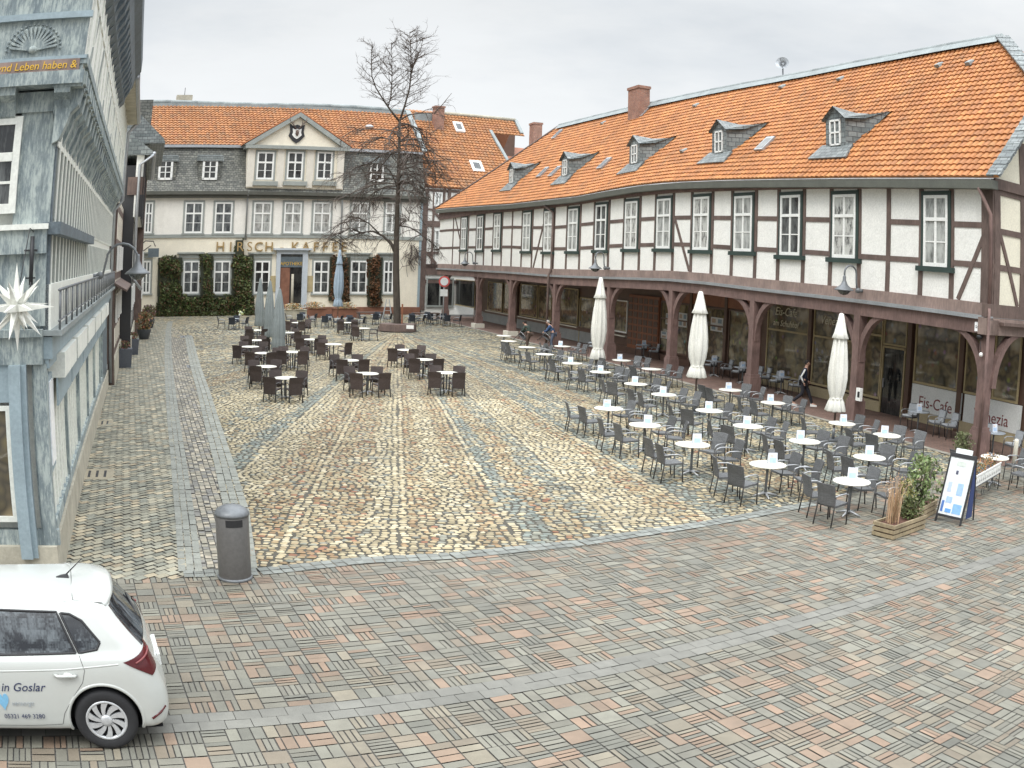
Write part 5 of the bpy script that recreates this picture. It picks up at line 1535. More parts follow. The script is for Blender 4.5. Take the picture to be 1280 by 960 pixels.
mb.build('fan_rosette', M['blue_wood'], BL)
mb = MB(CF)
for k in range(4):
    mb = MB(CF); prof = [(.0, 6.9), (.12, 7.0), (.2, 7.2), (.38, 7.28), (.40, 7.42), (.0, 7.42)]; s = -.18 + k * .9
    vs = [CF.w(s, o, z) for o, z in prof] + [CF.w(s + .26, o, z) for o, z in prof]; n_ = len(prof)
    mb.mesh(vs, [tuple(range(n_)), tuple(range(2 * n_ - 1, n_ - 1, -1))] + [(i, (i + 1) % n_, n_ + (i + 1) % n_, n_ + i) for i in range(n_)]); mb.build('corner_bracket', M['blue_wood'], BL)
# wrought iron holder on the front
mb = MB(CF); mb.tube([CF.w(.25, .15, 4.5), CF.w(.25, .15, 5.2)], .035, 8); mb.tube([CF.w(.38, .14, 5.0), CF.w(.16, .14, 5.0)], .012, 6); mb.tube([CF.w(.34, .14, 4.6), CF.w(.18, .14, 4.6)], .012, 6); mb.tube([CF.w(.3, .12, 4.3), CF.w(.25, .2, 4.45), CF.w(.25, .15, 4.6)], .015, 6)
mb.build('iron_torch_holder', M['black'], BL)

# star lantern ----------------------------------------------------------------
sc0 = CF.px((21, 384), .75)
SC = CF.w(sc0[0], .75, sc0[1])
STAR = thing('star_lantern', 'large white many-pointed paper star hanging at the blue house corner', 'star lantern', SC)
def star():
    mb = MB(); core = .085
    pts = []
    for x in (-1, 0, 1):
        for y in (-1, 0, 1):
            for z in (-1, 0, 1):
                if (x, y, z) != (0, 0, 0): pts.append(Vector((x, y, z)))
    rot = Matrix.Rotation(rad(12), 3, 'Z') @ Matrix.Rotation(rad(4), 3, 'X')
    for v in pts:
        n = v.normalized(); l = .62 if abs(v.x) + abs(v.y) + abs(v.z) == 1 else (.56 if abs(v.x) + abs(v.y) + abs(v.z) == 2 else .46)
        sq = (abs(v.x) + abs(v.y) + abs(v.z)) != 3
        x = n.orthogonal().normalized(); 
        if sq:
            x = Vector((0, 0, 1)).cross(n) if abs(n.z) < .9 else Vector((1, 0, 0)); x.normalize()
        y = n.cross(x); k = 4 if sq else 3; rr = .082 if sq else .06
        base = [n * core * 1.1 + (x * math.cos(2 * PI * (i + .5) / k) + y * math.sin(2 * PI * (i + .5) / k)) * rr for i in range(k)]
        tip = n * l
        ps = [SC + rot @ q for q in base] + [SC + rot @ tip]
        mb.mesh(ps, [(i, (i + 1) % k, k) for i in range(k)] + [tuple(range(k))])
    return mb
star().build('star_points', M['star'], STAR)
mb = MB(); mb.box(SC.x - .07, SC.x + .07, SC.y - .07, SC.y + .07, SC.z - .07, SC.z + .07); mb.build('star_core', M['star'], STAR)
mb = MB(); mb.tube([SC + Vector((0, 0, .08)), CF.w(sc0[0] - .1, .25, SC.z + 1.1), CF.w(sc0[0] - .15, .12, SC.z + 1.05)], .008, 5); mb.build('cord', M['black'], STAR)

# ================================================================= further houses along the alley
def alley_house(name, label, s0, s1, o, zt, core, timber, cols, jet=None, jetz=None, lower=None, seed=1, plinth_h=1.0):
    r = random.Random(seed)
    h = thing(name, label, 'building', LFm.w(s0, o, 0))
    m_ = MB(LFm); m_.box(s0, s1, -8, o - .05, 0, zt); m_.build('wall', M[core], h)
    m_ = MB(LFm); m_.box(s0 + .02, s1, o - .3, o + .05, 0, plinth_h); m_.build('plinth', M['stone'], h)
    m_ = MB(LFm)
    n = cols
    for i in range(n + 1):
        s = lerp(s0 + .12, s1 - .12, i / n); m_.box(s - .13, s + .13, o - .1, o - .035, plinth_h, zt)
    for z in ([plinth_h + .1, 2.2, 3.7, 4.2, 5.6, 7.0] if zt < 8 else [plinth_h + .1, 2.2, 3.7, 4.2, 5.6, 7.0, 8.4, zt - .2]):
        if z < zt: m_.box(s0, s1, o - .1, o - .038, z - .14, z + .14)
    m_.box(s0 - .03, s0 + .22, -.4, o + .012, 0, zt)
    m_.build('timber_frame', M[timber], h)
    for i in range(n):
        if i % 2 == 1:
            a, b_ = lerp(s0 + .12, s1 - .12, i / n) + .2, lerp(s0 + .12, s1 - .12, (i + 1) / n) - .2
            window(h, LFm, a, b_, 2.3, 3.5, o, tr=0, bars=1, fw=.07, pane='glass')
            window(h, LFm, a, b_, 4.4, 5.5, o, tr=0, bars=1, fw=.07, pane='glass')
    return h
B2 = alley_house('small_timber_house', 'narrow brown and white half-timbered house behind the blue house', 21.5, 31.5, .22, 7.4, 'plaster_warm', 'timber', 6, seed=3)
mb = MB(LFm); mb.hexa([LFm.w(21.5, .2, 3.9), LFm.w(31.5, .2, 3.9), LFm.w(31.5, .2, 4.0), LFm.w(21.5, .2, 4.0), LFm.w(21.5, .75, 3.62), LFm.w(31.5, .75, 3.62), LFm.w(31.5, .75, 3.7), LFm.w(21.5, .75, 3.7)]); mb.build('canopy', M['timber'], B2)
B3 = alley_house('black_timber_house', 'black and white timber house with jettied box along the alley', 31.5, 46, .75, 9.6, 'plaster', 'black', 9, seed=4)
mb = MB(LFm); mb.box(31.4, 46.1, .7, 1.15, 7.0, 10.2); jb = mb.build('jetty', M['plaster'], B3)
mb = MB(LFm)
for i in range(11): s = lerp(31.5, 46, i / 10); mb.box(s - .14, s + .14, 1.1, 1.19, 7.0, 10.2)
for z in (7.05, 8.1, 9.9): mb.box(31.4, 46.1, 1.1, 1.18, z - .15, z + .15)
mb.box(31.36, 31.42, .8, 1.15, 7.0, 8.1)
mb.build('jetty_timber', M['black'], jb)
mb = MB(LFm); mb.box(31.36, 31.41, .3, 1.2, 8.1, 9.0); mb.build('carved_panel', M['timber'], jb)
mb = MB(LFm)
mb.hexa([LFm.w(31.2, 1.55, 10.1), LFm.w(46.3, 1.55, 10.1), LFm.w(46.3, -5, 10.1), LFm.w(31.2, -5, 10.1), LFm.w(31.2, 1.5, 10.3), LFm.w(46.3, 1.5, 10.3), LFm.w(46.3, -5, 15), LFm.w(31.2, -5, 15)])
mb.build('roof', M['slate_blue'], B3)
mb = MB(LFm); mb.tube([LFm.w(31.2, 1.6, 10.15), LFm.w(46, 1.6, 10.15)], .12, 6); mb.tube([LFm.w(31.2, 1.6, 10.1), LFm.w(31.25, .9, 9.6), LFm.w(31.25, .9, 3.9), LFm.w(31.3, 1.3, 3.4)], .08, 6); mb.build('gutter', M['zinc'], B3)
B4 = alley_house('slate_gable_house', 'tall timber house with slate-hung gable side at the alley end', 46, 61, 1.2, 12.6, 'plaster', 'timber', 8, seed=5)
mb = MB(LFm); mb.prism([(45.9, 9.8), (46.0, 9.8), (46.0, 15.5), (45.9, 15.5)], -6, 1.2); mb.build('slate_gable', M['slate'], B4)
mb = MB(LFm); mb.hexa([LFm.w(45.6, 2.3, 12.5), LFm.w(61, 2.3, 12.5), LFm.w(61, -5, 12.5), LFm.w(45.6, -5, 12.5), LFm.w(45.6, 2.2, 12.8), LFm.w(61, 2.2, 12.8), LFm.w(61, -4, 18.5), LFm.w(45.6, -4, 18.5)]); mb.build('roof', M['slate_blue'], B4)
# ================================================================= cafe furniture
def make_chair(name, label, weave_m, leg_m, grp, cushion=False, boxy=False):
    t = thing(name, label, 'chair', (0, 0, 0), grp)
    s = MB(); s.hexa([(-.225, -.2, .40), (.225, -.2, .40), (.24, .24, .42), (-.24, .24, .42), (-.225, -.2, .44), (.225, -.2, .44), (.24, .24, .465), (-.24, .24, .465)])
    s.build('seat', M[weave_m], t)
    b = MB(); n = 6; vs = []; fs = []
    hw0, hw1 = (.235, .235) if boxy else (.215, .235)
    zb = .28 if boxy else .44
    for side in (0, 1):
        for i in range(n + 1):
            x = lerp(-1, 1, i / n); cv = .035 * (1 - x * x)
            for z, dy, hw in ((zb, -.20, hw0), (.66, -.235, (hw0 + hw1) / 2), (.885, -.295, hw1)):
                vs.append((x * hw, dy - cv - side * .026, z - (.012 * x * x if z > .8 else 0)))
    k = (n + 1) * 3
    for side in (0, 1):
        for i in range(n):
            for j in range(2):
                a = side * k + i * 3 + j; q = (a, a + 3, a + 4, a + 1)
                fs.append(q if side == 0 else q[::-1])
    for i in range(n):
        a = i * 3; fs.append((a + 2, a + 5, k + a + 5, k + a + 2)); fs.append((a, k + a, k + a + 3, a + 3))
    fs.append((0, 1, k + 1, k)); fs.append((1, 2, k + 2, k + 1)); e = n * 3; fs.append((e, k + e, k + e + 1, e + 1)); fs.append((e + 1, k + e + 1, k + e + 2, e + 2))
    b.mesh(vs, fs); b.build('backrest', M[weave_m], t)
    for sg in (-1, 1):
        a = MB(); a.tube([(sg * .235, -.24, .64), (sg * .262, -.1, .665), (sg * .268, .10, .665), (sg * .262, .20, .63), (sg * .255, .225, .56)], .016 if not boxy else .02, 6); a.build('armrest', M['alu' if leg_m == 'leg_dark' and not boxy else leg_m], t)
        l = MB(); l.tube([(sg * .255, .225, .56), (sg * .252, .235, .3), (sg * .25, .255, 0)], .016 if not boxy else .022, 6); l.build('leg', M[leg_m], t)
        l = MB(); l.tube([(sg * .222, -.215, .62), (sg * .225, -.235, .35), (sg * .235, -.29, 0)], .016 if not boxy else .022, 6); l.build('leg', M[leg_m], t)
    if cushion:
        c = MB(); c.hexa([(-.2, -.17, .45), (.2, -.17, .45), (.21, .22, .47), (-.21, .22, .47), (-.19, -.16, .505), (.19, -.16, .505), (.2, .21, .52), (-.2, .21, .52)]); c.col = (.36, .38, .40)
        c.hexa([(-.2, -.205, .5), (.2, -.205, .5), (.2, -.17, .5), (-.2, -.17, .5), (-.2, -.285, .87), (.2, -.285, .87), (.2, -.235, .87), (-.2, -.235, .87)], (.36, .38, .40))
        c.c = [(.36, .38, .40)] * len(c.c)
        c.build('cushion', M['vcol_cloth'], t)
    learn(t); return t
GREY = make_chair('woven_armchair', 'grey', 'weave_grey', 'leg_dark', 'grey woven armchairs of the ice cafe terrace')
CUSH = make_chair('cushioned_armchair', 'grey', 'weave_grey', 'leg_dark', 'cushioned armchairs under the arcade', cushion=True)
BROWN = make_chair('brown_armchair', 'brown', 'weave_brown', 'leg_dark', 'brown woven armchairs on the left of the square', boxy=True)
NAVY = make_chair('navy_armchair', 'navy', 'weave_blue', 'leg_dark', 'blue-black armchairs in front of the cream house')
def make_table(name, label, top, grp, r=.43):
    t = thing(name, label, 'table', (0, 0, 0), grp)
    m_ = MB(); m_.lathe([(0.01, .715), (r - .01, .715), (r, .722), (r, .738), (r - .01, .745), (.01, .745)], seg=28); m_.build('table_top', M[top], t)
    m_ = MB(); m_.tube([(0, 0, .03), (0, 0, .715)], .032, 8); m_.build('pedestal', M['grey_metal'], t)
    m_ = MB()
    for k in range(4):
        a = PI / 4 + k * PI / 2; c, s = math.cos(a), math.sin(a)
        m_.tube([(0, 0, .09), (c * .12, s * .12, .07), (c * .30, s * .30, .02)], [.03, .026, .018], 6)
    m_.build('base', M['alu'], t); learn(t); return t
TAB = make_table('round_cafe_table', 'x', 'tabletop', 'round cream tables of the ice cafe terrace')
TABL = make_table('round_table', 'x', 'tabletop', 'round cream tables on the left of the square')
TABN = make_table('grey_table', 'x', 'tabletop_grey', 'tables in front of the cream house', .42)
def make_menu():
    t = thing('menu_holder', 'x', 'menu', (0, 0, 0), 'menu holders on the cafe tables')
    m_ = MB(); m_.col = (.70, .74, .80)
    m_.hexa([(-.11, -.05, 0), (.11, -.05, 0), (.11, -.045, 0), (-.11, -.045, 0), (-.11, -.01, .25), (.11, -.01, .25), (.11, -.004, .25), (-.11, -.004, .25)])
    m_.hexa([(-.11, .045, 0), (.11, .045, 0), (.11, .05, 0), (-.11, .05, 0), (-.11, .004, .25), (.11, .004, .25), (.11, .01, .25), (-.11, .01, .25)])
    c = m_.build('card', M['vcol_gloss'], t)
    m_ = MB(); m_.col = (.42, .55, .72)
    for sy in (-1, 1):
        m_.hexa([(-.08, sy * .052, .04), (.08, sy * .052, .04), (.08, sy * .046, .04), (-.08, sy * .046, .04), (-.08, sy * .032, .14), (.08, sy * .032, .14), (.08, sy * .026, .14), (-.08, sy * .026, .14)])
        m_.hexa([(-.07, sy * .030, .17), (.02, sy * .030, .17), (.02, sy * .024, .17), (-.07, sy * .024, .17), (-.07, sy * .021, .22), (.02, sy * .021, .22), (.02, sy * .015, .22), (-.07, sy * .015, .22)], (.70, .62, .55))
    m_.build('picture', M['vcol_gloss'], c)
    learn(t); return t
MENU = make_menu()
USED = {}
def place(proto, x, y, rz, label, z=0.0, group=None):
    if proto.name in USED: o = copy_tree(proto)
    else: o = proto; USED[proto.name] = 1
    o.location = (x, y, z); o.rotation_euler = (0, 0, rz); o['label'] = label
    if group: o['group'] = group
    return o
rf = random.Random(17)
NV = Vector((RF.n.x, RF.n.y)); DV = Vector((RF.d.x, RF.d.y))
def face_dir(v): return math.atan2(v.y, v.x) - PI / 2
def tp(p, z=.745): return ground(p, z)
rows = {
 'outer': [(1065, 601), (960, 580), (866, 555), (806, 530.6), (761, 510)],
 'middle': [(1087, 571), (1006, 551), (935, 532), (886.6, 512.8), (829.8, 492.8), (794.7, 479.6), (750.6, 464.6), (715, 453.7), (681, 442.5), (658.7, 433.7)],
 'inner': [(1108.6, 543.6), (1052.8, 528.7), (966.6, 503), (913, 487), (814.4, 460.9), (776.9, 450), (703, 432.5)],
}
rowname = {'outer': 'outer terrace row', 'middle': 'middle terrace row', 'inner': 'inner terrace row'}
for rk, pts in rows.items():
    for i, p in enumerate(pts):
        g = tp(p); oi = ordinal(i)
        place(TAB, g.x, g.y, rf.uniform(0, 6), f'round cream table, {oi} from the street in the {rowname[rk]}')
        if not (rk == 'middle' and i in (8, 9)) and not (rk == 'inner' and i == 4):
            mp = g + Vector((rf.uniform(-.12, .1), rf.uniform(.0, .16), 0)); place(MENU, mp.x, mp.y, rf.uniform(-.5, .2), f'menu card on the {oi} table from the street, {rowname[rk]}', z=.746)
        for side, sn in ((1, 'square side'), (-1, 'arcade side')):
            for q, qn in ((-1, 'street-ward seat'), (1, 'far seat')):
                if rk == 'inner' and i == 1 and side == 1 and q == -1: continue
                off = NV * side * rf.uniform(.68, .92) + DV * q * rf.uniform(.32, .48)
                fd = -NV * side + DV * (-q * .18 + rf.uniform(-.30, .30))
                place(GREY, g.x + off.x, g.y + off.y, face_dir(fd), f'grey armchair, {rowname[rk]}, {oi} table from street, {sn}, {qn}')
# far double table by the first stone block
for k, p in enumerate(((630, 419.5), (636, 426))):
    g = tp(p); place(TAB, g.x, g.y, 0, f'round cream table {"behind" if k == 0 else "beside"} the pale stone block near the standing waiters', group='round cream tables of the ice cafe terrace')
g = tp((628, 428)); place(GREY, g.x + .3, g.y - 1.2, face_dir(Vector((.6, .8))), 'grey woven armchair at the far end of the terrace, nearest the tree')
# under the arcade
inn = [((745, 428), 2), ((805, 431), 2), ((893, 451), 2), ((928.7, 459), 3), ((977, 470.6), 2), ((1148.7, 513.8), 3), ((1242.6, 540), 2)]
for i, (p, n) in enumerate(inn):
    g = tp(p); wn = f'{ordinal(len(inn) - 1 - i)} arcade table from the street'
    place(TABN, g.x, g.y, 0, f'small grey table under the arcade, {ordinal(len(inn) - 1 - i)} from the street', group='grey tables under the arcade')
    place(MENU, g.x, g.y, .2, f'menu card on the {wn}', z=.746)
    for k in range(n):
        q = (1, -1, -1.95)[k] * .72
        place(CUSH, g.x + DV.x * q - NV.x * .25, g.y + DV.y * q - NV.y * .25, face_dir(NV + DV * (-.25 if k == 0 else .25)), f'grey cushioned chair facing the square, {("left", "right", "far right")[k]} of the {wn}')
# corner by the street
g = tp((1243.8, 571)); place(TAB, g.x, g.y, 0, 'round cream table at the street corner post, with a glass dish', group='round cream tables of the ice cafe terrace')
mb = MB(); mb.lathe([(.02, 0), (.10, .01), (.12, .05), (.11, .05), (.09, .02), (.02, .015)], (g.x - .05, g.y + .05, .746), 12); tag(mb.build('glass_dish', M['zinc']), 'small shiny dish on the table at the street corner post', 'dish')
for k, (dx, dy, rz, lb) in enumerate(((-.95, .25, -1.3, 'dark woven armchair left of the street-corner table'), (.55, -.75, .5, 'grey woven armchair in front of the street-corner table'), (1.0, .35, 1.6, 'grey woven armchair right of the street-corner table, at the picture edge'))):
    place(GREY, g.x + dx, g.y + dy, rz, lb)

# left group --------------------------------------------------------------
LT = [(357, 472), (332.5, 457.7), (330, 441), (366, 439.5), (313, 433), (319.5, 425), (321.6, 412.5), (372.5, 403), (361, 415.4), (390, 424), (417, 430), (436, 450), (459, 466.5), (454, 410), (434.5, 403), (508, 437), (528.7, 449), (558.5, 465.5)]
LN = ['nearest table of the left group', 'second table of the leftmost column', 'third table of the leftmost column', 'table just right of the nearest grey umbrella', 'fourth table of the leftmost column', 'fifth table of the leftmost column',
      'table behind the grey umbrellas', 'farthest table right of the grey umbrellas', 'table right of the middle grey umbrella', 'table midway between umbrellas and tree', 'table left of the tree bench', 'second table of the centre column',
      'nearest table of the centre column', 'table just left of the tree', 'farthest table left of the tree', 'table in front of the tree bench', 'second table of the right-hand column', 'nearest right-hand table of the brown chairs']
for i, p in enumerate(LT):
    g = tp(p); place(TABL, g.x, g.y, rf.uniform(0, 6), f'round cream table: {LN[i]}')
    vd = Vector((g.x, g.y)).normalized(); a0 = rf.uniform(-.18, .18)
    vd = Vector((vd.x * math.cos(a0) - vd.y * math.sin(a0), vd.x * math.sin(a0) + vd.y * math.cos(a0))); sd_ = Vector((vd.y, -vd.x))
    spots = [(-1, -1, 'near left seat'), (1, -1, 'near right seat'), (-1, 1, 'far left seat'), (1, 1, 'far right seat')]
    if i in (1, 4): spots = spots[:1] + spots[2:]
    if i in (13,): spots = [(-1, -1, 'near left seat'), (1.5, 0, 'right seat'), (-1.2, .6, 'far left seat')]
    if i == 10: spots = [(-1.3, -.6, 'near left seat'), (1.3, -.4, 'right seat'), (-1, 1, 'far seat')]
    for (u, w, nm) in spots:
        off = sd_ * u * .42 + vd * w * .74 + Vector((rf.uniform(-.06, .06), rf.uniform(-.06, .06)))
        place(BROWN, g.x + off.x, g.y + off.y, face_dir(-vd * w - sd_ * u * .25 + Vector((rf.uniform(-.1, .1), rf.uniform(-.1, .1)))) if w else face_dir(-sd_ * u), f'brown armchair, {nm}, {LN[i]}')
# back row
NT = [(292, 398), (377, 393.5), (408, 396), (437, 397.5), (470, 393), (513, 395), (536, 393), (557, 395)]
NN = ['table in front of the ivy', 'table in front of the pharmacy door', 'table just right of the pharmacy door', 'table under the pale blue umbrella', 'table beside the folding stand', 'table just right of the tree trunk', 'table between tree and sign post', 'table beside the sign post']
for i, p in enumerate(NT):
    g = tp(p); place(TABN, g.x, g.y, .3, f'grey-topped {NN[i]}', group='tables in front of the cream house')
    for k, (dx, dy, nm) in enumerate(((-1.0, -.3, 'left'), (1.0, -.2, 'right'), (.15, -.85, 'near'), (-.1, .85, 'far'))):
        place(NAVY, g.x + dx * .9 + rf.uniform(-.1, .1), g.y + dy, face_dir(Vector((-dx, -dy))), f'blue-black armchair, {nm} side of {NN[i]}')
# a few table-top things in the back
g = tp((300, 395), .75); mb = MB()
for k in range(24):
    c = Vector((g.x + rf.gauss(0, .12), g.y + rf.gauss(0, .1), .95 + rf.gauss(0, .09))); mb.ball(c, .05, 5, 4, col=rf.choice([(.7, .72, .3), (.6, .65, .5), (.15, .25, .08)]))
fl = mb.build('flower_arrangement', M['leaf']); tag(fl, 'yellow-green flower arrangement on the table in front of the ivy', 'flowers')
mb = MB(); mb.lathe([(.08, 0), (.12, .1), (.1, .12)], (g.x, g.y, .746), 10); mb.build('vase', M['white'], fl)

# parasols ---------------------------------------------------------------------
def folds(nf, amp): return lambda a, i: 1 + amp * math.cos(a * nf) * (0 if i == 0 else 1) + amp * .45 * math.cos(a * (nf * 2 + 1) + i * .35)
def closed_parasol(label, base, top, m_, grp, flap=True, rmax=.33, z0=1.15, name='closed_parasol', tiers=None):
    g = ground(base); 
    t = thing(name, label, 'parasol', (g.x, g.y, 0), grp)
    zt = at_dist(top, (g.x, g.y)).z
    H = zt - z0
    prof = [(.03, zt), (.07, zt - .02), (.10, zt - .12), (.15, zt - .24 * H), (.24, zt - .30 * H)] if flap else [(.02, zt), (.06, zt - .04 * H), (.12, zt - .2 * H), (.2, zt - .35 * H)]
    c = MB(); 
    if flap:
        c.lathe([(.02, zt), (.07, zt - .03), (.12, zt - .08 * H), (.20, zt - .20 * H), (.27, zt - .255 * H), (.25, zt - .26 * H), (.12, zt - .2 * H)], (g.x, g.y, 0), 40, fn=folds(8, .09))
    fl_ = c.build('canopy_cap', M[m_], t) if flap else None
    c = MB()
    pr = [(.10, zt - .16 * H), (.19, zt - .27 * H), (rmax * .80, zt - .42 * H), (rmax * .92, zt - .56 * H), (rmax * .96, zt - .66 * H), (rmax * .86, zt - .77 * H), (rmax * .66, zt - .845 * H), (rmax * .62, zt - .865 * H), (rmax * .78, zt - .90 * H), (rmax * 1.04, z0 + .03), (rmax * .95, z0), (rmax * .4, z0 + .08)]
    if not flap: pr = [(.02, zt), (.06, zt - .03 * H), (rmax * .38, zt - .15 * H), (rmax * .62, zt - .35 * H), (rmax * .82, zt - .55 * H), (rmax * .92, zt - .72 * H), (rmax * .80, zt - .80 * H), (rmax * .82, zt - .83 * H), (rmax, z0 + .04), (rmax * .9, z0), (rmax * .4, z0 + .08)]
    c.lathe(pr, (g.x, g.y, 0), 48, fn=folds(9, .17)); c.build('canopy', M[m_], t)
    c = MB(); zb_ = zt - .87 * H; c.lathe([(rmax * .66, zb_ - .03), (rmax * .70, zb_ - .02), (rmax * .70, zb_ + .02), (rmax * .66, zb_ + .03)], (g.x, g.y, 0), 20); c.build('tie_strap', M[m_], t)
    c = MB(); c.tube([(g.x, g.y, .02), (g.x, g.y, zt + .05)], .035, 8); c.build('pole', M['timber'], t)
    c = MB(); c.box(g.x - .35, g.x + .35, g.y - .35, g.y + .35, .0, .07); c.tube([(g.x, g.y, .07), (g.x, g.y, .4)], .05, 8); c.build('base', M['grey_metal'], t)
    return t
closed_parasol('closed cream parasol nearest the street, by the ice cafe door', (1041, 551), (1050, 391), 'canvas', 'cream parasols of the ice cafe', rmax=.30, z0=.92)
closed_parasol('middle one of the three closed cream parasols, brown pole visible below', (868, 517), (880, 364), 'canvas', 'cream parasols of the ice cafe', rmax=.31, z0=1.25)
closed_parasol('closed cream parasol farthest from the street, before the orange-brown panelled door', (746, 470), (748, 346), 'canvas', 'cream parasols of the ice cafe', rmax=.32, z0=.75)
closed_parasol('closed grey parasol, leftmost and farthest of the three grey ones', (324, 418), (324, 347), 'canvas_grey', 'closed grey parasols', flap=False, rmax=.30, z0=.55)
closed_parasol('closed grey parasol standing between the other two grey ones', (336, 430), (336, 350), 'canvas_grey', 'closed grey parasols', flap=False, rmax=.32, z0=.40)
closed_parasol('closed grey parasol, rightmost and nearest of the three grey ones', (348, 447), (348, 360), 'canvas_grey', 'closed grey parasols', flap=False, rmax=.34, z0=.40)
closed_parasol('closed pale blue parasol in front of the cream house right of the door', (422, 402), (422, 312), 'canvas_blue', 'closed pale blue parasol', rmax=.36, z0=1.2)

# litter bin -----------------------------------------------------------------------
g = ground((294, 722)); B_ = thing('litter_bin', 'tall round grey litter bin with domed lid at the street edge', 'bin', (g.x, g.y, 0))
R_ = .265
mb = MB(); mb.lathe([(R_ - .012, .0), (R_, .03), (R_, 1.02), (R_ - .004, 1.03)], (g.x, g.y, 0), 40); mb.build('body', M['bin'], B_)
mb = MB(); mb.lathe([(R_ + .012, 1.02), (R_ + .014, 1.05), (R_ - .02, 1.10), (R_ * .6, 1.15), (.02, 1.17)], (g.x, g.y, 0), 40); mb.build('lid', M['grey_metal'], B_)
mb = MB(); mb.lathe([(R_ + .02, 0.0), (R_ + .02, .035), (R_, .05)], (g.x, g.y, 0), 40); mb.build('foot_ring', M['grey_metal'], B_)
mb = MB(); vd = Vector((-g.x, -g.y)).normalized(); a0 = math.atan2(vd.y, vd.x) + .12
vs = []
for k in range(9):
    a = a0 + lerp(-.52, .52, k / 8)
    for z in (.88, .99): vs.append((g.x + math.cos(a) * (R_ + .004), g.y + math.sin(a) * (R_ + .004), z))
mb.mesh(vs, [(2 * k, 2 * k + 2, 2 * k + 3, 2 * k + 1) for k in range(8)], None, True); mb.build('slot', M['plastic_black'], B_)

# gooseneck wall lamps ---------------------------------------------------------------
def gooseneck(label, wall_pt, top_pt, shade_pt, sc=1.0, plate=True):
    """arm from the wall, up and over, with a bell shade"""
    t = thing('street_lamp', label, 'street lamp', wall_pt, 'gooseneck wall lamps')
    w, s = Vector(wall_pt), Vector(shade_pt); tz = top_pt
    dx = (s - w); hx = Vector((dx.x, dx.y, 0))
    up = [w, w + hx * .12 + Vector((0, 0, 0)), w + hx * .18 + Vector((0, 0, .25 * sc))]
    arc = []
    c0 = w + hx * .2; rad_ = hx.length * .4
    top0 = tz - rad_
    arc.append(Vector((c0.x, c0.y, top0)))
    for k in range(1, 9):
        a = PI * k / 8; arc.append(c0 + hx.normalized() * (rad_ * (1 - math.cos(a))) + Vector((0, 0, top0 - c0.z + rad_ * math.sin(a))))
    pts = up + arc + [Vector((s.x, s.y, s.z + .42 * sc))]
    mb = MB(); mb.tube(pts, .03 * sc, 8); mb.ball(w + hx * .05, .09 * sc, 8, 6); mb.tube([w - hx * .0, w - hx.normalized() * .25], .05 * sc, 8); mb.build('arm', M['grey_metal'], t)
    mb = MB(); mb.lathe([(.035 * sc, .45 * sc), (.05 * sc, .40 * sc), (.055 * sc, .3 * sc), (.12 * sc, .16 * sc), (.26 * sc, .06 * sc), (.31 * sc, .02 * sc), (.31 * sc, .0), (.27 * sc, .0), (.2 * sc, .04 * sc), (.02, .1 * sc)], s, 24); mb.build('shade', M['grey_metal'], t)
    mb = MB(); mb.lathe([(.02, -.14 * sc), (.12 * sc, -.11 * sc), (.2 * sc, -.03 * sc), (.22 * sc, .02 * sc), (.02, .03 * sc)], s, 16); mb.build('lens', M['glass'], t)
    return t
def lamp_R(px_base, px_top, px_shade, label):
    # wall lamp mounted on the lead strip; the shade hangs a little before it
    s0, z0 = RF.px(px_base, .3); s1_, z1_ = RF.px(px_shade, .9); _, zt = RF.px(px_top, .6)
    gooseneck(label, RF.w(s0, .25, z0), zt, RF.w(s1_, .9, z1_), 1.15)
lamp_R((1072, 363), (1062, 332), (1055, 363), 'grey gooseneck lamp on the arcade beam above the nearest cream parasol')
lamp_R((756, 335), (749, 315), (744, 336), 'grey gooseneck lamp on the arcade beam above the farthest cream parasol')
lamp_R((592, 329), (587, 315), (581, 330), 'grey gooseneck lamp at the far end of the arcade, beside the sign post')
s0, z0 = LFm.px((114, 351), .3); s1_, z1_ = LFm.px((138, 349), .9)
sW = 9.2; z0 = 4.35
gooseneck('dark gooseneck lamp on the railing ledge of the blue house', LFm.w(sW, .2, z0 + .1), z0 + .92, LFm.w(sW, 1.32, z0 + .12), 1.15)

# sign post by the far arcade ---------------------------------------------------------
g = ground((553.5, 408)); T_ = thing('sign_post', 'grey post with a round white-red sign and small plate before the far arcade', 'traffic sign', (g.x, g.y, 0))
zt = at_dist((553, 346), (g.x, g.y)).z
mb = MB(); mb.tube([(g.x, g.y, 0), (g.x, g.y, zt)], .045, 8); mb.build('pole', M['zinc'], T_)
vd = Vector((-g.x, -g.y, 0)).normalized(); c = Vector((g.x, g.y, zt - .35)) + vd * .07
def disc(mb, c, n, r, th=.02, seg=24, col=None):
    x = n.cross(Vector((0, 0, 1))).normalized(); y = x.cross(n); k = seg
    vs = [c + (x * math.cos(2 * PI * i / k) + y * math.sin(2 * PI * i / k)) * r for i in range(k)] + [c + n * th + (x * math.cos(2 * PI * i / k) + y * math.sin(2 * PI * i / k)) * r for i in range(k)]
    mb.mesh(vs, [tuple(range(k)), tuple(range(2 * k - 1, k - 1, -1))] + [(i, (i + 1) % k, k + (i + 1) % k, k + i) for i in range(k)], col)
mb = MB(); disc(mb, c, vd, .42, col=(.62, .10, .09)); disc(mb, c + vd * .021, vd, .30, col=(.8, .8, .8)); mb.build('round_sign', M['vcol'], T_)
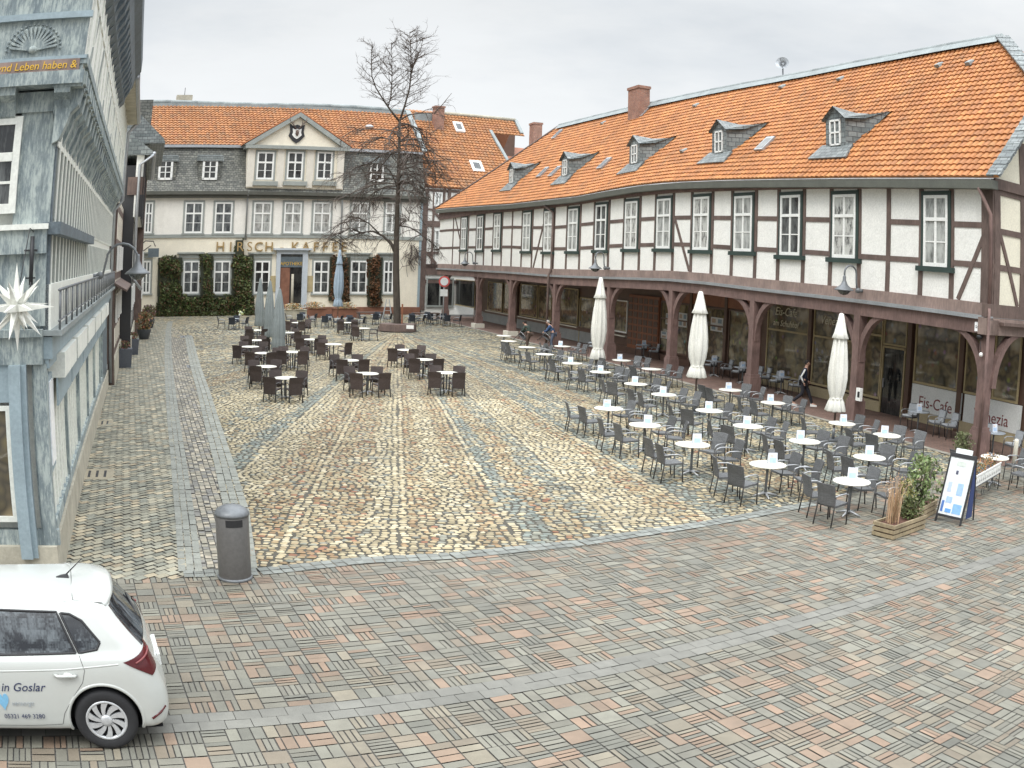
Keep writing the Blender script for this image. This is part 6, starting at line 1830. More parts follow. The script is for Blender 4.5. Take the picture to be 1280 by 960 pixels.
mb = MB(); x = vd.cross(Vector((0, 0, 1))); mb.col = (.78, .78, .76); q = c - Vector((0, 0, .85)); mb.hexa([q - x * .28 - Vector((0, 0, .26)), q + x * .28 - Vector((0, 0, .26)), q + x * .28 - Vector((0, 0, .26)) + vd * .02, q - x * .28 - Vector((0, 0, .26)) + vd * .02, q - x * .28 + Vector((0, 0, .26)), q + x * .28 + Vector((0, 0, .26)), q + x * .28 + Vector((0, 0, .26)) + vd * .02, q - x * .28 + Vector((0, 0, .26)) + vd * .02]); mb.build('plate', M['vcol'], T_)

# menu board, planters, plants by the street corner ------------------------------------------
gA = ground((1187, 655)); gB = ground((1203, 652))
g0, g1 = ground((1170, 651)), ground((1196, 657))
AB = thing('menu_board', 'standing white menu board with blue pictures in a dark frame', 'menu board', (g0.x, g0.y, 0))
ud = (g1 - g0).normalized(); nd = Vector((ud.y, -ud.x, 0)); nd = nd if nd.dot(Vector((-g0.x, -g0.y, 0))) > 0 else -nd
Wb = (g1 - g0).length + .06; Hb = 1.45; lean = .42
def bd(u, v, o=0.0): return g0 + ud * (u * Wb) - nd * (lean * v / Hb) * 1 + Vector((0, 0, v)) + nd * o
def bpanel(mb, u0, u1, v0, v1, o0, o1, col=None): mb.hexa([bd(u0, v0, o0), bd(u1, v0, o0), bd(u1, v0, o1), bd(u0, v0, o1), bd(u0, v1, o0), bd(u1, v1, o0), bd(u1, v1, o1), bd(u0, v1, o1)], col)
mb = MB(); bpanel(mb, -.06, .0, 0, Hb, -.03, .02); bpanel(mb, 1, 1.06, 0, Hb, -.03, .02); bpanel(mb, 0, 1, .12, .17, -.03, .02); bpanel(mb, 0, 1, Hb - .08, Hb, -.03, .02)
for u in (-.03, 1.03): mb.beam(bd(u, Hb - .05, -.03), g0 + ud * (u * Wb) - nd * .75, .03, .03)
mb.build('frame', M['black'], AB)
mb = MB(); mb.col = (.74, .77, .78); bpanel(mb, 0, 1, .17, Hb - .08, -.02, .005); bpanel(mb, .15, .85, Hb - .10, Hb + .10, -.02, .005); p_ = mb.build('board', M['vcol_gloss'], AB)
mb = MB()
for (u0, u1, v0, v1, c) in ((.05, .15, .22, .45, (.1, .2, .5)), (.25, .5, .22, .30, (.15, .35, .7)), (.55, .92, .22, .42, (.25, .45, .8)), (.55, .8, .6, .85, (.35, .5, .85)), (.15, .3, .65, .85, (.5, .6, .9)), (.3, .7, 1.2, 1.3, (.6, .65, .6)), (.35, .45, 1.02, 1.1, (.1, .1, .15)), (.7, .9, .95, 1.1, (.7, .78, .7)), (.2, .45, .42, .55, (.4, .55, .9))): bpanel(mb, u0, u1, v0, v1, .004, .012, c)
mb.build('printed_pictures', M['vcol_gloss'], p_)
mb = MB(); mb.hexa([bd(1.0, .1, -.28) , bd(1.0, .1, -.6), bd(1.03, .1, -.6), bd(1.03, .1, -.28), bd(1.0, 1.3, -.02), bd(1.0, 1.3, -.12), bd(1.03, 1.3, -.12), bd(1.03, 1.3, -.02)]); mb.col = (.03, .05, .15); mb.c = [mb.col] * 6; mb.build('rear_panel', M['vcol'], AB)

def planter(name, label, px0, px1, depth, h):
    a, b_ = ground(px0), ground(px1); t = thing(name, label, 'planter', (a.x, a.y, 0))
    u = (b_ - a); Lp = u.length; u.normalize(); v = Vector((-u.y, u.x, 0)); v = v if v.y > 0 else -v
    def P(i, j, z): return a + u * i + v * j + Vector((0, 0, z))
    mb = MB(); n = 3
    for k in range(n):
        z0, z1 = .02 + h * k / n, h * (k + 1) / n - .008
        for (i0, i1, j0, j1) in ((0, Lp, 0, .035), (0, Lp, depth - .035, depth), (0, .035, .035, depth - .035), (Lp - .035, Lp, .035, depth - .035)):
            mb.hexa([P(i0, j0, z0), P(i1, j0, z0), P(i1, j1, z0), P(i0, j1, z0), P(i0, j0, z1), P(i1, j0, z1), P(i1, j1, z1), P(i0, j1, z1)])
    mb.build('box', M['planter_wood'], t)
    mb = MB(); mb.hexa([P(.03, .03, .1), P(Lp - .03, .03, .1), P(Lp - .03, depth - .03, .1), P(.03, depth - .03, .1), P(.03, .03, h - .06), P(Lp - .03, .03, h - .05), P(Lp - .03, depth - .03, h - .04), P(.03, depth - .03, h - .06)]); mb.build('soil', M['soil'], t)
    return t, P, Lp
def leaf(mb, c, r, size, col, up=.3):
    n = Vector((r.gauss(0, 1), r.gauss(0, 1), r.gauss(0, 1) + up)).normalized(); x = n.orthogonal().normalized(); a = r.uniform(0, 6.28); x = (x * math.cos(a) + n.cross(x) * math.sin(a)); y = n.cross(x)
    mb.face([c - x * size, c + y * size * .5, c + x * size, c - y * size * .5], col)
rp_ = random.Random(31)
def bush(name, c, rx, rz, n, size, cols, parent, stems=6, squash=1.0, stemcol='bark'):
    mb = MB()
    for _ in range(n):
        a = rp_.uniform(0, 6.28); u = rp_.random() ** .5; zz = rp_.random()
        rr = rx * u * (1 - .55 * abs(zz - .45) * 1.5) * (1 + .35 * math.sin(3 * a + 2))
        p = Vector(c) + Vector((math.cos(a) * rr, math.sin(a) * rr, zz * rz))
        leaf(mb, p, rp_, size * rp_.uniform(.7, 1.3), shade(rp_.choice(cols), .2, rp_))
    o = mb.build(name, M['leaf'], parent)
    mb = MB()
    for _ in range(stems):
        a = rp_.uniform(0, 6.28); mb.tube([Vector(c), Vector(c) + Vector((math.cos(a) * rx * .4, math.sin(a) * rx * .4, rz * .5)), Vector(c) + Vector((math.cos(a) * rx * .8, math.sin(a) * rx * .8, rz * .95))], [.014, .01, .004], 4)
    mb.build('stems', M['twig'], parent); return o
def grasses(name, c, r0, h, n, cols, parent, sp=1.3):
    mb = MB()
    for _ in range(n):
        a = rp_.uniform(0, 6.28); u = rp_.random() * r0; p = Vector(c) + Vector((math.cos(a) * u, math.sin(a) * u, 0)); b_ = rp_.uniform(0, 6.28); hh = h * rp_.uniform(.5, 1.1); bd_ = sp * hh * rp_.uniform(.05, .40)
        q1 = p + Vector((math.cos(b_) * bd_ * .4, math.sin(b_) * bd_ * .4, hh * .6)); q2 = p + Vector((math.cos(b_) * bd_, math.sin(b_) * bd_, hh)); w = Vector((-math.sin(b_), math.cos(b_), 0)) * .008
        c_ = shade(rp_.choice(cols), .2, rp_); mb.face([p - w, p + w, q1 + w, q1 - w], c_); mb.face([q1 - w, q1 + w, q2], c_)
        for k in range(2): leaf(mb, q2 - Vector((0, 0, .05 * k)), rp_, .022, c_)
    return mb.build(name, M['leaf'], parent)
P1, F1, L1 = planter('wooden_planter', 'long weathered wooden planter with dry grasses, nearest the street', (1116, 676), (1156, 661), .55, .30)
c = F1(L1 * .28, .28, .25); grasses('dry_grass', c, .17, .9, 70, [(.48, .30, .18), (.55, .38, .24), (.42, .30, .18)], P1)
c = F1(L1 * .72, .25, .25); bush('conifer', c, .28, .42, 700, .035, [(.07, .09, .03), (.10, .13, .04), (.13, .13, .05)], P1)
P2, F2, L2 = planter('wooden_planter', 'smaller wooden planter with a leafy green shrub beside the menu board', (1146, 655), (1170, 642), .5, .32)
c = F2(L2 * .5, .25, .28); bush('leafy_shrub', c, .46, 1.05, 850, .055, [(.14, .20, .07), (.22, .28, .11), (.30, .36, .18), (.10, .14, .05)], P2, 12)
c = F2(-.1, .35, .28); bush('yellow_shrub', c, .25, .65, 350, .04, [(.25, .24, .08), (.30, .27, .10), (.16, .18, .06)], P2, 5)
g = ground((1201, 574)); P3 = thing('potted_bush', 'small round bush in a pot beside the street corner post', 'plant', (g.x, g.y, 0))
mb = MB(); mb.lathe([(.13, .0), (.19, .26), (.2, .28), (.17, .28), (.15, .2)], (g.x, g.y, .012), 16); mb.build('pot', M['grey_box'], P3)
bush('foliage', (g.x, g.y, .25), .34, .55, 900, .04, [(.12, .15, .06), (.17, .20, .09), (.22, .22, .12)], P3, 8)
# white lacy flower stand beside the menu board
g0_, g1_ = ground((1213, 634)), ground((1247, 612)); FS = thing('flower_stand', 'metal flower stand with white scalloped edge and orange-brown plants', 'flower stand', (g0_.x, g0_.y, 0))
u = (g1_ - g0_); Lf = u.length; u.normalize(); v = Vector((-u.y, u.x, 0)); v = v if v.y > 0 else -v
mb = MB()
for k in range(14):
    a = g0_ + u * (Lf * k / 14); b_ = g0_ + u * (Lf * (k + .5) / 14); c = g0_ + u * (Lf * (k + 1) / 14)
    for q, w in ((a, b_), (b_, c)):
        z0, z1 = (.50, .68) if q is a else (.68, .50); mb.beam(q + Vector((0, 0, z0)), w + Vector((0, 0, z1)), .03, .05)
mb.box(0, 0, 0, 0, 0, 0) if False else None
mb.beam(g0_ + Vector((0, 0, .48)), g1_ + Vector((0, 0, .48)), .03, .05); mb.beam(g0_ + Vector((0, 0, .70)), g1_ + Vector((0, 0, .70)), .03, .04)
mb.build('scalloped_edge', M['white'], FS)
mb = MB()
for e in (g0_, g1_):
    for w in (0, .35): mb.tube([e + v * w, e + v * w + Vector((0, 0, .7))], .014, 6)
for k in range(4):
    cc = g0_ + u * (Lf * (k + .5) / 4) + Vector((0, 0, .24)); mb.tube([cc + u * (.11 * math.cos(a)) + Vector((0, 0, .11 * math.sin(a))) for a in [i * PI / 5 for i in range(11)]], .009, 5)
mb.build('iron_frame', M['black'], FS)
mb = MB(); q = [g0_, g1_, g1_ + v * .35, g0_ + v * .35]; mb.hexa([p + Vector((0, 0, .42)) for p in q] + [p + Vector((0, 0, .62)) for p in q]); mb.build('trough', M['grey_box'], FS)
c = (g0_ + g1_) / 2 + v * .18 + Vector((0, 0, .55)); mb = MB()
for _ in range(700):
    p = c + u * rp_.uniform(-.5, .5) * Lf + v * rp_.uniform(-.18, .18) + Vector((0, 0, rp_.random() ** 1.5 * .42)); leaf(mb, p, rp_, .035, shade(rp_.choice([(.32, .14, .06), (.25, .18, .07), (.40, .20, .08), (.12, .13, .05)]), .2, rp_))
mb.build('foliage', M['leaf'], FS)
# small bollard by the corner
g = ground((1267, 583)); mb = MB(); mb.lathe([(.08, 0), (.08, .75), (.07, .8), (.02, .82)], (g.x, g.y, 0), 12); tag(mb.build('bollard', M['stone_white']), 'short cream post at the right edge beside the corner table', 'bollard')
# small wall box on the arcade post
sX, zX = RF.px((1074, 493), .2); mb = MB(RF); mb.box(sX - .12, sX + .12, .14, .26, zX - .22, zX + .22); wb = mb.build('hand_dispenser', M['white']); tag(wb, 'white dispenser box on the arcade post beside the nearest cream parasol', 'dispenser')
mb = MB(RF); mb.box(sX - .09, sX + .03, .26, .265, zX - .1, zX + .1); mb.build('window', M['black'], wb)
# ================================================================= the bare tree
TR = thing('bare_tree', 'tall bare tree with drooping twiggy branches in the middle of the square', 'tree', (TREE.x, TREE.y, 0))
tb = (TREE.x, TREE.y)
def TP(x, y, dy=0.0):
    p = at_dist((x, y), tb); vd = Vector((TREE.x, TREE.y, 0)).normalized(); return p + vd * dy
TXm = (TP(510, 300) - TP(500, 300)).length / 10
vdir = Vector((TREE.x, TREE.y, 0)).normalized(); rdir = Vector((vdir.y, -vdir.x, 0))
mb = MB()
mb.tube([TP(496.5, 416), TP(496.5, 410), TP(496, 380), TP(495, 335), TP(495.5, 300), TP(497.5, 240), TP(499, 190), TP(499.5, 150)], [.34, .27, .245, .23, .195, .145, .105, .09], 12)
limbs = [([(499.5, 152), (489, 139), (480, 126), (470, 110), (465, 96), (464, 74), (465, 55)], .085),
         ([(485, 134), (489, 118), (490, 96), (490, 72), (489, 50)], .05),
         ([(499.5, 152), (506, 132), (512, 110), (514, 92), (519, 76), (526, 62), (529, 46)], .085),
         ([(513.5, 98), (514, 76), (513, 58), (512, 42)], .045),
         ([(495, 318), (489, 305), (479, 295), (466, 289), (450, 291), (435, 297), (417, 303)], .12),
         ([(474, 292), (462, 280), (448, 272), (436, 272), (428, 280)], .06),
         ([(450, 291), (438, 285), (425, 292), (410, 302)], .045),
         ([(497, 284), (504, 277), (511, 276), (512, 268), (504, 258)], .06),
         ([(499, 282), (512, 284), (524, 291), (538, 302), (550, 312)], .055),
         ([(497.5, 235), (488, 214), (478, 205), (462, 203), (445, 208), (430, 220)], .06),
         ([(498, 215), (510, 200), (528, 196), (544, 205), (552, 222)], .06),
         ([(499, 188), (490, 176), (478, 172), (462, 180), (448, 192)], .05),
         ([(499, 178), (508, 170), (522, 176), (536, 188), (546, 205)], .05),
         ([(498, 225), (505, 215), (515, 220), (520, 240)], .06)]
twigs = []
rt = random.Random(12)
def spray(p, d, length, r, depth, droop, mbx):
    pts = [p]; q = Vector(p); dd = Vector(d).normalized(); n = 4
    for k in range(n):
        dd = (dd + Vector((rt.gauss(0, .16), rt.gauss(0, .16), rt.gauss(0, .12) + droop))).normalized()
        q = q + dd * length / n; pts.append(Vector(q))
    mbx.tube(pts, [lerp(r, r * .35, i / n) for i in range(n + 1)], 4 if depth < 2 else 3, cap=False)
    if depth >= 3: return
    m_ = [5, 4, 3][depth]
    for k in range(m_):
        t = rt.uniform(.2, 1); i = min(n - 1, int(t * n)); b = pts[i].lerp(pts[i + 1], t * n - i)
        side = dd.cross(Vector((rt.gauss(0, 1), rt.gauss(0, 1), rt.gauss(0, 1)))).normalized()
        spray(b, dd * .9 + side * rt.uniform(.5, 1.1), length * rt.uniform(.35, .62), r * .5, depth + 1, droop, mbx)
tw = MB()
for li, (pts, r) in enumerate(limbs):
    dy = 0 if li in (0, 2) else rt.uniform(-1.2, 1.2)
    P = [TP(x, y, dy * i / len(pts)) for i, (x, y) in enumerate(pts)]
    mb.tube(P, [lerp(r, .018, (i / (len(P) - 1)) ** .8) for i in range(len(P))], 7)
    up = li in (0, 1, 2, 3)
    for k in range(30 if up else 15):
        t = rt.uniform(.12 if up else .25, 1) * (len(P) - 1); i = min(len(P) - 2, int(t)); b = P[i].lerp(P[i + 1], t - i); dr = (P[i + 1] - P[i]).normalized()
        a = rt.uniform(0, 6.28); side = (rdir * math.cos(a) + vdir * math.sin(a))
        spray(b, dr * .35 + side + Vector((0, 0, .22 if up else rt.uniform(-.3, .3))), (rt.uniform(1.0, 2.6) * (1.25 - .8 * t / (len(P) - 1)) if up else rt.uniform(1.0, 2.4)), .03, 1, .02 if up else -.12, tw)
for k in range(28):        # side branches all round the stem
    y = rt.uniform(150, 262); b = TP(lerp(499.5, 497, (y - 150) / 110), y); a = rt.uniform(0, 6.28)
    side = (rdir * math.cos(a) * 1.15 + vdir * math.sin(a))
    spray(b, side + Vector((0, 0, .35)), rt.uniform(2.6, 4.4), .075, 0, -.17, tw)
mb.build('trunk', M['bark'], TR)
tw.build('crown', M['twig'], TR)
# bench round the tree
BN = thing('tree_bench', 'dark six-sided bench box round the foot of the bare tree', 'bench', (TREE.x, TREE.y, 0))
mb = MB(); k = 6
def ring(r, z): return [Vector((TREE.x + r * math.cos(PI / 6 + i * PI / 3), TREE.y + r * math.sin(PI / 6 + i * PI / 3), z)) for i in range(k)]
A, B2_, C_, D_ = ring(1.45, .05), ring(1.35, .52), ring(.55, .56), ring(.5, .1)
for i in range(k):
    j = (i + 1) % k; mb.face([A[i], A[j], B2_[j], B2_[i]]); mb.face([B2_[i], B2_[j], C_[j], C_[i]]); mb.face([C_[i], C_[j], D_[j], D_[i]])
mb.build('seat', M['timber'], BN)
mb = MB(); c = TREE + Vector((0, -1.42, 0)); mb.box(c.x + .75, c.x + 1.25, c.y + .12, c.y + .16, .28, .52); mb.build('notice', M['white'], BN)
mb = MB(); a = TREE - vdir * .34 + rdir * .28; mb.beam(a, a + Vector((0, 0, 1.9)), .1, .1); tag(mb.build('tree_stake', M['orange_shop']), 'orange-brown wooden stake against the trunk of the bare tree', 'stake')
# ================================================================= ivy and climbers on the cream house
ri = random.Random(44)
def climber(name, label, rects, n, thick, size, cols, core=True, grp=None):
    s0, z0 = FF.px((rects[0][0], rects[0][3]), .3)
    t = thing(name, label, 'climbing plant', FF.w(s0, .3, 0), grp)
    mb = MB(FF); tot = sum((r[1] - r[0]) * (r[3] - r[2]) for r in rects)
    for x0, x1, y0, y1 in rects:
        for _ in range(int(n * (x1 - x0) * (y1 - y0) / tot)):
            x, y = ri.uniform(x0 - 1, x1 + 1), ri.uniform(y0 - 1.2, y1 + .5)
            e = min(x - x0, x1 - x, y - y0) ; 
            s, z = FF.px((x, y), .3)
            if z < .02: z = ri.uniform(.02, .3)
            bulge = (thick if y > 318 else .32) * min(1, .35 + max(0, e) / 5) * (.75 + .5 * mnoise.noise(Vector((s * .8, z * .8, 1))))
            if e < 3.0 and mnoise.noise(Vector((s * 1.2, z * 1.2, 5))) < -.02: continue
            o = ri.random() ** .5 * bulge + .02
            leaf(mb, FF.w(s, o, z), ri, size * ri.uniform(.7, 1.3), shade(ri.choice(cols), .25, ri), up=.5)
    mb.build('foliage', M['leaf'], t)
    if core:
        mb = MB(FF); mb.col = (.03, .035, .02)  # solid dark core box behind the leaves
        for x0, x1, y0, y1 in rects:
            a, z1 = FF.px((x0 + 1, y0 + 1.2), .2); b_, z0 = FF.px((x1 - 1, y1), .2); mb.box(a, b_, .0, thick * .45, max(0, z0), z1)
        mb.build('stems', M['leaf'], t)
    return t
climber('ivy', 'thick dark green ivy round the ground-floor windows left of the pharmacy door',
        [(196, 317, 369, 397), (197, 227, 321, 370), (251, 265.5, 318, 370), (290, 316, 318, 370), (294, 304, 299, 320)], 15000, .85, .13,
        [(.065, .095, .03), (.095, .13, .042), (.14, .17, .06), (.075, .08, .035), (.15, .085, .045)])
climber('brown_climber', 'narrow trimmed brown climber left of the wide ground-floor window behind the blue parasol', [(412, 421, 320, 376), (427.5, 437, 320, 378)], 1800, .5, .12, [(.14, .06, .025), (.17, .08, .035), (.10, .05, .025), (.08, .06, .03)], grp='brown climbers')
climber('brown_climber', 'broad trimmed brown climber left of the tree trunk', [(460.5, 477.5, 320, 382)], 1800, .5, .12, [(.14, .06, .025), (.17, .08, .035), (.10, .05, .025), (.08, .06, .03)], grp='brown climbers')
V = thing('bare_vine', 'thin bare vine on the cream wall right of the tree', 'climbing plant', FF.w(FF.px((515, 330))[0], 0, 0)); mb = MB(FF)
for _ in range(26):
    x, y = ri.uniform(508, 521), ri.uniform(303, 318); s, z = fp(x, y); pts = [FF.w(s, .1, z)]
    for k in range(4): s += ri.gauss(0, .35); z -= ri.uniform(.1, .7); pts.append(FF.w(s, .1 + .05 * k, z))
    mb.tube(pts, .025, 4, cap=False)
mb.build('stems', M['twig'], V)
# things before the cream house
def box_thing(name, label, cat, px, w, d, h, m_, grp=None, legs=False):
    g = ground(px); t = thing(name, label, cat, (g.x, g.y, 0), grp); fr = Frame((g.x, g.y), (FF.d.x, FF.d.y), -1)
    mb = MB(fr)
    if legs:
        mb.box(-w / 2, w / 2, -d / 2, d / 2, h - .08, h); mb.build('top', M[m_], t)
        for a in (-1, 1):
            mb = MB(fr); mb.box(a * (w / 2 - .1) - .05, a * (w / 2 - .1) + .05, -d / 2 + .05, d / 2 - .05, 0, h - .08); mb.build('leg', M[m_], t)
    else:
        mb.box(-w / 2, w / 2, -d / 2, d / 2, 0.0, h); mb.box(-w / 2 - .04, w / 2 + .04, -d / 2 - .04, d / 2 + .04, h, h + .06); mb.build('box', M[m_], t)
    return t, g
for k, (px, lb) in enumerate((((392, 397), 'dark red flower box with pale flowers right of the pharmacy door'), ((431, 397), 'dark red flower box behind the pale blue parasol'), ((366, 399), 'stone-grey flower trough with pale grasses before the pharmacy door'))):
    t, g = box_thing('flower_box', lb, 'planter', px, 2.2, .7, .75, 'plinth_red' if k < 2 else 'stone', 'flower boxes before the cream house')
    bush('flowers', (g.x, g.y, .75), .9, .55, 500, .07, [(.45, .38, .2), (.55, .25, .08), (.12, .14, .05), (.5, .48, .4)], t)
g = ground((484, 402)); t = thing('folding_ladder_stand', 'white folding A-shaped stand in front of the cream house', 'stand', (g.x, g.y, 0)); mb = MB()
zt = at_dist((484, 374), (g.x, g.y)).z
for sg in (-1, 1):
    for yy in (-.3, .3): mb.beam(Vector((g.x + sg * .42, g.y + yy, 0)), Vector((g.x + sg * .1, g.y + yy * .2, zt)), .05, .05)
for k in range(5): z = zt * (k + 1) / 6; x = lerp(.42, .1, (k + 1) / 6); mb.beam(Vector((g.x - x, g.y - .3 * (1 - (k + 1) / 6), z)), Vector((g.x + x, g.y - .3 * (1 - (k + 1) / 6), z)), .04, .04)
mb.build('frame', M['zinc'], t)
for k, (px, lb) in enumerate((((532, 399), 'dark wooden bench before the timber shop window'), ((463, 398), 'dark wooden bench between the two brown climbers'))):
    box_thing('wooden_bench', lb, 'bench', px, 2.4, .6, .55, 'timber', 'wooden benches before the houses', legs=True)
# alley things
for k, (p, w, h, lb) in enumerate((((156, 459), .75, .85, 'nearest dark grey box planter beside the blue house'), ((166, 443), .7, .8, 'farther dark grey box planter in the alley'))):
    g = ground(p); t = thing('box_planter', lb, 'planter', (g.x, g.y, 0), 'grey box planters in the alley'); mb = MB(LFm)
    s, o = LFm.loc(g); mb.hexa([LFm.w(s - w * .42, o - w * .42, 0), LFm.w(s + w * .42, o - w * .42, 0), LFm.w(s + w * .42, o + w * .42, 0), LFm.w(s - w * .42, o + w * .42, 0), LFm.w(s - w / 2, o - w / 2, h), LFm.w(s + w / 2, o - w / 2, h), LFm.w(s + w / 2, o + w / 2, h), LFm.w(s - w / 2, o + w / 2, h)]); mb.build('box', M['grey_box'], t)
    bush('plants', (g.x, g.y, h - .05), .28, .4, 220, .05, [(.12, .13, .05), (.3, .08, .08), (.18, .15, .07)], t, 4)
for k, (p, lb, cols) in enumerate((((180, 424), 'flower pot with yellow-brown plants at the end of the alley', [(.25, .18, .08), (.15, .14, .06), (.35, .15, .08)]), ((186, 410), 'farther flower pot with green plants by the cream house', [(.14, .15, .06), (.2, .2, .1), (.3, .2, .2)]))):
    g = ground(p); t = thing('flower_pot', lb, 'planter', (g.x, g.y, 0), 'flower pots in the alley'); mb = MB(); mb.lathe([(.3, 0), (.48, .6), (.5, .62), (.4, .6)], (g.x, g.y, 0), 16); mb.build('pot', M['grey_box'], t)
    bush('plants', (g.x, g.y, .55), .55, 1.1, 500, .09, cols, t, 6)
# round yellow shop sign on a bracket
s_, z_ = LFm.px((171, 367), 2.3)
YS = thing('round_shop_sign', 'round yellow shop sign hanging on an iron arm over the alley', 'shop sign', LFm.w(s_, 2.3, z_)); c = LFm.w(s_, 2.3, z_)
mb = MB(); nn = Vector((-LFm.d.x, -LFm.d.y, 0)); disc(mb, c - nn * .05, nn, .42, .1, col=(.62, .42, .12)); disc(mb, c + nn * .051, nn, .33, .006, col=(.70, .60, .35)); disc(mb, c + nn * .058, nn, .18, .006, col=(.62, .42, .12)); mb.build('disc', M['vcol'], YS)
mb = MB(); mb.tube([LFm.w(s_, 1.1, z_ + .62), LFm.w(s_, 2.45, z_ + .62)], .03, 6); mb.tube([LFm.w(s_, 1.1, z_ + .1), LFm.w(s_, 1.9, z_ + .6)], .02, 6); mb.tube([c, LFm.w(s_, 2.3, z_ + .62)], .015, 5); mb.build('bracket', M['black'], YS)
s_, z_ = fp(186, 320)
HS = thing('hanging_iron_sign', 'scrolled black iron hanging sign at the left end of the cream house', 'shop sign', FF.w(s_, 0, z_)); mb = MB(FF)
mb.tube([FF.w(s_ - .9, .2, z_ + .9), FF.w(s_ - .4, .5, z_ + 1.3), FF.w(s_ + .3, .9, z_ + 1.25), FF.w(s_ + .5, 1.0, z_ + .8)], .05, 6); mb.tube([FF.w(s_ - .9, .2, z_ + .2), FF.w(s_ + .1, .7, z_ + .9)], .04, 6); mb.build('bracket', M['black'], HS)
mb = MB(FF); mb.box(s_ - .15, s_ + .85, .9, 1.0, z_ - .1, z_ + .65); mb.build('panel', M['blue_dark'], HS)
# drain covers
def cover(px, w, d, label, m_, fr=LFm):
    g = ground(px); s, o = fr.loc(g); mb = MB(fr); mb.box(s - w / 2, s + w / 2, o - d / 2, o + d / 2, .0, .014); c = mb.build('drain_cover', M[m_]); tag(c, label, 'drain cover', 'drain covers in the alley')
    mb = MB(fr)
    for k in range(3): mb.box(s - w * .3, s + w * .3, o - d * .3 + k * d * .25, o - d * .22 + k * d * .25, .014, .018)
    mb.build('slots', M['plastic_black'], c)
M['cover_stone'] = mat('sandy_cover', (.34, .30, .22), .85)
cover((122, 593), 1.1, .8, 'sandy rectangular cover plate in the setts, nearest along the blue house', 'cover_stone')
cover((128, 529), 1.0, .7, 'second sandy cover plate along the blue house wall', 'cover_stone')
cover((241, 458), 1.2, .6, 'dark drain grate in the slab line, nearer one', 'grey_metal'); cover((233, 421), 1.6, .8, 'dark drain grate at the far end of the slab line', 'grey_metal')
# ================================================================= people
import bmesh
def skin_body(name, joints, edges, m_, parent, root=0, sub=2):
    me = bpy.data.meshes.new(name); bm = bmesh.new(); sk = bm.verts.layers.skin.verify(); vs = []
    for i, (p, r) in enumerate(joints):
        v = bm.verts.new(p); v[sk].radius = r if isinstance(r, tuple) else (r, r); v[sk].use_root = (i == root); vs.append(v)
    for a, b_ in edges: bm.edges.new((vs[a], vs[b_]))
    bm.to_mesh(me); bm.free()
    o = bpy.data.objects.new(name, me); COL.objects.link(o)
    md = o.modifiers.new('skin', 'SKIN'); md.use_smooth_shade = True
    ms = o.modifiers.new('sub', 'SUBSURF'); ms.levels = sub; ms.render_levels = sub
    bpy.context.view_layer.update()
    dg = bpy.context.evaluated_depsgraph_get(); me2 = bpy.data.meshes.new_from_object(o.evaluated_get(dg))
    o.modifiers.clear(); o.data = me2; me2.materials.clear(); me2.materials.append(m_)
    if 'Col' not in me2.color_attributes:
        ca = me2.color_attributes.new('Col', 'FLOAT_COLOR', 'CORNER'); ca.data.foreach_set('color', [1.0] * (4 * len(me2.loops)))
    if parent is not None: o.parent = parent
    return o
M['skin'] = mat('skin', (.50, .30, .22), .55, var=.05, bmp=0)
def cloth(name, col): M[name] = mat(name, col, .9, var=.12, vscale=6, bmp=.3, bscale=40); return M[name]
cloth('black_cloth', (.018, .018, .025)); cloth('navy_cloth', (.02, .025, .05)); cloth('blue_cloth', (.045, .09, .19)); cloth('green_cloth', (.05, .07, .06)); cloth('grey_cloth', (.20, .20, .19)); cloth('brown_cloth', (.10, .07, .055)); cloth('hair_dark', (.018, .014, .012)); cloth('hair_grey', (.38, .36, .34)); cloth('jeans', (.10, .12, .17))
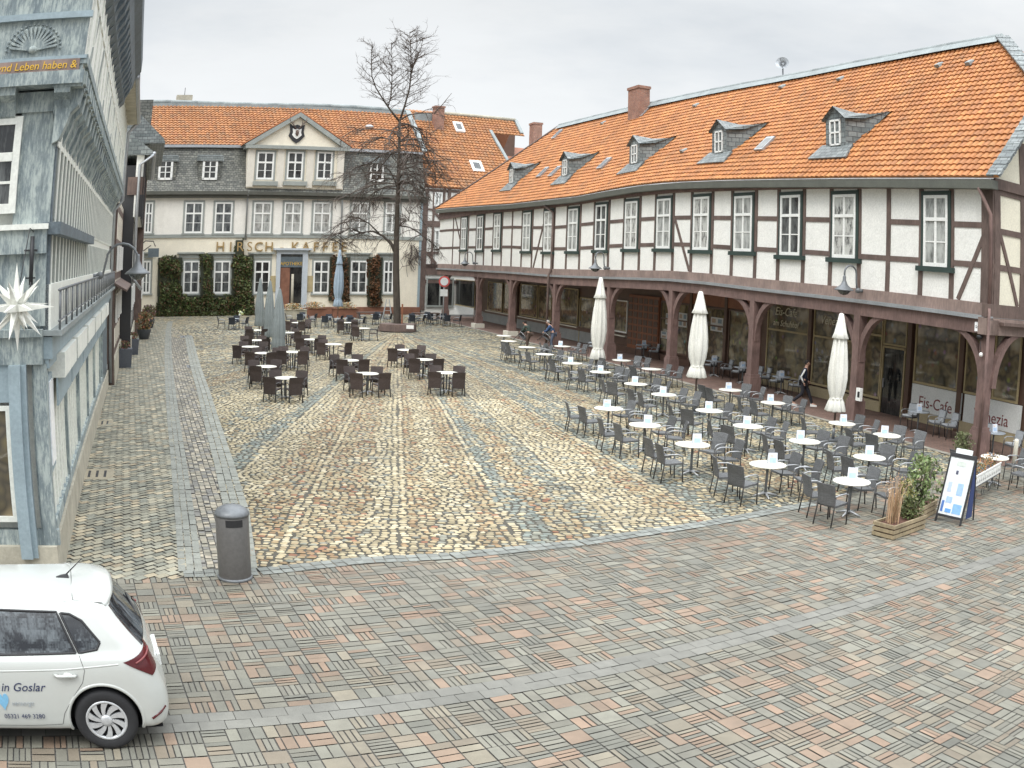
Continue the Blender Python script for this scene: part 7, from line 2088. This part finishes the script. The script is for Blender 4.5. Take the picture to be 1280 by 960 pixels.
def person(label, loc, rz, pose, jacket, trousers, hair, shoes='white', stripes=False, H=1.75):
    """pose: dict of joint positions (x right, y forward, z up)"""
    t = thing('person', label, 'person', loc, None, rz)
    J = pose; k = H / 1.75
    def s(p): return tuple(q * k for q in p)
    names = ['pelvis', 'belly', 'chest', 'neck', 'head0', 'head1', 'head2', 'shL', 'elL', 'wrL', 'shR', 'elR', 'wrR', 'hipL', 'knL', 'anL', 'toL', 'hipR', 'knR', 'anR', 'toR']
    rr = dict(pelvis=(.15, .11), belly=(.14, .10), chest=(.16, .11), neck=.052, head0=.07, head1=(.082, .098), head2=(.070, .085), shL=.068, elL=.045, wrL=.03, shR=.068, elR=.045, wrR=.03, hipL=.092, knL=.062, anL=.04, toL=.035, hipR=.092, knR=.062, anR=.04, toR=.035)
    jn = [(s(J[n]), rr[n]) for n in names]; ix = {n: i for i, n in enumerate(names)}
    E_ = [('pelvis', 'belly'), ('belly', 'chest'), ('chest', 'neck'), ('neck', 'head0'), ('head0', 'head1'), ('head1', 'head2'), ('chest', 'shL'), ('shL', 'elL'), ('elL', 'wrL'), ('chest', 'shR'), ('shR', 'elR'), ('elR', 'wrR'), ('pelvis', 'hipL'), ('hipL', 'knL'), ('knL', 'anL'), ('anL', 'toL'), ('pelvis', 'hipR'), ('hipR', 'knR'), ('knR', 'anR'), ('anR', 'toR')]
    body = skin_body('body', jn, [(ix[a], ix[b_]) for a, b_ in E_], M['skin'], t)
    def shell(nm, ns, es, infl, m_):
        j2 = []
        for n in ns:
            r = rr[n] if isinstance(rr[n], tuple) else (rr[n], rr[n]); j2.append((s(J[n]), (r[0] + infl, r[1] + infl)))
        id_ = {n: i for i, n in enumerate(ns)}
        return skin_body(nm, j2, [(id_[a], id_[b_]) for a, b_ in es], m_, t)
    shell('jacket', ['pelvis', 'belly', 'chest', 'shL', 'elL', 'wrL', 'shR', 'elR', 'wrR'], [('pelvis', 'belly'), ('belly', 'chest'), ('chest', 'shL'), ('shL', 'elL'), ('elL', 'wrL'), ('chest', 'shR'), ('shR', 'elR'), ('elR', 'wrR')], .02, M[jacket])
    shell('trousers', ['pelvis', 'hipL', 'knL', 'anL', 'hipR', 'knR', 'anR'], [('pelvis', 'hipL'), ('hipL', 'knL'), ('knL', 'anL'), ('pelvis', 'hipR'), ('hipR', 'knR'), ('knR', 'anR')], .014, M[trousers])
    for sd in 'LR':
        a, b_ = Vector(s(J['an' + sd])), Vector(s(J['to' + sd])); d = (b_ - a); d.z = 0; d.normalize(); r_ = Vector((d.y, -d.x, 0)); m_ = MB()
        h = a - d * .07; z0 = min(a.z, b_.z) - .055; q = [h - r_ * .045, h + r_ * .045, h + d * .27 + r_ * .05, h + d * .27 - r_ * .05]
        m_.hexa([Vector((p.x, p.y, z0)) for p in q] + [Vector((p.x, p.y, z0 + (.10 if i < 2 else .06))) for i, p in enumerate(q)])
        m_.v = [tuple(v) for v in m_.v]; o = bpy.data.objects.new('shoe', None)
        ob = m_.build('shoe', M[shoes]); ob.parent = t
        # five-fingered hand
        w, e = Vector(s(J['wr' + sd])), Vector(s(J['el' + sd])); hd = (w - e).normalized(); sx = hd.orthogonal().normalized(); sy = hd.cross(sx)
        js = [(w, .028), (w + hd * .05, (.036, .02)), (w + hd * .09, (.036, .018))]; es = [(0, 1), (1, 2)]
        skin_body('palm', js, es, M['skin'], t, sub=1)
        for f in range(4):
            b0 = w + hd * .09 + sx * (f - 1.5) * .018; l_ = (.065, .078, .072, .055)[f]
            skin_body('finger', [(b0, .009), (b0 + hd * l_ * .5 + sy * .006, .008), (b0 + hd * l_ * .8 + sy * .025, .007)], [(0, 1), (1, 2)], M['skin'], t, sub=1)
        b0 = w + hd * .03 + sx * -.03; skin_body('thumb', [(b0, .011), (b0 - sx * .025 + hd * .035, .010), (b0 - sx * .03 + hd * .06, .008)], [(0, 1), (1, 2)], M['skin'], t, sub=1)
    hc = Vector(s(J['head1'])); fwd = Vector((J.get('look', (0, 1, 0)))).normalized(); rt_ = Vector((fwd.y, -fwd.x, 0))
    m_ = MB(); m_.ball(hc - fwd * .018 + Vector((0, 0, .035)), .108, 14, 10, (.92, 1.02, 1.02)); 
    hr = m_.build('hair', M[hair]); hr.parent = t
    # keep the face clear: cut hair in front
    me = hr.data; bm = bmesh.new(); bm.from_mesh(me); kill = [v for v in bm.verts if (v.co - hc).dot(fwd) > .045 and (v.co - hc).z < .075 or (v.co - hc).z < -.06]
    bmesh.ops.delete(bm, geom=kill, context='VERTS'); bm.to_mesh(me); bm.free()
    m_ = MB(); m_.ball(hc + fwd * .098 + Vector((0, 0, -.012)), .016, 6, 5, (1, 1.2, 1.5)); m_.build('nose', M['skin']).parent = t
    for sg in (-1, 1):
        m_ = MB(); m_.ball(hc + fwd * .088 + rt_ * sg * .033 + Vector((0, 0, .012)), .010, 6, 5); m_.build('eye', M['black']).parent = t
        m_ = MB(); m_.ball(hc + rt_ * sg * .086 + Vector((0, 0, -.005)), .022, 6, 5, (.5, 1, 1.4)); m_.build('ear', M['skin']).parent = t
    m_ = MB(); m_.ball(hc + fwd * .086 + Vector((0, 0, -.05)), .018, 6, 5, (1.3, .5, .35)); m_.build('mouth', M['letter_red']).parent = t
    if stripes:
        for sd in 'LR':
            a, b_, c = Vector(s(J['sh' + sd])), Vector(s(J['el' + sd])), Vector(s(J['wr' + sd])); out = Vector((-1 if sd == 'L' else 1, 0, 0))
            m_ = MB()
            for dx in (-.022, .0, .022): m_.tube([a + out * .088 + Vector((0, dx, .03)), a.lerp(b_, .5) + out * .078 + Vector((0, dx, 0)), b_ + out * .066 + Vector((0, dx, 0)), b_.lerp(c, .5) + out * .058 + Vector((0, dx, 0)), c + out * .052 + Vector((0, dx, 0))], .010, 5)
            m_.build('sleeve_stripes', M['white']).parent = t
    return t
walk = dict(pelvis=(0, 0, .95), belly=(0, .02, 1.12), chest=(0, .06, 1.33), neck=(0, .08, 1.48), head0=(0, .10, 1.54), head1=(0, .12, 1.63), head2=(0, .115, 1.70),
            shL=(-.19, .06, 1.40), elL=(-.25, .0, 1.14), wrL=(-.24, .16, .95), shR=(.19, .06, 1.40), elR=(.26, -.08, 1.15), wrR=(.26, .02, .93),
            hipL=(-.10, 0, .90), knL=(-.11, .24, .53), anL=(-.10, .40, .10), toL=(-.10, .56, .06), hipR=(.10, 0, .90), knR=(.11, .0, .50), anR=(.10, -.38, .16), toR=(.10, -.24, .06))
g = ground((1002, 508))
person('person in black tracksuit with white sleeve stripes walking under the arcade', (g.x, g.y, .012), rad(-112), walk, 'navy_cloth', 'black_cloth', 'hair_dark', stripes=True, H=1.78)
bend = dict(pelvis=(0, -.08, .93), belly=(0, 0, 1.09), chest=(0, .13, 1.27), neck=(0, .22, 1.40), head0=(0, .26, 1.45), head1=(0, .31, 1.53), head2=(0, .32, 1.60),
            shL=(-.19, .15, 1.33), elL=(-.22, .28, 1.08), wrL=(-.12, .48, 1.0), shR=(.19, .15, 1.33), elR=(.22, .28, 1.08), wrR=(.12, .48, .98),
            hipL=(-.10, -.06, .88), knL=(-.12, .03, .50), anL=(-.13, -.02, .09), toL=(-.14, .14, .05), hipR=(.10, -.06, .88), knR=(.13, .10, .50), anR=(.15, .14, .09), toR=(.16, .30, .05))
g = ground((690, 437)); gb = g
person('grey-haired person in blue jacket leaning over a tilted chair at the far terrace end', (g.x, g.y, 0), rad(75), bend, 'blue_cloth', 'jeans', 'hair_grey', 'black', H=1.78)
g = ground((660, 436)); ga = g
person('person in dark green jacket handling a chair left of the one in blue', (g.x, g.y, 0), rad(60), bend, 'green_cloth', 'brown_cloth', 'hair_dark', 'black', H=1.7)
for k, (gg, rz, lb) in enumerate(((ga, rad(60), 'grey armchair tilted in the hands of the person in dark green'), (gb, rad(75), 'grey armchair tilted in the hands of the person in blue'))):
    fw = Vector((-math.sin(rz), math.cos(rz))); o = place(GREY, gg.x + fw.x * .62, gg.y + fw.y * .62, rz + PI, lb, z=.32); o.rotation_euler = (rad(-38), 0, rz + PI)
# ================================================================= white hatchback at the lower left
CS = 1.10
cf = Vector((math.cos(rad(206.9)), math.sin(rad(206.9)), 0)); cl_ = Vector((-cf.y, cf.x, 0))
ct = ground((140, 934))
CO = Vector((ct.x, ct.y, 0)) - cf * .66 * CS - cl_ * .80 * CS
CAR = thing('parked_car', 'white hatchback car with blue lettering on the door, cut off by the left picture edge', 'car', (CO.x, CO.y, 0))
def CW(x, y, z): return CO + cf * (x * CS) + cl_ * (y * CS) + Vector((0, 0, z * CS))
LV = [(.20, .10, .78, .16, 3.93), (.26, .04, .845, .20, 4.0), (.40, .00, .868, .25, 4.06), (.56, .01, .876, .27, 4.05), (.70, .05, .877, .27, 4.02), (.82, .09, .873, .27, 3.95), (.90, .12, .862, .26, 3.82),
      (.955, .14, .842, .25, 3.45), (1.0, .165, .805, .24, 3.12), (1.12, .27, .752, .21, 2.84), (1.25, .375, .69, .20, 2.52), (1.35, .445, .635, .19, 2.26), (1.405, .49, .575, .19, 2.08), (1.432, .55, .49, .2, 1.96)]
def lev(z):
    z = min(max(z, LV[0][0]), LV[-1][0])
    for i in range(len(LV) - 1):
        if z <= LV[i + 1][0]:
            a, b_ = LV[i], LV[i + 1]; p0 = LV[max(i - 1, 0)]; p3 = LV[min(i + 2, len(LV) - 1)]
            t = (z - a[0]) / (b_[0] - a[0]); out = []
            for k in range(1, 5):
                m0 = (b_[k] - p0[k]) / (b_[0] - p0[0]) * (b_[0] - a[0]) if i > 0 else b_[k] - a[k]
                m1 = (p3[k] - a[k]) / (p3[0] - a[0]) * (b_[0] - a[0]) if i < len(LV) - 2 else b_[k] - a[k]
                h = (2 * t ** 3 - 3 * t * t + 1) * a[k] + (t ** 3 - 2 * t * t + t) * m0 + (-2 * t ** 3 + 3 * t * t) * b_[k] + (t ** 3 - t * t) * m1
                out.append(h)
            return out
    return LV[-1][1:]
def outline(z, n_rear=26, n_c=14, n_side=170):
    xr, w, rc, xf = lev(z); pts = []
    bow = .05 * (1 if z < 1.0 else 1.4)
    for i in range(n_rear):              # rear, from y=-(w-rc) to +(w-rc)
        y = lerp(-(w - rc), w - rc, i / n_rear); pts.append((xr - bow * (1 - (y / (w - rc)) ** 2) * .6, y))
    for i in range(n_c):
        a = PI / 2 * i / n_c; pts.append((xr + rc - rc * math.cos(a), w - rc + rc * math.sin(a)))
    fr_c = .32
    for i in range(n_side):
        x = lerp(xr + rc, xf - fr_c, i / n_side); taper = max(0, (x - 3.0)) * .05; pts.append((x, w - taper + 0))
    we = w - max(0, xf - fr_c - 3.0) * .05
    for i in range(n_c):
        a = PI / 2 * i / n_c; pts.append((xf - fr_c + fr_c * math.sin(a), we - fr_c + fr_c * math.cos(a)))
    for i in range(n_rear): y = lerp(we - fr_c, -(we - fr_c), i / n_rear); pts.append((xf + .05 * (1 - (y / (we - fr_c)) ** 2), y))
    for i in range(n_c):
        a = PI / 2 * (1 - i / n_c); pts.append((xf - fr_c + fr_c * math.sin(a), -(we - fr_c + fr_c * math.cos(a))))
    for i in range(n_side):
        x = lerp(xf - fr_c, xr + rc, i / n_side); taper = max(0, (x - 3.0)) * .05; pts.append((x, -(w - taper)))
    for i in range(n_c):
        a = PI / 2 * (1 - i / n_c); pts.append((xr + rc - rc * math.cos(a), -(w - rc + rc * math.sin(a))))
    return pts
def in_poly(p, poly): return inside(p, poly)
G_DOOR = [(.85, 1.005), (.99, 1.345), (1.9, 1.375), (2.1, 1.355), (2.9, .995), (2.2, .985)]
G_QTR = [(.60, 1.09), (.64, 1.03), (.82, 1.005), (.955, 1.335), (.86, 1.325), (.75, 1.27)]
def cls(x, y, z):
    side = abs(y) > .52 and x > .3
    for wx in (.66, 3.21):
        if abs(y) > .5 and (x - wx) ** 2 + (z - .335) ** 2 < .375 ** 2 and z < .72: return None
    if z > .965:
        if side and in_poly((x, z), G_DOOR) and not (1.90 < x < 1.99): return 'glass'
        if side and in_poly((x, z), G_QTR): return 'glass'
        xr, w, rc, xf = lev(z)
        if x < xr + rc * .35 and abs(y) < w - rc * .55 and 1.0 < z < 1.35: return 'rear'
        if x > xf - .45 and abs(y) < w - .08 and 1.0 < z < 1.38 and x > 1.9: return 'screen'
    if z < .245: return 'sillblack'
    if x > 3.75 and .35 < z < .55 and abs(y) < .6: return 'sillblack'
    if x > 3.6 and .68 < z < .86 and abs(y) > .5: return 'head'
    return 'body'
zs = [lerp(.20, 1.432, i / 64) for i in range(65)]
O_ = [outline(z) for z in zs]; NP_ = len(O_[0])
groups = {}
for i in range(64):
    for k in range(NP_):
        k2 = (k + 1) % NP_; q = [O_[i][k], O_[i][k2], O_[i + 1][k2], O_[i + 1][k]]
        cx = sum(p[0] for p in q) / 4; cy = sum(p[1] for p in q) / 4; cz = (zs[i] + zs[i + 1]) / 2
        c = cls(cx, cy, cz)
        if c: groups.setdefault(c, []).append((i, k))
def emit(c, inset=0.0):
    mb = MB(); idx = {}; vs = []; fs = []
    for (i, k) in groups.get(c, []):
        f = []
        for (a, b_) in ((i, k), (i, (k + 1) % NP_), (i + 1, (k + 1) % NP_), (i + 1, k)):
            if (a, b_) not in idx:
                x, y = O_[a][b_]
                if inset: x += inset * (1 if x < 1 else 0); y -= inset * (1 if y > 0 else -1)
                idx[(a, b_)] = len(vs); vs.append(CW(x, y, zs[a]))
            f.append(idx[(a, b_)])
        fs.append(tuple(f))
    mb.mesh(vs, fs, None, True); return mb
mb = emit('body')
# roof cap, slightly domed
top = O_[-1]; cx = sum(p[0] for p in top) / NP_
rings = [1, .8, .55, .3]; vs = []; fs = []
for r_ in rings:
    for (x, y) in top: vs.append(CW(cx + (x - cx) * r_, y * r_, 1.432 + .032 * (1 - r_ ** 2)))
vs.append(CW(cx, 0, 1.465))
for j in range(3):
    for k in range(NP_): k2 = (k + 1) % NP_; fs.append((j * NP_ + k, j * NP_ + k2, (j + 1) * NP_ + k2, (j + 1) * NP_ + k))
for k in range(NP_): fs.append((3 * NP_ + k, 3 * NP_ + (k + 1) % NP_, 4 * NP_))
mb.mesh(vs, fs, None, True)
body = mb.build('body', M['car_paint'], CAR)
gall = groups.get('glass', [])
for keep in (1, -1):
    for lo_, hi_ in ((0, 1.10), (1.10, 1.93), (1.93, 9)):
        def sel(i, k):
            x = O_[i][k][0]; q = 0 if in_poly((x, zs[i] + .01), G_QTR) else 1 if x < 1.93 else 2
            return q == (0 if hi_ == 1.10 else 1 if hi_ == 1.93 else 2)
        groups['tmp'] = [(i, k) for (i, k) in gall if O_[i][k][1] * keep > 0 and sel(i, k)]
        if groups['tmp']: emit('tmp', .004).build('side_window', M['glass_car'], CAR)
emit('rear', .004).build('rear_window', M['glass_car'], CAR); emit('screen').build('windscreen', M['glass_car'], CAR)
def peri(t, z, sg, e=.006):
    """point on the plan outline t metres forward of the rear corner"""
    xr, w, rc, xf = lev(z); arc = rc * PI / 2
    if t < 0: return CW(xr - e, sg * (w - rc + t), z)
    if t < arc: a = t / rc; return CW(xr + rc - (rc + e) * math.cos(a), sg * (w - rc + (rc + e) * math.sin(a)), z)
    return CW(xr + rc + (t - arc), sg * (w + e), z)
for sg in (1, -1):
    tl = MB(); n = 14; vs = []; fs = []; C4 = [(-.05, .82), (.20, .755), (.42, .925), (-.03, 1.03)]     # rear-low, front-low, tip, rear-top
    for i in range(n + 1):
        for j in range(n + 1):
            u, v_ = i / n, j / n
            lo = (lerp(C4[0][0], C4[1][0], u), lerp(C4[0][1], C4[1][1], u)); hi = (lerp(C4[3][0], C4[2][0], u), lerp(C4[3][1], C4[2][1], u))
            vs.append(peri(lerp(lo[0], hi[0], v_), lerp(lo[1], hi[1], v_), sg, .008))
    for i in range(n):
        for j in range(n):
            a = i * (n + 1) + j; fs.append((a, a + n + 1, a + n + 2, a + 1))
    tl.mesh(vs, fs, None, True); t_ = tl.build('tail_light', M['red_glass'], CAR)
    tl = MB(); tl.tube([peri(lerp(C4[3][0], C4[2][0], k / 8) , lerp(C4[3][1], C4[2][1], k / 8) - .045, sg, .010) for k in range(1, 7)], .012, 5); tl.build('light_strip', M['letter_red'], t_)
emit('sillblack').build('lower_trim', M['plastic_black'], CAR)
groups['tmp'] = groups.get('head', []); emit('tmp').build('headlight', M['zinc'], CAR)
# dark seals along the glass, arch lips, shut lines
def sy(x, z, e=0.0):
    xr, w, rc, xf = lev(z); y = w
    if x < xr + rc: y = w - rc + math.sqrt(max(0, rc * rc - (xr + rc - x) ** 2))
    return y + e
def along(poly, n=8, close=True):
    out = []; m_ = len(poly)
    for i in range(m_ if close else m_ - 1):
        a, b_ = poly[i], poly[(i + 1) % m_]
        for k in range(n): out.append((lerp(a[0], b_[0], k / n), lerp(a[1], b_[1], k / n)))
    if not close: out.append(poly[-1])
    return out
mb = MB()
for sg in (1, -1):
    for poly in (G_DOOR, G_QTR):
        pts = along(poly); pts.append(pts[0]); mb.tube([CW(x, sg * sy(x, z, -.002), z) for x, z in pts], .013 * CS, 6, cap=False)
mb.build('window_seal', M['plastic_black'], CAR)
mb = MB()
for sg in (1, -1):
    mb.box(0, 0, 0, 0, 0, 0) if False else None
    mb.hexa([CW(1.90, sg * sy(1.9, 1.0, -.01), 1.0), CW(1.99, sg * sy(1.9, 1.0, -.01), 1.0), CW(1.99, sg * sy(1.9, 1.0, .006), 1.0), CW(1.90, sg * sy(1.9, 1.0, .006), 1.0), CW(1.86, sg * sy(1.9, 1.36, -.01), 1.36), CW(1.95, sg * sy(1.9, 1.36, -.01), 1.36), CW(1.95, sg * sy(1.9, 1.36, .006), 1.36), CW(1.86, sg * sy(1.9, 1.36, .006), 1.36)])
mb.build('door_pillar', M['plastic_black'], CAR)
M['shut'] = mat('shut_line', (.12, .12, .115), .7, var=0.02, bmp=0)
mb = MB()
for sg in (1, -1):
    for ln, r_ in (([(.82, .985), (.79, .86), (.83, .74), (.96, .58), (1.07, .42), (1.11, .30), (1.4, .285), (3.0, .285)], .0035), ([(2.02, .985), (2.05, .7), (2.03, .29)], .0035)):
        pts = along(ln, 8, False); mb.tube([CW(x, sg * sy(x, z, -.0005), z) for x, z in pts], r_ * CS, 5, cap=False)
mb.build('shut_line', M['shut'], CAR)
mb = MB()
for sg in (1, -1):
    for wx in (.66, 3.21):
        pts = [(wx + .378 * math.cos(a), .335 + .378 * math.sin(a)) for a in [lerp(-.30, PI + .30, i / 40) for i in range(41)]]
        mb.tube([CW(x, sg * (sy(x, z, -.012)), z) for x, z in pts], .020 * CS, 8, cap=False)
mb.build('arch_lip', M['car_paint'], CAR)
mb = MB()
for wx in (.66, 3.21):
    for sg in (1, -1):
        vs = []; fs = []; n = 24
        for i in range(n + 1):
            a = lerp(-.2, PI + .2, i / n)
            for yy in (.865, .55): vs.append(CW(wx + .372 * math.cos(a), sg * yy, .335 + .372 * math.sin(a)))
        for i in range(n): fs.append((2 * i, 2 * i + 2, 2 * i + 3, 2 * i + 1))
        mb.mesh(vs, fs); mb.face([CW(wx - .4, sg * .55, .15), CW(wx + .4, sg * .55, .15), CW(wx + .4, sg * .55, .75), CW(wx - .4, sg * .55, .75)])
mb.face([CW(.1, -.78, .2), CW(3.9, -.78, .2), CW(3.9, .78, .2), CW(.1, .78, .2)])
mb.build('wheel_housing', M['plastic_black'], CAR)
# raised crease lines along the flank
mb = MB()
for sg in (1, -1):
    pts = along([(.45, .905), (1.0, .868), (2.0, .85), (3.2, .84)], 10, False); mb.tube([CW(x, sg * sy(x, z, -.006), z) for x, z in pts], .011 * CS, 6, cap=False)
mb.build('crease', M['car_paint'], CAR)
# door handles
for hx in (1.0, 2.1):
    for sg in (1, -1):
        mb = MB(); y0 = sg * sy(hx, .80, .0)
        mb.tube([CW(hx - .12, y0, .815), CW(hx - .10, y0 + sg * .03, .817), CW(hx + .07, y0 + sg * .034, .822), CW(hx + .10, y0, .822)], .016 * CS, 8)
        mb.ball(CW(hx - .03, y0 - sg * .004, .812), .055 * CS, 10, 6, (1.2, .6, .6)); mb.build('door_handle', M['car_paint'], CAR)
# spoiler
mb = MB(); n = 14; vs = []; fs = []
prof = [(.81, 1.452), (.58, 1.446), (.42, 1.418), (.39, 1.40), (.40, 1.378), (.54, 1.365)]
for i in range(n + 1):
    y = lerp(-.56, .56, i / n); c_ = abs(y / .56) ** 3
    for (x, z) in prof: vs.append(CW(x + .10 * c_, y, z + .012 * (1 - (y / .56) ** 2) - .03 * c_))
m_ = len(prof)
for i in range(n):
    for j in range(m_ - 1): fs.append((i * m_ + j, (i + 1) * m_ + j, (i + 1) * m_ + j + 1, i * m_ + j + 1))
fs.append(tuple(range(m_))); fs.append(tuple(n * m_ + j for j in range(m_ - 1, -1, -1)))
mb.mesh(vs, fs, None, True); mb.build('spoiler', M['car_paint'], CAR)
mb = MB(); mb.tube([CW(.815, y, 1.454 - .028 * abs(y / .55) ** 3) for y in [lerp(-.54, .54, i / 12) for i in range(13)]], .004, 5); mb.tube([CW(lerp(.815, .52, t), .545 + .02 * t, 1.425 - .03 * t) for t in (0, .5, 1)], .004, 5); mb.build('shut_line', M['shut'], CAR)
# aerial
mb = MB(); b0 = CW(.72, 0, 1.462)
mb.hexa([CW(.84, -.03, 1.455), CW(.99, -.02, 1.455), CW(.99, .02, 1.455), CW(.84, .03, 1.455), CW(.85, -.012, 1.49), CW(.92, -.01, 1.48), CW(.92, .01, 1.48), CW(.85, .012, 1.49)])
mb.tube([CW(.87, 0, 1.48), CW(.68, 0, 1.64)], [.009, .004], 6); mb.build('aerial', M['plastic_black'], CAR)
# rear wiper, rear badge line, reflector, number plate recess
mb = MB(); mb.tube([CW(.16, .05, 1.03), CW(.21, -.2, 1.09), CW(.25, -.38, 1.14)], .012, 5); mb.build('rear_wiper', M['plastic_black'], CAR)
mb = MB(); mb.hexa([CW(-.01, -.26, .62), CW(-.01, .26, .62), CW(.03, .26, .62), CW(.03, -.26, .62), CW(.0, -.26, .73), CW(.0, .26, .73), CW(.03, .26, .73), CW(.03, -.26, .73)]); mb.build('number_plate', M['white'], CAR)
for sg in (1, -1):
    mb = MB(); mb.tube([CW(.20, sg * sy(.20, .36, .004), .335), CW(.11, sg * sy(.11, .37, .004), .38), CW(.05, sg * sy(.05, .38, .002), .42)], .014, 6); mb.build('reflector', M['red_glass'], CAR)
    mb = MB(); mb.ball(CW(2.72, sg * .98, 1.02), .12, 10, 8, (.8, 1, .65)); mb.tube([CW(2.72, sg * .85, .98), CW(2.72, sg * .95, 1.0)], .03, 6); mb.build('wing_mirror', M['car_paint'], CAR)
# wheels
def wheel(wx, sg):
    def WP(r, a, y): return CW(wx + r * math.cos(a), sg * y, .322 + r * math.sin(a))
    mb = MB(); n = 48; prof = [(.20, .845), (.225, .858), (.27, .865), (.305, .855), (.318, .83), (.322, .78), (.318, .68), (.29, .66), (.20, .67)]
    vs = [WP(r, 2 * PI * k / n, y) for r, y in prof for k in range(n)]; fs = []
    for i in range(len(prof) - 1):
        for k in range(n): k2 = (k + 1) % n; fs.append((i * n + k, i * n + k2, (i + 1) * n + k2, (i + 1) * n + k))
    mb.mesh(vs, fs, None, True); w = mb.build('wheel', M['rubber'], CAR)
    mb = MB(); vs = [WP(r, 2 * PI * k / n, y) for r, y in ((.205, .80), (.0001, .79)) for k in range(n)]; mb.mesh(vs, [(k, (k + 1) % n, n + (k + 1) % n, n + k) for k in range(n)]); mb.build('rim_backing', M['plastic_black'], w)
    mb = MB()
    vs = [WP(r, 2 * PI * k / n, y) for r, y in ((.212, .835), (.208, .856), (.188, .856), (.180, .835)) for k in range(n)]
    fs = []
    for i in range(3):
        for k in range(n): k2 = (k + 1) % n; fs.append((i * n + k, i * n + k2, (i + 1) * n + k2, (i + 1) * n + k))
    mb.mesh(vs, fs, None, True)
    for k in range(10):       # swept blades
        a0 = 2 * PI * k / 10
        pts = []
        for j in range(6):
            t = j / 5; r = lerp(.045, .195, t); a = a0 + .38 * t; hw = lerp(.012, .034, t)
            pts.append((r, a - hw / r * 1.0, a + hw / r * 1.0))
        vs = []
        for r, a1, a2 in pts: vs += [WP(r, a1, .852), WP(r, a2, .852), WP(r, a2, .825), WP(r, a1, .825)]
        fs = []
        for j in range(5):
            b_ = j * 4
            for e in range(4): fs.append((b_ + e, b_ + (e + 1) % 4, b_ + 4 + (e + 1) % 4, b_ + 4 + e))
        mb.mesh(vs, fs)
    vs = [WP(r, 2 * PI * k / 20, y) for r, y in ((.062, .835), (.058, .858), (.03, .864), (.0001, .866)) for k in range(20)]; fs = []
    for i in range(3):
        for k in range(20): fs.append((i * 20 + k, i * 20 + (k + 1) % 20, (i + 1) * 20 + (k + 1) % 20, (i + 1) * 20 + k))
    mb.mesh(vs, fs, None, True); mb.build('hub_cover', M['wheel'], w)
for wx in (.66, 3.21):
    for sg in (1, -1): wheel(wx, sg)
# lettering on the doors
SF = Frame(tuple((CO + cl_ * (.881 * CS)).xy), (cf.x, cf.y), 1)
if SF.n.dot(Vector((cl_.x, cl_.y))) < 0: SF = Frame(tuple((CO + cl_ * (.881 * CS)).xy), (cf.x, cf.y), -1)
M['letter_navy'] = mat('navy_lettering', (.03, .04, .10), .5, var=.02, bmp=0)
M['letter_grey'] = mat('grey_lettering', (.35, .38, .40), .5, var=.02, bmp=0)
M['heart_blue'] = mat('light_blue_print', (.20, .45, .66), .4, var=.1, bmp=0)
def ct_(body, px, size, m_, shear=0.0, xs=1.0, al='RIGHT'):
    s, z = SF.px(px); text(body, size, SF, s, .0, z, m_, 'lettering', CAR, align=al, shear=shear, ext=.0015, xs=xs)
ct_('Unterwegs in Goslar', (56, 864), .135, M['letter_navy'], .35)
ct_('versorgt', (42, 882), .075, M['letter_grey'], .4)
ct_('05321 469 3280', (57, 898), .072, M['letter_navy'])
s, z = SF.px((4, 876)); hp_ = []
for k in range(28):
    a = 2 * PI * k / 28; hp_.append((s - .075 * .9 * (math.sin(a) ** 3) * 1.0, z + .0068 * (13 * math.cos(a) - 5 * math.cos(2 * a) - 2 * math.cos(3 * a) - math.cos(4 * a))))
mb = MB(SF); mb.prism(hp_, -.004, .002); mb.build('heart', M['heart_blue'], CAR)
# metal chair-like wire basket on the ground behind the car
g = ground((3, 698)); mb = MB()
for r_ in (.16, .12, .07): mb.tube([Vector((g.x + r_ * math.cos(a), g.y, .18 + r_ * math.sin(a))) for a in [2 * PI * i / 16 for i in range(17)]], .012, 5)
tag(mb.build('coiled_cable', M['stone_white']), 'small coil of pale cable at the foot of the blue house behind the car', 'cable')
